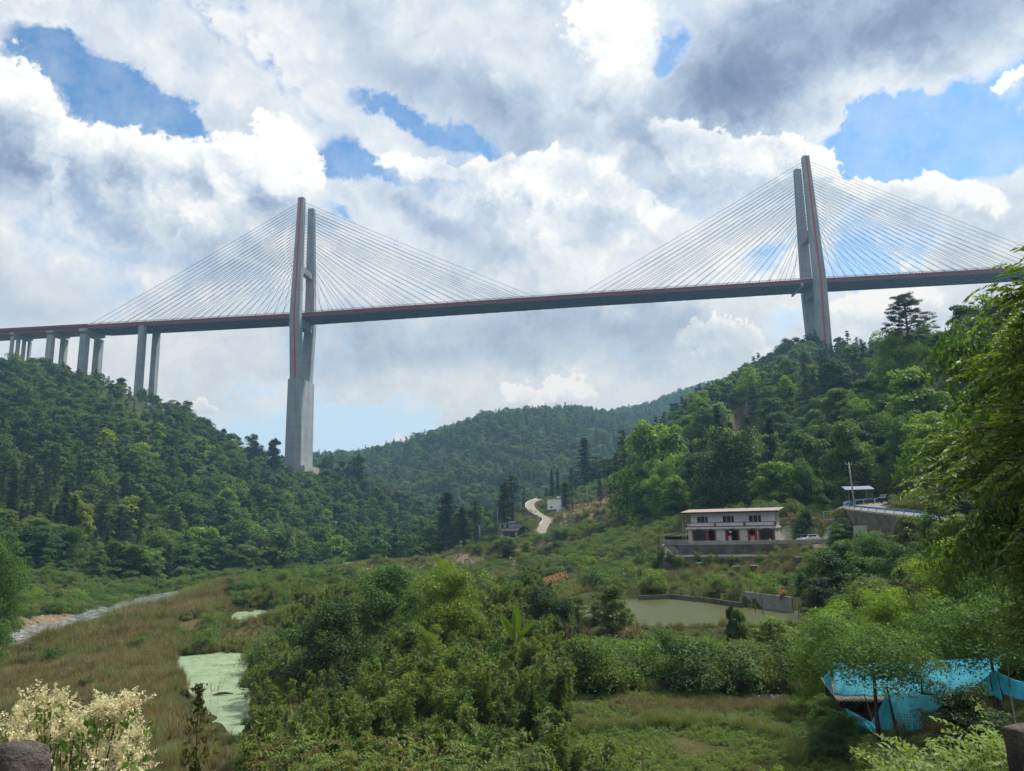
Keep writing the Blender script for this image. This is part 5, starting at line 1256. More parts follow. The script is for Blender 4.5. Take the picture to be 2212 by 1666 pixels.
# --- cars
def car(name, loc, rz, paint, label, L=4.4, W_=1.75, H_=1.6):
    c = empty(name, loc, rz, label, 'car')
    pr = [(-L/2, .55), (-L/2+.05, .85), (-L/2+.5, .98), (-L/2+1.15, 1.05), (L/2-.35, 1.08), (L/2-.02, .9), (L/2, .5), (L/2-.1, .28), (-L/2+.1, .28)]
    mb = MB(); mb.loft([[(x, -W_/2*k, z) for x, z in pr] for k in (1.0,)] + [[(x, W_/2, z) for x, z in pr]]); mb.build('body', M[paint], c, bevel=.06)
    cab = [(-L/2+1.0, 1.05), (-L/2+1.75, H_-.04), (-L/2+2.4, H_), (L/2-.75, H_-.05), (L/2-.3, 1.06)]
    mb = MB(); mb.loft([[(x, -W_/2*.90+(z-1.05)*.18, z) for x, z in cab], [(x, W_/2*.90-(z-1.05)*.18, z) for x, z in cab]]); mb.build('cabin', M[paint], c, bevel=.05)
    mb = MB(); mb.add([(-L/2+1.03, -.66, 1.10), (-L/2+1.03, .66, 1.10), (-L/2+1.70, .58, H_-.10), (-L/2+1.70, -.58, H_-.10)], [(0, 1, 2, 3)]); o_ = mb.build('windscreen', M['glass'], c); o_.location = (-.03, 0, .02)
    mb = MB()
    for s_ in (-1, 1):
        y0 = s_*(W_/2*.90+.012)
        for xa, xb in ((-L/2+1.45, -L/2+2.35), (-L/2+2.45, L/2-1.0)): mb.box(((xa+xb)/2, y0-s_*.045, 1.29), (xb-xa, .02, .34))
    mb.build('side_window', M['glass'], c)
    for sx in (-1, 1):
        for sy in (-1, 1):
            mb = MB(); cx = sx*(L/2-.82); k = [2*math.pi*i/16 for i in range(16)]
            mb.loft([[(cx+math.cos(a)*r_, sy*(W_/2-.18+dy), .32+math.sin(a)*r_) for a in k] for r_, dy in ((.30, 0), (.32, .03), (.32, .17), (.29, .2))]); w_ = mb.build('wheel', M['rubber'], c)
            mb = MB(); mb.loft([[(cx+math.cos(a)*.19, sy*(W_/2+.015), .32+math.sin(a)*.19) for a in k], [(cx+math.cos(a)*.17, sy*(W_/2+.03), .32+math.sin(a)*.17) for a in k]]); mb.build('rim', M['rail'], w_)
    for sy in (-1, 1): mb = MB(); mb.box((-L/2+.04, sy*.62, .78), (.1, .32, .14)); mb.build('headlight', M['whitewash'], c, bevel=.03)
    for sy in (-1, 1): mb = MB(); mb.box((-L/2+1.35, sy*(W_/2+.08), 1.08), (.16, .2, .13)); mb.build('wing_mirror', M[paint], c, bevel=.03)
    return c
p = G(1747, 1165, 149.5); car('parked_car', (p[0], p[1], TERR), yaw+math.radians(52), 'carwhite', 'white car parked behind the block parapet beside the house')
q = G(1925, 1090, 151)
# --- upper road with its blue guardrail
def road_xy(pl, n=120):
    P = np.array(pl, float); s = np.concatenate([[0], np.cumsum(np.hypot(*np.diff(P, axis=0).T))]); t_ = np.linspace(0, s[-1], n)
    x = np.interp(t_, s, P[:, 0]); y = np.interp(t_, s, P[:, 1]); k = np.ones(11)/11
    return np.convolve(np.pad(x, 5, 'edge'), k, 'valid'), np.convolve(np.pad(y, 5, 'edge'), k, 'valid')
x, y = road_xy(ROAD_HI, 160); dx, dy = np.gradient(x), np.gradient(y); L = np.hypot(dx, dy); nx, ny = -dy/L, dx/L
def rz_(x, y): return roadz(x, y)+.06
a_ = np.stack([x+nx*2.7, y+ny*2.7, rz_(x, y)], -1); b_ = np.stack([x-nx*2.7, y-ny*2.7, rz_(x, y)], -1)
tag(obj('road', ribbon_mesh('road', a_, b_), M['asphalt']), 'pale concrete road curving behind the blue guardrail', None, kind='structure')
valley = np.stack([x+nx*2.9, y+ny*2.9], -1); other = np.stack([x-nx*2.9, y-ny*2.9], -1)
if np.hypot(*valley[80]) > np.hypot(*other[80]): valley, other = other, valley
def guardrail(path, label, rail_mat, post_mat, sp=3.0, endcap=None):
    g = empty('guardrail', (0, 0, 0), 0, label, 'guardrail')
    s = np.concatenate([[0], np.cumsum(np.hypot(*np.diff(path, axis=0).T))]); n = int(s[-1]/sp)
    zf = lambda p: float(roadz(p[0], p[1]))+.05
    k = len(path); prof = [(0, .52), (.06, .56), (0, .63), (.06, .70), (0, .78), (-.03, .78), (-.03, .52)]
    T = np.gradient(path, axis=0); T /= np.hypot(T[:, 0], T[:, 1])[:, None]; N_ = np.stack([T[:, 1], -T[:, 0]], -1)
    mb = MB(); mb.loft([[(path[i][0]+N_[i][0]*o_, path[i][1]+N_[i][1]*o_, zf(path[i])+z_) for o_, z_ in prof] for i in range(k)]); mb.build('rail', M[rail_mat], g)
    for i in range(n+1):
        t_ = min(i*sp, s[-1]); p_ = (np.interp(t_, s, path[:, 0]), np.interp(t_, s, path[:, 1])); mb = MB(); mb.box((p_[0], p_[1], zf(p_)+.3), (.14, .14, .95)); mb.build('post', M[post_mat], g)
    if endcap is not None:
        e = path[endcap]; mb = MB(); mb.loft([[(e[0]+math.cos(a)*.2, e[1]+math.sin(a)*.2, zf(e)+z_) for a in np.linspace(0, 6.28, 9)[:-1]] for z_ in (.45, .85)]); mb.build('end_cap', M['orange'], g)
    return g
p0 = pxof(valley[:, 0], valley[:, 1])
i1 = np.argmax(p0 < 2040); 
guardrail(valley[i1:], 'blue guardrail on white posts bending round the road curve above the slope', 'blue_paint', 'white_paint', 3.2, -1)
i0 = np.argmax(p0 < 2290); i2 = np.argmax(p0 < 2185)
guardrail(valley[i0:i2], 'short blue guardrail piece at the right edge behind the leafy branches', 'blue_paint', 'white_paint', 3.2)
vl = [tuple(v*0.997) for v in valley[i1-20::4]]
wall_line('road_wall', vl, lambda x, y: roadz(x, y)-4.2, lambda x, y: roadz(x, y)+.02, .5, M['stone'], 'rubble stone retaining wall carrying the road with the blue guardrail', 'stone wall')
ci = int(np.argmin(abs(pxof(x, y)-1925)+((np.hypot(x, y) < 145)*1e3)))
car('parked_car', (q[0], q[1], float(roadz(q[0], q[1]))+.1), math.radians(200), 'cardark', 'dark car standing in the tree shade on the upper road')
# dark wall of bank behind the road is left to the trees
# shelter
def corrug(mb, x0, x1, y0, y1, za, zb, n, th=.05, amp=.04):
    for i in range(n):
        xa, xb = x0+(x1-x0)*i/n, x0+(x1-x0)*(i+1)/n; e0, e1 = (amp, 0) if i % 2 else (0, amp)
        mb.add([(xa, y0, za+e0), (xb, y0, za+e1), (xb, y1, zb+e1), (xa, y1, zb+e0), (xa, y0, za-th+e0), (xb, y0, za-th+e1), (xb, y1, zb-th+e1), (xa, y1, zb-th+e0)], [(0, 1, 2, 3), (7, 6, 5, 4), (4, 5, 1, 0), (6, 7, 3, 2), (0, 3, 7, 4), (1, 5, 6, 2)])
sp_ = G(1858, 1095, 150); zs = hzf(sp_[0], sp_[1])
sp_z = G(1858, 1054, 150)[2]
s_ = empty('roadside_shelter', (sp_[0], sp_[1], zs), math.radians(-12), 'open timber shelter with a blue-grey tin roof at the road bend', 'shelter')
hh = sp_z-zs
mb = MB(); corrug(mb, -2.5, 2.4, -1.6, 1.6, hh-.35, hh+.35, 24); mb.build('roof', M['blue_roof'], s_)
for x_, y_ in ((-2.0, -1.2), (1.0, -1.2), (2.0, -1.2), (-2.0, 1.2), (2.0, 1.2)): mb = MB(); mb.tube([(x_, y_, -.5), (x_, y_, hh-.3+(y_+1.2)*.2)], .1, 6); mb.build('post', M['wood_grey'], s_)
mb = MB(); mb.box((0, -1.2, hh-.55), (4.3, .12, .16)); mb.box((0, 1.2, hh-.15), (4.3, .12, .16)); mb.build('roof_beam', M['wood_grey'], s_)
mb = MB(); mb.box((0, 1.1, .45), (3.6, .4, .08)); mb.box((-1.6, 1.1, .2), (.1, .35, .5)); mb.box((1.6, 1.1, .2), (.1, .35, .5)); mb.build('bench', M['wood_grey'], s_)
# utility poles
def pole(pxb, pyb, D, pyt, pxt, label, arm=True, group=None):
    b0 = G(pxb, pyb, D); z0 = hzf(b0[0], b0[1]); t0 = G(pxt, pyt, D)
    e = empty('utility_pole', (b0[0], b0[1], z0), 0, label, 'utility pole', group)
    v = t0-np.array([b0[0], b0[1], z0]); mb = MB(); mb.tube([(0, 0, -.5), tuple(v*.5), tuple(v)], [.16, .13, .10], 8); mb.build('mast', M['concrete_pier'], e, smooth=True)
    if arm:
        mb = MB(); mb.box(tuple(v-np.array([0, 0, .35])), (1.5, .09, .09), .4); mb.build('crossarm', M['rail'], e)
        for k in (-.65, 0, .65): mb = MB(); mb.tube([tuple(v+np.array([k*math.cos(.4), k*math.sin(.4), -.3])), tuple(v+np.array([k*math.cos(.4), k*math.sin(.4), .02]))], .05, 6); mb.build('insulator', M['white_paint'], e)
    return t0
pt = pole(1847, 1100, 136, 999, 1833, 'tall leaning grey utility pole beside the tin-roofed shelter')
for (a, b_, c_, d_, D, lab) in ((1125, 1091, 1125, 1073, 405, 'small pole left of the winding road, beside the tallest pine'), (1074, 1122, 1074, 1096, 345, 'grey pole in the trees left of the old timber house'),
      (1115, 1167, 1115, 1150, 300, 'thin pale pole just below the old timber house'), (1165, 1182, 1165, 1160, 290, 'thin pale pole standing left of the road bottom'), (996, 1196, 996, 1168, 300, 'pale pole at the edge of the green meadow'),
      (1037, 1162, 1036, 1136, 322, 'slightly leaning pole left of the timber house yard'), (1110, 1247, 1110, 1217, 215, 'dark pole standing on the valley floor below the red motorbike'), (1268, 1080, 1268, 1052, 400, 'pole on the brown terraced spur right of the white house')):
    pole(a, b_, D, d_, c_, lab, D < 350)
def wire(p0, p1, sag, r, name, label, cat='power line', group=None):
    p0, p1 = np.array(p0), np.array(p1); mb = MB(); mb.tube([tuple(p0*(1-q)+p1*q-np.array([0, 0, sag*4*q*(1-q)])) for q in np.linspace(0, 1, 17)], r, 4)
    return tag(mb.build(name, M['rubber']), label, cat, group)
tp = pt
for k, (py1, dz, lb) in enumerate(((972, 0, 'uppermost'), (984, -.5, 'middle'), (1010, -1.3, 'lowest'))):
    e = G(2330, py1, 70); wire(tp+np.array([0, 0, -1.6+dz]) if k else tp+np.array([0, 0, -1.2]), e, 1.6, .022, 'power_line', lb+' of the dark wires running right from the leaning pole')
# fences and gate slabs
def fence(name, a, b_, za, zb, h, label, mat, sp=.45, legs=0.0):
    f = empty(name, (a[0], a[1], za), 0, label, 'fence'); v = np.array([b_[0]-a[0], b_[1]-a[1], zb-za]); L = float(np.hypot(v[0], v[1])); n = max(2, int(L/2.2)); an = math.atan2(v[1], v[0])
    for i in range(n+1): p_ = v*i/n; mb = MB(); mb.box((p_[0], p_[1], p_[2]+h/2-legs/2), (.13, .13, h+legs)); mb.build('post', M[mat], f)
    mb = MB()
    for z_ in (.12, h-.06): mb.tube([(0, 0, z_), tuple(v+np.array([0, 0, z_]))], .05, 4)
    k = int(L/sp)
    for i in range(1, k): p_ = v*i/k; mb.box((p_[0], p_[1], p_[2]+h/2), (.05, .05, h-.1))
    mb.build('railing', M[mat], f)
    if legs: mb = MB(); mb.tube([(0, 0, 0), tuple(v)], .12, 4); mb.build('beam', M['wood_old'], f)
    return f
a, b_ = G(1682, 1133, 158), G(1748, 1133, 160); fence('walkway_fence', a, b_, a[2], b_[2], 1.2, 'long slatted railing of a raised wooden walkway right of the house', 'wood_grey', .35, 2.6)
a, b_ = G(1783, 1118, 152), G(1800, 1116, 150); fence('stair_fence', a, b_, a[2], b_[2], 1.2, 'short level railing left of the sloping stair railing', 'wood_grey', .4)
a, b_ = G(1803, 1116, 150), G(1846, 1100, 139); fence('stair_fence', a, b_, a[2], b_[2], 1.3, 'sloping stair railing climbing towards the leaning pole', 'wood_grey', .4)
def slab(px0, px1, pyt, pyb, D, label):
    a, b_ = G(px0, pyb, D), G(px1, pyb, D-1); t0 = G(px0, pyt, D)[2]; mb = MB(); L = math.dist(a[:2], b_[:2]); an = math.atan2(b_[1]-a[1], b_[0]-a[0]); z0 = min(a[2], hzf(*a[:2]))-.5
    mb.box((0, 0, (t0-z0)/2), (L, .45, t0-z0)); o = mb.build('gate_pier', M['block_new'] if False else M['white_grey']); o.location = ((a[0]+b_[0])/2, (a[1]+b_[1])/2, z0); o.rotation_euler = (0, 0, an); tag(o, label, 'gate pier'); return o
slab(1790, 1811, 1141, 1160, 128, 'smaller pale grey gate slab, left of the pair beyond the parapet')
slab(1848, 1877, 1136, 1170, 120, 'bigger pale grey gate slab, right of the pair below the road wall')
a, b_ = G(1812, 1160, 127), G(1847, 1160, 121.5); fence('wire_fence', a, b_, a[2]-.2, b_[2]-.2, 1.7, 'low dark wire fence between the two pale gate slabs', 'wood_old', .3)
# basketball hoop frame
p = G(1792, 1135, 150); e = empty('basketball_hoop', (p[0], p[1], hzf(p[0], p[1])), math.radians(-20), 'old basketball backboard frame in white and turquoise on a post', 'basketball hoop')
zt = G(1792, 1105, 150)[2]-e.location[2]
mb = MB(); mb.tube([(0, .2, -.3), (0, .2, zt-.4)], .09, 6); mb.build('post', M['wood_grey'], e)
mb = MB()
for z_ in (zt-1.45, zt): mb.box((0, 0, z_), (1.7, .08, .12))
for x_ in (-.85, .85): mb.box((x_, 0, zt-.72), (.12, .08, 1.5))
mb.build('backboard_frame', surf('turquoise_paint', (.12, .38, .42), (.45, .48, .5), 2, .6), e)
mb = MB(); mb.tube([(math.cos(t_)*.23, -.3+math.sin(t_)*.23, zt-1.2) for t_ in np.linspace(0, 6.28, 13)], .02, 4); mb.build('ring', M['orange'], e)
# beehives on the terrace bank
bh = [(1511, 1219, 136, 'beehive box on tall wooden legs, alone below the left end of the terrace', 1.2), (1592, 1227, 134, 'beehive box under a flat lid, middle left below the rubble wall', .4),
      (1629, 1227, 134, 'beehive box under a flat lid, just right of the mid-wall hive', .4), (1727, 1221, 134, 'pale beehive box at the right end of the rubble wall', .4)]
for px_, py_, D_, lb, lg in bh:
    p = G(px_, py_, D_); z0 = hzf(p[0], p[1]); zz = max(p[2]-.35, z0+.2)
    e = empty('beehive', (p[0], p[1], zz), random.uniform(-.3, .3), lb, 'beehive', 'beehives below the terrace')
    mb = MB(); mb.box((0, 0, .25), (.62, .55, .5)); mb.build('hive_box', M['wood_grey'], e)
    mb = MB(); mb.box((0, 0, .55), (1.1, .8, .07)); mb.build('lid', M['concrete_pier'], e)
    for x_, y_ in ((-.25, -.2), (.25, -.2), (-.25, .2), (.25, .2)): mb = MB(); mb.box((x_, y_, -(zz-z0)/2), (.06, .06, zz-z0)); mb.build('leg', M['wood_grey'], e)
# --- fish pond: block wall, concrete rim, stakes
a, b_ = onz(1612, 1309, PONDZ), onz(1714, 1324, PONDZ); c_ = (b_[0]+(b_[0]-a[0])*.02+1.0, b_[1]+5)
wall_line('pond_wall', [a, b_], PONDZ-.6, PONDZ+1.75, .25, M['block'], 'grey concrete block wall standing in the fish pond below the terrace', 'wall')
rim = [onz(px_, py_, PONDZ) for px_, py_ in ((1380, 1297), (1450, 1294), (1530, 1302), (1606, 1314))]
wall_line('pond_rim', [(x_, y_+.3) for x_, y_ in rim], PONDZ-.5, PONDZ+.6, .3, M['dark_block'], 'low stained concrete rim along the far side of the fish pond', 'wall')
for k, (px_, pyb, pyt) in enumerate(((1631, 1326, 1273), (1645, 1325, 1290), (1649, 1330, 1295), (1684, 1320, 1293), (1703, 1305, 1285), (1717, 1320, 1289), (1724, 1328, 1296), (1618, 1320, 1300))):
    b0 = onz(px_, pyb, PONDZ); d_ = math.hypot(*b0); t0 = G(px_+random.uniform(-2, 2), pyt, d_); mb = MB(); mb.tube([(b0[0], b0[1], PONDZ-.5), tuple(t0)], [.05, .035], 5)
    lb = ['tallest bare stake standing in front of the pond wall', 'bare stake, left of a close pair before the pond wall', 'bare stake, right of a close pair before the pond wall', 'short bare stake against the middle of the pond wall', 'bare stake near the person on the pond wall', 'bare stake just past the right end of the pond wall', 'leaning bare stake farthest right of the pond wall', 'short stake at the left end of the pond wall'][k]
    tag(mb.build('stake', M['wood_grey']), lb, 'stake', 'stakes by the pond wall')
# --- old timber house and its concrete neighbour
def at(px, py, D): p = G(px, py, D); return p
p = G(1112, 1160, 330); z0 = hzf(p[0], p[1])
e = empty('timber_house', (p[0], p[1], z0-.3), math.radians(6), 'old dark timber house with a grey flat-roofed back part beside the winding road', 'house')
u = .2
mb = MB(); mb.box((-1.5, 3, 3.2), (10.2, 6, 6.4)); mb.build('concrete_block', M['concrete_pier'], e)
mb = MB(); mb.box((-1.5, 3, 6.55), (11.2, 7, .3)); mb.box((-.5, 3.2, 7.0), (3.2, 2, .7)); mb.build('flat_roof', M['concrete'], e)
mb = MB(); mb.box((-.8, -2.0, 1.7), (9.0, 3.4, 3.4)); mb.build('timber_wall', M['wood_old'], e)
mb = MB(); mb.add([(-6, -4.4, 3.1), (4.2, -4.4, 3.1), (4.2, -.1, 4.5), (-6, -.1, 4.5), (-6, -4.4, 3.0), (4.2, -4.4, 3.0), (4.2, -.1, 4.4), (-6, -.1, 4.4)], [(0, 1, 2, 3), (7, 6, 5, 4), (4, 5, 1, 0), (6, 7, 3, 2), (0, 3, 7, 4), (1, 5, 6, 2)]); mb.build('lower_roof', M['dark_tile'], e)
mb = MB(); mb.add([(1.2, -4, 3.4), (3.6, -4, 5.5), (6.6, -4, 3.0), (1.2, 2, 3.4), (3.6, 2, 5.5), (6.6, 2, 3.0), (1.2, -4, 3.25), (3.6, -4, 5.3), (6.6, -4, 2.85), (1.2, 2, 3.25), (3.6, 2, 5.3), (6.6, 2, 2.85)], [(0, 3, 4, 1), (1, 4, 5, 2), (6, 7, 10, 9), (7, 8, 11, 10), (0, 1, 7, 6), (1, 2, 8, 7), (3, 9, 10, 4), (4, 10, 11, 5)]); mb.build('gable_roof', M['dark_tile'], e)
mb = MB(); mb.box((3.9, -1, 1.5), (4.6, 4.4, 3.0)); mb.build('barn_wall', M['wood_old'], e)
for x_ in (-5.2, -2.6, 0, 2.6): mb = MB(); mb.box((x_, -4.1, 1.5), (.16, .16, 3.1)); mb.build('post', M['wood_grey'], e)
for x_ in (-5.3, -3.2): mb = MB(); mb.box((x_, -.03, 5.2), (.9, .1, 1.3)); mb.build('window', M['glass'], e)
p = G(984, 1134, 326); p[2] = hzf(p[0], p[1])+2.2
mb = MB(); mb.loft([[(math.cos(t_)*r_, y_, math.sin(t_)*r_) for t_ in np.linspace(0, 6.28, 13)[:-1]] for r_, y_ in ((.05, 0), (.35, -.05), (.5, -.2))]); mb.tube([(0, 0, 0), (0, .1, -2.6)], .05, 5)
o = mb.build('satellite_dish', M['whitewash']); o.location = G(1091-6, 1134, 328); o.location[2] = hzf(o.location[0], o.location[1])+2.5; tag(o, 'small white satellite dish on a post left of the timber house', 'satellite dish')
# --- small white house on the spur
p = G(1198, 1100, 400); z0 = hzf(p[0], p[1]); e = empty('white_house', (p[0], p[1], z0-.5), math.radians(-8), 'small white flat-roofed house on the brown spur above the winding road', 'house')
zt = G(1198, 1078, 400)[2]-e.location[2]
mb = MB(); mb.box((0, 3, zt/2), (7.6, 6, zt)); mb.build('wall', M['whitewash'], e)
mb = MB(); mb.box((0, 3, zt+.15), (8.4, 6.8, .3)); mb.build('roof', M['concrete'], e)
mb = MB(); mb.box((2.2, 4, zt+.9), (2.2, 2, 1.3)); mb.build('roof_hut', M['whitewash'], e)
mb = MB(); mb.add([(-4.5, -2.6, 1.6), (1.0, -2.6, 1.9), (1.0, -.02, 2.9), (-4.5, -.02, 2.6), (-4.5, -2.6, 1.45), (1.0, -2.6, 1.75), (1.0, -.02, 2.75), (-4.5, -.02, 2.45)], [(0, 1, 2, 3), (7, 6, 5, 4), (4, 5, 1, 0), (6, 7, 3, 2), (0, 3, 7, 4), (1, 5, 6, 2)]); mb.build('lean_to_roof', M['dark_tile'], e)
for x_ in (-4.2, -1.6, .8): mb = MB(); mb.box((x_, -2.4, .8), (.16, .16, 1.9)); mb.build('post', M['wood_grey'], e)
mb = MB(); mb.box((-1.6, -.02, 3.9), (1.0, .1, 1.0)); mb.build('window', M['glass'], e)
# lower winding road and its barriers
x, y = road_xy(ROAD_LO, 90); D_ = np.hypot(x, y); dx, dy = np.gradient(x), np.gradient(y); L = np.hypot(dx, dy); nx, ny = -dy/L, dx/L
zz = np.interp(D_, [318, 335, 352, 366, 388, 405, 445], RLZ)+.12; w_ = np.interp(D_, [318, 350, 370, 390, 445], [1.6, 2.4, 1.9, 2.6, 1.8])
tag(obj('road', ribbon_mesh('road_low', np.stack([x+nx*w_, y+ny*w_, zz], -1), np.stack([x-nx*w_, y-ny*w_, zz], -1)), M['dirt']), 'pale winding village road climbing the spur to the white house', None, kind='structure')
def kerb(px0, D0, D1, label):
    k = (D_ > D0) & (D_ < D1); xs, ys, zs_ = (x-nx*(w_+.15)*px0)[k], (y-ny*(w_+.15)*px0)[k], zz[k]; mb = MB()
    mb.loft([[(a, b_, c), (a+.2, b_, c), (a+.2, b_, c+.8), (a, b_, c+.8)] for a, b_, c in zip(xs, ys, zs_)]); return tag(mb.build('crash_barrier', M['white_paint']), label, 'barrier')
sgn = 1 if (x-nx*3)[-20] < (x+nx*3)[-20] else -1
kerb(sgn, 392, 445, 'pale barrier round the upper bend of the winding road'); kerb(sgn, 352, 372, 'pale barrier along the middle bend of the winding road')
# footpaths
def track(name, pl, w, mat, label, n=50):
    P = [tuple(G(a, b_, D)[:2]) for a, b_, D in pl]; x, y = road_xy(P, n); dx, dy = np.gradient(x), np.gradient(y); L = np.hypot(dx, dy)+1e-9; nx, ny = -dy/L*w/2, dx/L*w/2
    A_ = np.stack([x+nx, y+ny, hz(x+nx, y+ny)+.12], -1); B_ = np.stack([x-nx, y-ny, hz(x-nx, y-ny)+.12], -1)
    tag(obj(name, ribbon_mesh(name, A_, B_), mat), label, None, kind='structure')
track('path', ((1055, 1222, 232), (1085, 1218, 236), (1105, 1222, 232), (1112, 1235, 205)), 1.6, M['dirt'], 'trodden dirt path where the red motorbike stands')
track('path', ((1385, 1225, 158), (1392, 1240, 148), (1402, 1254, 140), (1416, 1265, 134)), .8, M['dirt'], 'thin pale footpath down the slope to the fish pond')
track('path', ((1128, 1248, 190), (1160, 1254, 175), (1195, 1262, 165)), .9, M['dirt'], 'thin pale path edge on the valley floor')
# lattice of concrete frames on the cut slope beside the left tower
mb = MB(); P = np.array(cut); c0 = P.mean(0)
ux = np.array([.92, -.39]); uy = np.array([.39, .92])
for k in range(-20, 21):
    for (d1, d2) in ((ux*.7+uy*.7, -uy*.7+ux*.7), (-uy*.7+ux*.7, ux*.7+uy*.7)):
        for j in range(-26, 27):
            a = c0+d2*k*3.4+d1*j*2.6; b_ = a+d1*2.6; m_ = (a+b_)/2
            if sdist(np.array([m_[0]]), np.array([m_[1]]), cut)[0] > -1: continue
            za, zb = hzf(*a), hzf(*b_); mb.tube([(a[0], a[1], za+.1), (b_[0], b_[1], zb+.1)], .28, 4)
if mb.v: o = mb.build('slope_lattice', M['concrete_pier']); tag(o, 'diamond lattice of pale concrete ribs on the bare cut slope left of the tower', 'slope lattice', kind='stuff'); 
# stepped rubble below the nearest pier
e = BP(-141, -12, 0); 
for k in range(7):
    px_, py_ = 318+k*4.5, 878+k*3.0; p = G(px_, py_, 628-k*2); mb = MB()
    for j in range(5): mb.box((random.uniform(-3, 3), random.uniform(-1, 1), random.uniform(-1.2, .6)), (random.uniform(2, 4), 2, random.uniform(1, 1.8)), random.uniform(-.4, .4))
    o = mb.build('rubble_step', M['white_grey']); o.location = (p[0], p[1], hzf(p[0], p[1])+.6); tag(o, 'pale broken stone step on the slope beneath the tall twin-column pier', 'stone step', 'stone steps beneath the tall twin-column pier')
# ------------------------------------------------------------------ plants one can point to
def gp(px, D, sink=.1):
    p = ray(px, 1300)[:2]*D; return (float(p[0]), float(p[1]), hzf(*p)-sink)
def hgt(px, pyt, D, base_z):            # height that brings a top to its place in the picture
    return float(G(px, pyt, D)[2])-base_z
def stand(name, key, px, pyt, D, label, cat, mat=None, wide=1.0, rz=None, lean=None, group=None, crown='crown'):
    p = gp(px, D); h = hgt(px, pyt, D, p[2]); s = h/PROTO[key]['h']
    return plant(name, key, p, (s*wide, s*wide, s), rz if rz is not None else random.uniform(0, 6), label, cat, group, mat, True, lean, crown)
# bright tree group in the middle of the thicket
l, tb = broadleaf(201, 10, 4.6, 150, 260, .20, low=.08, asp=.5, cone=.1); proto('glossy_tree', l, tb, 'leaf_bright')
l, tb = broadleaf(202, 10, 4.0, 130, 260, .20, low=.05, asp=.5, cone=.2); proto('glossy_tree_b', l, tb, 'leaf_mid')
M['leaf_glow'] = leafmat('leaf_glow', [(.13, .20, .018), (.11, .18, .02)], .42, .45, .3)
stand('broadleaf_tree', 'glossy_tree', 960, 1212, 74, 'big yellow-green bushy tree rising in the middle of the bamboo thicket', 'tree', 'leaf_glow', 1.0)
stand('broadleaf_tree', 'glossy_tree_b', 835, 1210, 78, 'darker green tree just left of the big yellow-green thicket tree', 'tree', 'leaf_mid', .95)
stand('broadleaf_tree', 'glossy_tree', 960, 1188, 84, 'thin-topped tree poking up behind the yellow-green thicket tree', 'tree', 'leaf_bright', .42)
stand('broadleaf_tree', 'glossy_tree', 890, 1330, 60, 'low yellow-green sapling below the big thicket tree', 'tree', 'leaf_glow', .8)
stand('broadleaf_tree', 'glossy_tree_b', 720, 1290, 62, 'round vine-hung dark bush left of the thicket tree', 'tree', 'leaf_dark', 1.05)
stand('broadleaf_tree', 'glossy_tree_b', 1175, 1262, 72, 'dark rounded bush right of the banana plant, left one', 'tree', 'leaf_dark', .9)
stand('broadleaf_tree', 'glossy_tree_b', 1212, 1290, 70, 'dark rounded bush right of the banana plant, right one', 'tree', 'leaf_dark', .9)
stand('broadleaf_tree', 'mid_tree0', 1325, 1262, 78, 'loose grey-green small tree at the left end of the fish pond', 'tree', 'leaf_shrub', .9)
for px, pyt, D, lb in ((1245, 1285, 84, 'leafy bush hiding the left end of the fish pond, leftmost'), (1290, 1296, 82, 'leafy bush hiding the left end of the fish pond, middle'), (1350, 1312, 80, 'leafy bush hiding the left end of the fish pond, right')):
    stand('broadleaf_tree', 'glossy_tree_b', px, pyt, D, lb, 'tree', 'leaf_shrub', 1.3)
stand('broadleaf_tree', 'mid_tree1', 1440, 1352, 62, 'leafy small tree in front of the fish pond, left', 'tree', 'leaf_mid', .9)
stand('broadleaf_tree', 'mid_tree3', 1660, 1330, 66, 'pale-flowering bushy tree in front of the pond wall', 'tree', 'leaf_pale', 1.1)
stand('ivy_column', 'mid_tree2', 1575, 1305, 68, 'thin dead trunk wrapped in dark ivy standing before the fish pond', 'ivy-clad trunk', 'leaf_dark', .34)
stand('broadleaf_tree', 'mid_tree2', 1592, 1312, 69, 'slim leafy tree right of the ivy-wrapped trunk', 'tree', 'leaf_mid', .7)
# right bank: bright walnut-like trees leaning over the blue netting
l, tb = broadleaf(210, 10, 4.6, 130, 190, .28, low=.10, asp=.34, cone=.15); proto('pinnate_tree', l, tb, 'leaf_bright')
l, tb = broadleaf(211, 10, 5.1, 130, 190, .28, low=.16, asp=.34, cone=.05); proto('pinnate_tree_b', l, tb, 'leaf_bright')
stand('broadleaf_tree', 'pinnate_tree', 1790, 1310, 53, 'small bright green tree at the left end of the blue netting', 'tree', 'leaf_bright', 1.0)
stand('broadleaf_tree', 'pinnate_tree_b', 1905, 1262, 56, 'bright green tree leaning over the blue netting', 'tree', 'leaf_bright', 1.0)
stand('broadleaf_tree', 'pinnate_tree', 2060, 1150, 58, 'tall light green tree right of centre above the blue netting', 'tree', 'leaf_bright', .82)
stand('broadleaf_tree', 'pinnate_tree_b', 2190, 1120, 56, 'tallest light green tree at the right edge above the netting', 'tree', 'leaf_mid', .8)
l, tb = broadleaf(212, 10, 5.6, 100, 170, .26, low=.70, asp=.34, cone=.05); proto('leaning_tree', l, tb, 'leaf_mid')
stand('broadleaf_tree', 'leaning_tree', 1870, 1325, 43.6, 'leafy tree with drooping branches before the left end of the blue netting', 'tree', 'leaf_mid', 1.15)
stand('broadleaf_tree', 'leaning_tree', 2130, 1262, 46, 'leafy tree hanging over the right part of the blue netting', 'tree', 'leaf_mid', .95)
stand('broadleaf_tree', 'glossy_tree_b', 1790, 1532, 43, 'dense bush at the left foot of the blue netting', 'tree', 'leaf_mid', 1.5)
stand('broadleaf_tree', 'glossy_tree_b', 1762, 1500, 46, 'low dense bush at the right back corner of the weedy field', 'tree', 'leaf_mid', 1.3)
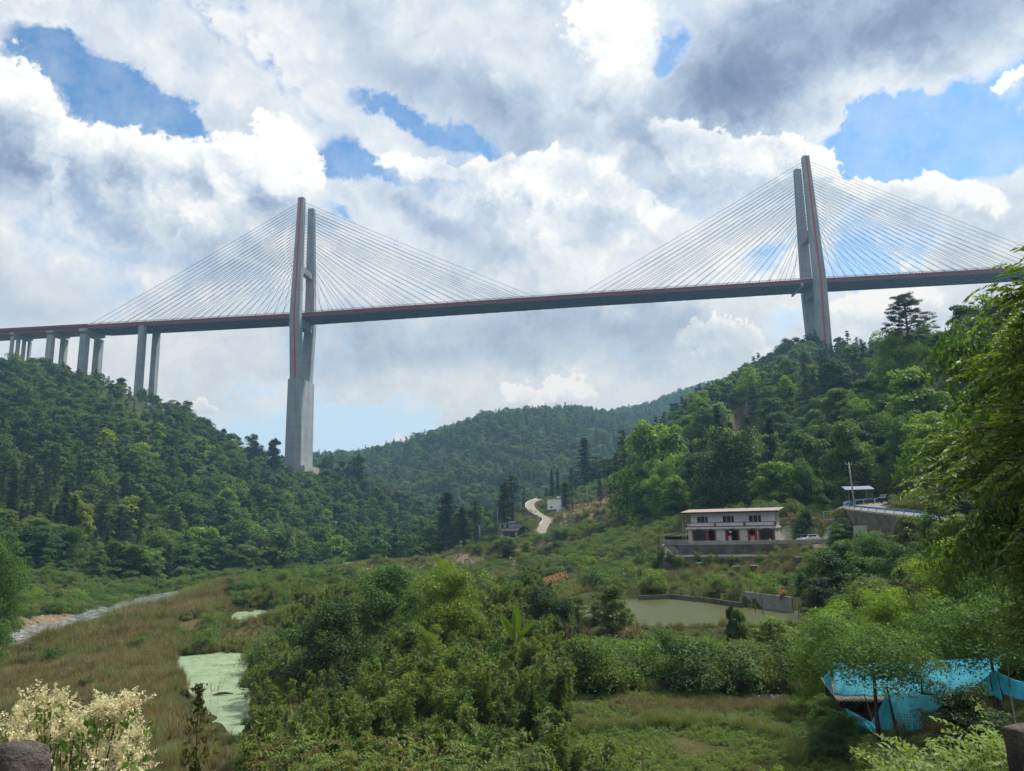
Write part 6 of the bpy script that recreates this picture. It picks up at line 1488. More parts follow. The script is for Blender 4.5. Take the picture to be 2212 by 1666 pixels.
stand('broadleaf_tree', 'mid_tree1', 2060, 1470, 40, 'dark bush hanging in front of the blue netting', 'tree', 'leaf_dark', 1.2)
for px, pyt, D, mt, w in ((1835, 1165, 103, 'leaf_mid', 1.0), (1905, 1140, 98, 'leaf_mid', 1.1), (1980, 1110, 95, 'leaf_shrub', 1.0), (1765, 1190, 112, 'leaf_mid', .8), (1800, 1190, 96, 'leaf_dark', 1.0), (1870, 1200, 85, 'leaf_mid', 1.1), (1950, 1165, 82, 'leaf_mid', 1.0), (2090, 1105, 80, 'leaf_shrub', .9), (2160, 1095, 78, 'leaf_mid', .9), (1735, 1235, 104, 'leaf_mid', .9), (1770, 1245, 92, 'leaf_dark', 1.1), (2050, 1082, 92, 'leaf_mid', 1.0), (2110, 1078, 90, 'leaf_dark', 1.0), (2175, 1085, 88, 'leaf_mid', 1.0), (1860, 1255, 78, 'leaf_dark', 1.0)):
    stand('broadleaf_tree', 'mid_tree%d' % random.choice((0, 1, 3, 4)), px, pyt, D, 'dense '+HUE[mt]+' tree '+('below the pale gate slabs' if px < 1890 else 'hiding the right end of the upper road' if D > 86 and px > 2000 else 'on the bank under the guardrail')+(', lower row' if pyt > 1190 else ', upper row'), 'tree', mt, w, group='dense trees '+('below the pale gate slabs' if px < 1890 else 'hiding the upper road' if D > 86 and px > 2000 else 'on the bank under the guardrail'))
# the great overhanging tree at the upper right
def fronds(seed, H=15, R=6.5, nb=150, per=26, ls=.17, qlo=.5):
    """layered sprays of drooping pinnate leaves on long near-level branches"""
    r = np.random.default_rng(seed); C_, N_, T_ = [], [], []; tb = MB(); tb.tube([(0, 0, -1), (.1, 0, H*.4), (-.3, .1, H*.7), (-.2, 0, H*.93)], [.34, .26, .16, .05], 8, 1)
    for b_ in range(nb):
        q = qlo+(1-qlo)*r.random(); a = r.random()*6.28; L = R*(1.1-.65*max(0, (q-.55)/.45)**1.5)*(.55+.5*r.random()); z = H*q
        s0 = np.array([-.2, .05, z*.93-.3]); e = np.array([math.cos(a)*L, math.sin(a)*L, z+L*.10-.012*L*L*L*.3])
        if b_ % 3 == 0: tb.tube([tuple(s0), tuple((s0+e)/2+np.array([0, 0, .3])), tuple(e)], [.07, .045, .012], 4, 1)
        for t_ in np.linspace(.35, 1.0, 9):
            c = s0*(1-t_)+e*t_+np.array([0, 0, .3*math.sin(t_*3.1)])+r.normal(size=3)*np.array([.28, .28, .12]); out = unit(np.array([math.cos(a), math.sin(a), 0])+r.normal(size=3)*.6)
            n = per; u_ = np.linspace(0, 1, n); side = np.where(np.arange(n) % 2 == 0, 1, -1); rach = .75
            sv_ = unit(np.cross(out, [0, 0, 1])); p = c+out*(u_*rach)[:, None]+sv_*(side*.10)[:, None]; p[:, 2] -= u_**2*.28
            C_.append(p+r.normal(size=(n, 3))*.02); N_.append(np.array([0, 0, 1.0])+r.normal(size=(n, 3))*.35); T_.append(sv_*side[:, None]+out*.45+np.array([0, 0, -.3]))
    C_ = np.concatenate(C_); N_ = unit(np.concatenate(N_)); T_ = unit(np.concatenate(T_)); w = np.cross(N_, T_); n = len(C_); s = (ls*(.7+.6*r.random(n)))[:, None]
    v = np.stack([C_-T_*s*.45, C_+w*s*.19, C_+T_*s*.55-N_*s*.1, C_-w*s*.19], 1).reshape(-1, 3)
    return (v, np.arange(4*n).reshape(-1, 4)), tb
l, tb = fronds(301, 15, 6.4, 600, 24, .23, .54); proto('frond_tree', l, tb, 'leaf_mid')
M['leaf_frond'] = leafmat('leaf_frond', [(.09, .155, .030), (.115, .18, .030)], .42, .5, .25, .35)
p = ray(2665, 1000)[:2]*26.5; z0 = hzf(*p); o = plant('broadleaf_tree', 'frond_tree', (p[0], p[1], z0-.2), ((24.6-z0)/PROTO['frond_tree']['h'],)*3, .6, 'huge overhanging tree with layered feathery leaves filling the upper right edge', 'tree', None, 'leaf_frond')
p = ray(2385, 1100)[:2]*28; o = plant('broadleaf_tree', 'frond_tree', (p[0], p[1], hzf(*p)-.2), (.50, .50, .62), 2.1, 'smaller feathery-leaved tree under the overhanging tree at the right edge', 'tree', None, 'leaf_frond')
l, tb = broadleaf(214, 10, 4.0, 130, 300, .20, low=.52, asp=.5, cone=.1); proto('edge_tree', l, tb, 'leaf_mid')
stand('broadleaf_tree', 'edge_tree', 2275, 650, 36, 'dense green tree filling the right edge behind the feathery leaves', 'tree', 'leaf_mid', .5)
# ridge pine, spur pines and the other singled-out trees
stand('pine_tree', 'open_pine', 2030, 618, 236, 'tall open-crowned pine standing alone against the sky beside the great overhanging tree', 'tree', None, 1.0)
for px, pyt, D, w, lb in ((1110, 1025, 352, .95, 'tallest dark pine, behind the old timber house'), (1093, 1045, 356, .8, 'dark pine just left of the tallest one behind the timber house'), (968, 1062, 340, .9, 'dark conifer standing apart left of the pole at the meadow'),
      (1000, 1095, 318, 1.1, 'broad blackish conifer at the left foot of the spur'), (1030, 1080, 330, .8, 'pointed dark conifer between the broad one and the timber house'), (1200, 1012, 425, .55, 'thin conifer on the spur skyline, left of a close pair'), (1213, 1010, 425, .55, 'thin conifer on the spur skyline, right of a close pair'),
      (1244, 1008, 405, .6, 'tall thin conifer right of the small white house'), (1228, 1042, 402, .85, 'round-headed small conifer beside the small white house'), (1306, 1020, 350, .5, 'lone slender conifer with bare lower trunk on the spur'), (1345, 975, 300, .55, 'tall narrow dark fir at the edge of the right wood'),
      (1362, 925, 320, .6, 'tallest narrow fir at the left edge of the right wood'), (1330, 990, 335, .5, 'slim dark fir left of the edge of the right wood'), (1275, 945, 480, .9, 'wide pine above the spur against the hazy hill')):
    stand('pine_tree', 'mid_pine%d' % random.choice((0, 1, 2)), px, pyt, D, lb, 'tree', None, w*(2.3 if px in (1110, 1093, 968, 1000, 1030, 1228, 1275) else 1.6))
stand('broadleaf_tree', 'mid_tree2', 145, 1058, 330, 'lone yellow-green tree glowing on the dark left hillside', 'tree', 'leaf_yellow', .75)
stand('broadleaf_tree', 'mid_tree4', 168, 1085, 322, 'smaller yellow-green tree touching the lone glowing one', 'tree', 'leaf_yellow', .8)
stand('broadleaf_tree', 'glossy_tree', -22, 1142, 118, 'green conical tree cut by the left edge above the river', 'tree', 'leaf_mid', .5)
stand('broadleaf_tree', 'glossy_tree_b', 4, 1215, 125, 'lower bright tree beside the conical one at the left edge', 'tree', 'leaf_mid', .55)
stand('broadleaf_tree', 'glossy_tree_b', 1757, 1098, 151, 'dense rounded dark tree between the white car and the hoop', 'tree', 'leaf_dark', .95)
stand('broadleaf_tree', 'glossy_tree_b', 1838, 1116, 126, 'small dense dark bush under the leaning pole', 'tree', 'leaf_dark', 1.0)
stand('broadleaf_tree', 'glossy_tree_b', 1827, 1128, 125, 'low green bush left of the dark one under the leaning pole', 'tree', 'leaf_mid', 1.3)
stand('broadleaf_tree', 'mid_tree3', 1100, 1164, 240, 'round dark tree above the parked red motorbike', 'tree', 'leaf_dark', 1.25)
stand('broadleaf_tree', 'mid_tree0', 1138, 1168, 246, 'light green tree between two dark ones below the timber house', 'tree', 'leaf_bright', 1.3)
stand('broadleaf_tree', 'mid_tree1', 1200, 1168, 236, 'dark round tree right of the thin pale pole on the valley floor', 'tree', 'leaf_dark', 1.4)
for px, pyt, D, mt in ((1420, 905, 285, 'leaf_bright'), (1470, 915, 262, 'leaf_bright'), (1545, 855, 330, 'leaf_bright'), (1440, 985, 240, 'leaf_bright'), (1640, 935, 250, 'leaf_mid'), (1580, 915, 268, 'leaf_bright'), (1700, 830, 335, 'leaf_mid'), (1790, 752, 420, 'leaf_mid'), (1960, 790, 250, 'leaf_mid'), (1920, 850, 215, 'leaf_bright'), (1870, 900, 205, 'leaf_mid'), (1990, 880, 180, 'leaf_mid'), (1690, 1010, 188, 'leaf_mid'), (1770, 985, 192, 'leaf_mid'), (1400, 1040, 255, 'leaf_mid')):
    stand('broadleaf_tree', 'mid_tree%d' % random.choice((0, 1, 3, 4)), px, pyt, D, 'outstanding broad '+HUE[mt]+' tree '+place(*gp(px, D)[:2]), 'tree', mt, .78, group='outstanding trees '+place(*gp(px, D)[:2]))
# ridge-top trees against the sky by the left tower and the piers
for px, pyt, D in ((585, 945, 620), (575, 958, 615), (530, 935, 640), (462, 925, 650), (375, 880, 640), (700, 985, 640), (708, 978, 640), (735, 990, 650), (760, 985, 655), (775, 980, 655)):
    stand('pine_tree' if px in (708,) else 'broadleaf_tree', 'far_pine0' if px == 708 else 'far_tree%d' % random.randint(0, 5), px, pyt, D, 'small ridge-top tree silhouetted against the sky beside the left tower', 'tree', 'leaf_dark', .8, group='ridge-top trees beside the left tower')

# ---- banana plant
p = gp(1113, 60); e = empty('banana_plant', p, 0, 'banana plant with huge upright bright green leaves in the thicket', 'banana plant')
bh_ = hgt(1113, 1362, 60, p[2])
mb = MB(); mb.tube([(0, 0, -.3), (.05, 0, bh_*.6), (0, 0, bh_)], [.16, .12, .08], 8); mb.build('stem', M['leaf_grass'], e, smooth=True)
for ang, lean_, L_, w_, tw in ((-1.3, .34, 2.7, .62, .2), (-.25, .06, 3.1, .50, 1.0), (.5, .10, 2.9, .62, -.3), (1.3, .50, 2.4, .5, .4), (2.2, .55, 1.7, .4, 1.2)):
    n = 14; V_, F_ = [], []; ax = np.array([math.sin(ang)*lean_, .25*math.cos(ang)*lean_, 1.0-lean_*.3]); ax /= np.linalg.norm(ax); sd_ = np.array([math.cos(tw), math.sin(tw), -ax[0]*math.cos(tw)/max(ax[2], .2)]); sd_ /= np.linalg.norm(sd_); nm = np.cross(ax, sd_)
    for i in range(n+1):
        q = i/n; c_ = np.array([0, 0, bh_*.75])+ax*L_*q+np.array([math.sin(ang)*lean_*.5, 0, -.5*lean_])*q*q*L_*.5; hw = w_/2*math.sin(math.pi*min(1, max(0, (q-.12)/.86)))**.6 if q > .12 else .02
        hw *= 1-.1*((i*7) % 3 == 0); V_ += [tuple(c_-sd_*hw+nm*hw*.45), tuple(c_), tuple(c_+sd_*hw+nm*hw*.45)]
    for i in range(n): F_ += [(3*i, 3*i+1, 3*i+4, 3*i+3), (3*i+1, 3*i+2, 3*i+5, 3*i+4)]
    mb = MB(); mb.add(V_, F_); mb.build('leaf', M['leaf_banana'], e, smooth=True)
# ---- cream-flowering shrub at the lower left
r = np.random.default_rng(77); C_, N_, B_, = [], [], []; tb = MB()
heads = []
p0_ = gp(165, 12.5)
for k in range(68):
    px = 22+285*r.random(); py = 1535+ (abs((px-165)/150)**2*30) + 160*r.random()**1.0; D_ = 11.6+1.8*r.random()
    heads.append(G(px, py, D_)-np.array(p0_))
for (px, py) in ((95, 1518), (60, 1535), (110, 1530), (195, 1545), (215, 1540), (275, 1530), (292, 1525), (262, 1540)): heads.append(G(px, py, 12.3)-np.array(p0_))
for c in heads:
    for b_ in range(7):
        d = unit(np.array([r.normal()*.8, r.normal()*.8, .55+abs(r.normal()*.5)])); L = .20+.14*r.random()
        n = 44; t_ = r.random(n); C_.append(c+d*(t_*L)[:, None]+r.normal(size=(n, 3))*(.012+.018*(1-t_))[:, None])
    n = 8; B_.append(c-np.array([0, 0, .10])+r.normal(size=(n, 3))*np.array([.15, .15, .10]))
    tb.tube([(r.normal()*.1, r.normal()*.1, 0), tuple(c*.6+r.normal(size=3)*.1), tuple(c)], [.022, .012, .005], 4)
C_ = np.concatenate(C_); B_ = np.concatenate(B_)
e = empty('flowering_shrub', p0_, 0, 'shrub covered in cream blossom sprays in front of the dry grass, bottom left', 'shrub')
v, f = leaf_quads(C_, r.normal(size=C_.shape), .033*(.7+.6*r.random(len(C_))), .8, r); obj('blossom', mesh_np('blossom', v, f), M['leaf_blossom'], e)
v, f = leaf_quads(B_, r.normal(size=B_.shape)+np.array([0, .3, .6]), .13*(.7+.6*r.random(len(B_))), .45, r, 1.2); obj('foliage', mesh_np('flower_foliage', v, f), M['leaf_mid'], e)
tb.build('stem', M['bark'], e)
# ---- dark leafy stalk
p0_ = gp(440, 15); top = hgt(432, 1478, 15, p0_[2]); r = np.random.default_rng(78); C_ = []
for k in range(900): z = top*(.25+.75*r.random()); w_ = .13+.10*math.sin(z*5)+.12*(1-z/top); C_.append((r.normal()*w_*.8+(top-z)*.02, r.normal()*w_*.8, z))
C_ = np.array(C_); e = empty('leafy_stalk', p0_, 0, 'single tall stalk with brown-green leaves standing by the duckweed pond', 'plant')
v, f = leaf_quads(C_, r.normal(size=C_.shape)+np.array([0, 0, .4]), .12*(.7+.6*r.random(len(C_))), .38, r, .9); obj('foliage', mesh_np('stalk_leaves', v, f), leafmat('leaf_bronze', [(.085, .085, .03), (.06, .07, .03)], .25), e)
mb = MB(); mb.tube([(0, 0, -.3), (.03, 0, top*.5), (0, 0, top)], [.03, .02, .008], 5); mb.build('stem', M['bark'], e)
# ---- pale-leaved shrub bottom right and seed heads at the bottom
def leafy(name, px0, px1, py0, py1, D0, D1, n, ls, asp, mt, label, base, cat='shrub'):
    r = np.random.default_rng(hash(name+label) % 1000 if False else len(label)); P_ = np.array(gp(base[0], base[1])); C_, N_ = [], []; tb = MB()
    for k in range(n):
        c = G(px0+(px1-px0)*r.random(), py0+(py1-py0)*r.random()**.8, D0+(D1-D0)*r.random())-P_; d = unit(np.array([r.normal(), r.normal(), .5])); m_ = 15
        u_ = np.linspace(0, 1, m_); sv_ = unit(np.cross(d, [0, 0, 1])); side_ = np.where(np.arange(m_) % 2 == 0, 1, -1); q_ = c+d*(u_*.42)[:, None]+sv_*(side_*ls*.5)[:, None]; q_[:, 2] -= .12*u_**2
        C_.append(q_); N_.append(np.array([0, -.2, 1.0])+r.normal(size=(m_, 3))*.4)
        if k % 3 == 0: tb.tube([(r.normal()*.15, r.normal()*.15, 0), tuple(c*.6), tuple(c)], [.02, .012, .004], 4)
    C_ = np.concatenate(C_); N_ = np.concatenate(N_); e = empty(name, tuple(P_), 0, label, cat)
    v, f = leaf_quads(C_, N_, ls*(.7+.6*r.random(len(C_))), asp, r, .3); obj('foliage', mesh_np(name, v, f), M[mt], e); tb.build('stem', M['bark'], e)
leafy('broadleaf_shrub', 1905, 2170, 1640, 1720, 7.4, 9.0, 170, .066, .40, 'leaf_pale', 'pale glossy-leaved shrub against the stone post, bottom right', (2080, 8.4))
leafy('broadleaf_shrub', 2110, 2190, 1600, 1640, 7.6, 8.2, 34, .066, .40, 'leaf_pale', 'pale sprig rising behind the stone post at the right corner', (2150, 8.0))
leafy('fern_shrub', 520, 980, 1590, 1690, 17, 21, 120, .10, .3, 'leaf_rust', 'rust-tinted feathery shrubs along the bottom edge under the bamboo', (780, 19.5))
leafy('fern_shrub', 560, 1180, 1590, 1690, 15, 18, 150, .12, .25, 'leaf_bamboo', 'feathery green shrub growing among the rust-tinted ones at the bottom', (900, 16.5))
for px, pyt, D_, lb in ((1385, 1618, 6.5, 'tall feathery seed head at the bottom edge, the nearer one'), (1275, 1640, 7.5, 'short feathery seed head at the bottom edge, left of the taller')):
    p0_ = np.array(gp(px, D_)); t0 = G(px+2, pyt, D_)-p0_; r = np.random.default_rng(px); n = 260; u_ = r.random(n); C_ = t0*(.86+.14*u_)[:, None]+r.normal(size=(n, 3))*(.016*(1.1-u_))[:, None]
    e = empty('seed_head', tuple(p0_), 0, lb, 'grass'); v, f = leaf_quads(C_, r.normal(size=C_.shape), .03*np.ones(n), .3, r, -2); obj('plume', mesh_np('plume', v, f), M['leaf_plume'], e)
    mb = MB(); mb.tube([(0, 0, 0), tuple(t0*.5+np.array([.03, 0, 0])), tuple(t0)], [.006, .005, .003], 4); mb.build('stem', M['leaf_dry'], e)
# ---- big reed and grass clumps
v, f = blades(401, 320, 2.0, .5, .04, .75, 5, .9); proto('reed_clump', (v, f), None, 'leaf_reed')
v, f = blades(402, 360, 1.7, .45, .035, .95, 6, 1.5); proto('droop_clump', (v, f), None, 'leaf_dry')
for px, D, s_, key, mt, lb in ((1640, 57, 1.5, 'reed_clump', 'leaf_reed', 'big pale arching reed clump behind the weedy field, centre'), (1565, 58, 1.1, 'reed_clump', 'leaf_reed', 'smaller arching reed clump left of the big one behind the field'), (1715, 56, 1.1, 'reed_clump', 'leaf_reed', 'arching reed clump right of the big one, near the netting'),
      (1365, 76, 1.7, 'droop_clump', 'leaf_dry', 'drooping straw-coloured grass clump at the left end of the pond'), (1250, 58, 1.4, 'reed_clump', 'leaf_reed', 'reed clump at the left corner of the weedy field'), (1160, 60, 1.6, 'droop_clump', 'leaf_dry', 'tan upright dead reeds right below the banana plant'),
      (1330, 57, 1.2, 'reed_clump', 'leaf_reed', 'leafy reed clump behind the left part of the field'), (1900, 37, 1.15, 'reed_clump', 'leaf_grass', 'large green grass clump in front of the blue netting, left'), (1970, 35, 1.0, 'reed_clump', 'leaf_grass', 'green grass clump in front of the blue netting, right'), (1850, 40, .9, 'reed_clump', 'leaf_grass', 'small grass clump at the left foot of the netting'),
      (1770, 92, 1.8, 'droop_clump', 'leaf_reed', 'hanging reeds on the bank at the right end of the fish pond'), (1820, 86, 1.6, 'droop_clump', 'leaf_reed', 'hanging reeds further right of the fish pond'), (700, 47, 1.4, 'droop_clump', 'leaf_dry', 'dead tan grass leaning over the left edge of the thicket'), (600, 42, 1.3, 'reed_clump', 'leaf_dry', 'dry grass tuft on the right shore of the duckweed pond'), (560, 38, 1.1, 'reed_clump', 'leaf_dry', 'dry grass tuft at the near shore of the duckweed pond'), (645, 55, 1.4, 'reed_clump', 'leaf_dry', 'tan grass tuft above the long duckweed pond')):
    p = gp(px, D); plant('grass_clump', key, p, s_, random.random()*6, lb, 'grass clump', None, mt, False)
# straw-coloured plumes through the thicket edge
l, tb = plumes(410, 9, 3.6, .7); proto('plume_clump', l, tb, 'leaf_plume', 'bark_pale')
for k, (px, D) in enumerate(((715, 60), (690, 52), (735, 61), (640, 46), (610, 44), (1150, 66), (1190, 64), (1225, 66), (560, 62), (470, 72))):
    plant('plume_grass', 'plume_clump', gp(px, D), .8+.2*(k % 3), k, 'thin straw-coloured grass plumes standing above the thicket edge', 'grass', 'straw plumes along the thicket edge', None, True, crown='plume')
# rusty heap of cut brush and a reddish dead shrub
for px, pyt, D, w_, lb in ((1197, 1218, 182, 5.0, 'large heap of rust-orange dead brush on the slope'), ):
    r = np.random.default_rng(9); p0_ = np.array(gp(px, D)); n = 5200; a = r.random(n)*6.28; q = r.random(n)**.5; X_ = np.stack([np.cos(a)*q*3.3, np.sin(a)*q*6.0], 1); yw = math.atan2(p0_[0], p0_[1])
    X_ = np.stack([X_[:, 0]*math.cos(yw)+X_[:, 1]*math.sin(yw), -X_[:, 0]*math.sin(yw)+X_[:, 1]*math.cos(yw)], 1)
    zz_ = hz(X_[:, 0]+p0_[0], X_[:, 1]+p0_[1])-p0_[2]+r.random(n)*1.1+.3; v, f = leaf_quads(np.concatenate([X_, zz_[:, None]], 1), r.normal(size=(n, 3))+np.array([0, 0, .7]), .5*(.5+.9*r.random(n)), .3, r, .2)
    o = obj('brush_heap', mesh_np('brush_heap', v, f), leafmat('leaf_deadbrush', [(.36, .21, .11), (.30, .18, .09)], .1, spread=.45)); o.location = tuple(p0_); tag(o, lb, 'brush heap', kind='stuff')
stand('shrub', 'bush1', 1083, 1206, 236, 'reddish dead shrub next to the person on the valley path', 'shrub', 'leaf_rust', .9, crown='foliage')
stand('shrub', 'bush2', 1436, 1185, 142, 'reddish dry shrub at the left end of the terrace wall', 'shrub', 'leaf_rust', .9, crown='foliage')
# hanging ivy and shrubs on the rubble wall below the terrace
for k in range(26):
    px = 1445+k*12+random.uniform(-5, 5); D = 138.3+random.uniform(-1.5, .5)
    if 1600 < px < 1680 and k % 2: continue
    q = ray(px, 1210)[:2]*D; zt_ = 9.4 - random.random()*2.2; plant('wall_shrub', 'bush%d' % (k % 5), (q[0], q[1], zt_-1.1), (.8, .6, .8+.5*random.random()), k*1.3, 'ivy and shrubs hanging over the rubble wall below the terrace', 'shrub', 'hanging shrubs on the terrace wall', ('leaf_dark', 'leaf_mid', 'leaf_shrub')[k % 3], True, crown='foliage')

# ------------------------------------------------------------------ blue netting over the hidden shed
m, t, b, out = material('blue_net'); t.put(b.inputs['Base Color'], t.mix(t.maprange(t.noise(t.vmath('MULTIPLY', t.add('ShaderNodeTexCoord').outputs['Object'], (1, 1, .4)), 1.6, 6, .65), .4, .65, 0, 1), (.05, .42, .58), (.09, .52, .66))); b.inputs['Roughness'].default_value = .7
co = t.add('ShaderNodeTexCoord').outputs['UV']
tr = t.add('ShaderNodeBsdfTransparent'); tl = t.add('ShaderNodeBsdfTranslucent'); tl.inputs[0].default_value = (.08, .62, .80, 1)
m1 = t.add('ShaderNodeMixShader'); m1.inputs[0].default_value = .35; t.l.new(b.outputs[0], m1.inputs[1]); t.l.new(tl.outputs[0], m1.inputs[2])
m2 = t.add('ShaderNodeMixShader'); m2.inputs[0].default_value = .24; t.l.new(m1.outputs[0], m2.inputs[1]); t.l.new(tr.outputs[0], m2.inputs[2]); t.l.new(m2.outputs[0], out.inputs[0]); M['net'] = m
def cloth(name, corners, label, nu=46, nv=26, fold=.05, sag=0.0, seed=1, parent=None, fan=False, z0=None):
    """corner points (photo x, y, distance): upper left, upper right, lower right, lower left"""
    P = [G(*c) for c in corners]; r = np.random.default_rng(seed); ph = r.random(5)*6.28; V_ = []
    nrm = unit(np.cross(P[1]-P[0], P[3]-P[0]))
    for j in range(nv+1):
        for i in range(nu+1):
            u_, v_ = i/nu, j/nv; p = (P[0]*(1-u_)+P[1]*u_)*(1-v_)+(P[3]*(1-u_)+P[2]*u_)*v_
            k_ = u_ if not fan else u_
            w_ = fold*(math.sin(k_*19+ph[0]+v_*2)+.6*math.sin(k_*41+ph[1]-v_*3)+.4*math.sin(v_*13+ph[2]+u_*5))*(.35+.65*v_)
            p = p+nrm*w_+np.array([0, 0, -sag*4*u_*(1-u_)*(1-v_*.4)]); V_.append(tuple(p))
    F_ = [(j*(nu+1)+i, j*(nu+1)+i+1, (j+1)*(nu+1)+i+1, (j+1)*(nu+1)+i) for j in range(nv) for i in range(nu)]
    mb = MB(); mb.add(V_, F_); o = mb.build(name, M['net'], parent, smooth=True)
    s_ = o.modifiers.new('thick', 'SOLIDIFY'); s_.thickness = .008
    if label: tag(o, label, 'netting')
    return o
cloth('net_sheet', ((1800, 1430, 47.5), (1985, 1425, 49), (1990, 1499, 46.6), (1802, 1502, 45.6)), 'flat blue netting sheet over the shed roof behind the branches, left', 44, 14, .03, .15, 1)
cloth('net_sheet', ((1985, 1425, 49), (2180, 1405, 50), (2135, 1488, 47), (1995, 1498, 46.4)), 'flat blue netting sheet over the shed roof, right of the first', 40, 14, .04, .2, 2)
cloth('net_curtain', ((1918, 1494, 45.2), (2040, 1502, 46.0), (2030, 1594, 44.4), (1946, 1594, 43.6)), 'taut blue net curtain hanging right of its peak, with squared mesh', 40, 24, .03, .05, 3)
cloth('net_curtain', ((1826, 1530, 45), (1884, 1562, 44.6), (1920, 1600, 43.6), (1840, 1560, 44.8)), 'sagging left part of the blue net curtain below the dark opening', 30, 14, .07, .0, 4)
cloth('net_curtain', ((1916, 1495, 45.15), (1919, 1495, 45.2), (1946, 1596, 43.6), (1884, 1562, 44.6)), 'gathered blue netting falling in folds from the peak', 30, 20, .06, .0, 5)
cloth('net_curtain', ((1779, 1464, 46.3), (1792, 1448, 46.5), (1802, 1502, 45.7), (1783, 1480, 46)), 'narrow blue net strip hanging at the left corner', 10, 12, .04, .0, 6)
cloth('net_curtain', ((2147, 1448, 44.5), (2152, 1448, 44.5), (2165, 1511, 43.2), (2098, 1487, 45)), 'blue net wing hanging left of the second peak', 24, 16, .05, .0, 7)
cloth('net_curtain', ((2152, 1448, 44.4), (2260, 1472, 40), (2260, 1512, 39.6), (2170, 1500, 43.2)), 'blue net swag drooping to the right edge of the picture', 40, 12, .07, .25, 8)
# squared wire mesh in front of the taut curtain
mb = MB()
def netp(u_, v_): 
    P = [G(*c) for c in ((1935, 1542, 44.1), (2033, 1548, 45.0), (2030, 1596, 44.2), (1947, 1596, 43.4))]; return (P[0]*(1-u_)+P[1]*u_)*(1-v_)+(P[3]*(1-u_)+P[2]*u_)*v_
for i in range(17): mb.tube([tuple(netp(i/16, 0)), tuple(netp(i/16, 1))], .008, 3)
for j in range(9): mb.tube([tuple(netp(0, j/8)), tuple(netp(1, j/8))], .008, 3)
tag(mb.build('wire_mesh', M['rubber']), 'dark squared wire mesh hung before the taut blue curtain', 'wire mesh', kind='stuff')
# the shed under the netting
p = np.array(G(1858, 1560, 47.6)); zb = hzf(p[0], p[1])
a, b_ = G(1815, 1512, 47), G(1990, 1512, 48.2); yw = math.atan2(b_[1]-a[1], b_[0]-a[0]); Ls = math.dist(a[:2], b_[:2])
e = empty('netted_shed', (a[0], a[1], zb), yw, 'dark open shed with corrugated roof edge underneath the blue netting', 'shed'); hr = a[2]-zb
mb = MB(); corrug(mb, -.2, Ls+.3, -.35, 3.4, hr-.02, hr+.5, 44, .03, .05); mb.build('roof', M['wood_grey'], e)
for x_ in (0, Ls*.33, Ls*.66, Ls): mb = MB(); mb.box((x_, .1, hr/2-.2), (.14, .14, hr+.3)); mb.build('post', M['wood_old'], e)
mb = MB(); mb.box((Ls/2, 3.2, hr/2), (Ls, .12, hr)); mb.box((Ls, 2.7, hr/2), (.12, 1, hr)); mb.build('back_wall', M['wood_old'], e)
for k, (x0, y0, x1, y1, D, lb) in enumerate(((1915, 1484, 1948, 1640, 43.4, 'dark crooked post under the peak of the blue netting'), (2183, 1500, 2191, 1550, 42.5, 'pale steel pole right of the second netting peak'), (2138, 1452, 2148, 1545, 43.9, 'dark pole holding the second netting peak'), (2172, 1400, 2182, 1500, 43.0, 'thin bamboo pole above the right netting swag'), (1866, 1498, 1884, 1558, 45.0, 'thin bamboo pole in the dark shed opening'))):
    t0, b0 = G(x0, y0, D), G(x1, y1, D); b0[2] = min(b0[2], hzf(b0[0], b0[1])-.1) if k in (0, 1, 2) else b0[2]; mb = MB(); mb.tube([tuple(b0), tuple((t0+b0)/2+np.array([.03, 0, 0])), tuple(t0)], [.09, .075, .04] if k == 0 else [.035, .03, .025], 6)
    tag(mb.build('pole', M['wood_old'] if k in (0, 2) else M['wood_grey'] if k != 1 else M['rail']), lb, 'pole')

# ------------------------------------------------------------------ stone posts at the viewer's parapet
M['mossy'] = surf('weathered_granite', (.20, .175, .155), (.035, .033, .032), 9, .95, 1.0, bscale=30)
def stone_cap(px, py, D, w, h, label, seed):
    c = G(px, py, D); r = random.Random(seed); mb = MB(); n = 5
    bm_r = []
    prof = [(.0, .86), (.03, .97), (.10, 1.0), (.17, .93), (.20, .80), (.26, .74), (.9, .74)]
    top = [(x, y) for x, y in ((-1, -1), (-.5, -1.03), (0, -1), (.5, -1.02), (1, -1), (1.03, 0), (1, 1), (0, 1.02), (-1, 1), (-1.02, 0))]
    rings = [[(x*w/2*k+r.uniform(-.006, .006), y*w/2*k+r.uniform(-.006, .006), -z+r.uniform(-.004, .004)) for x, y in top] for z, k in reversed(prof)]
    mb.loft(rings); o = mb.build('stone_post', M['mossy'], bevel=.012); o.location = tuple(c); o.rotation_euler = (0, 0, -.12 if px < 1000 else .25)
    return tag(o, label, 'stone post')
stone_cap(24, 1616, 1.75, .11, .2, 'weathered flat-topped stone post at the bottom left corner', 1)
stone_cap(2240, 1573, 1.6, .08, .2, 'dark pitted stone post at the bottom right corner', 2)
mb = MB(); mb.box((0, -4.2, 14.15), (60, 9.0, .5)); mb.box((0, -.5, 12.4), (60, .6, 3.6)); tag(mb.build('bridge_deck', M['concrete_pier']), 'concrete deck of the viewpoint road under the stone posts', None, kind='structure')
mb = MB(); mb.box((0, 1.15, 13.4), (60, .3, 1.0))
for i, (pxx, D_) in enumerate(((22, 1.75), (2207, 1.6))):
    pass
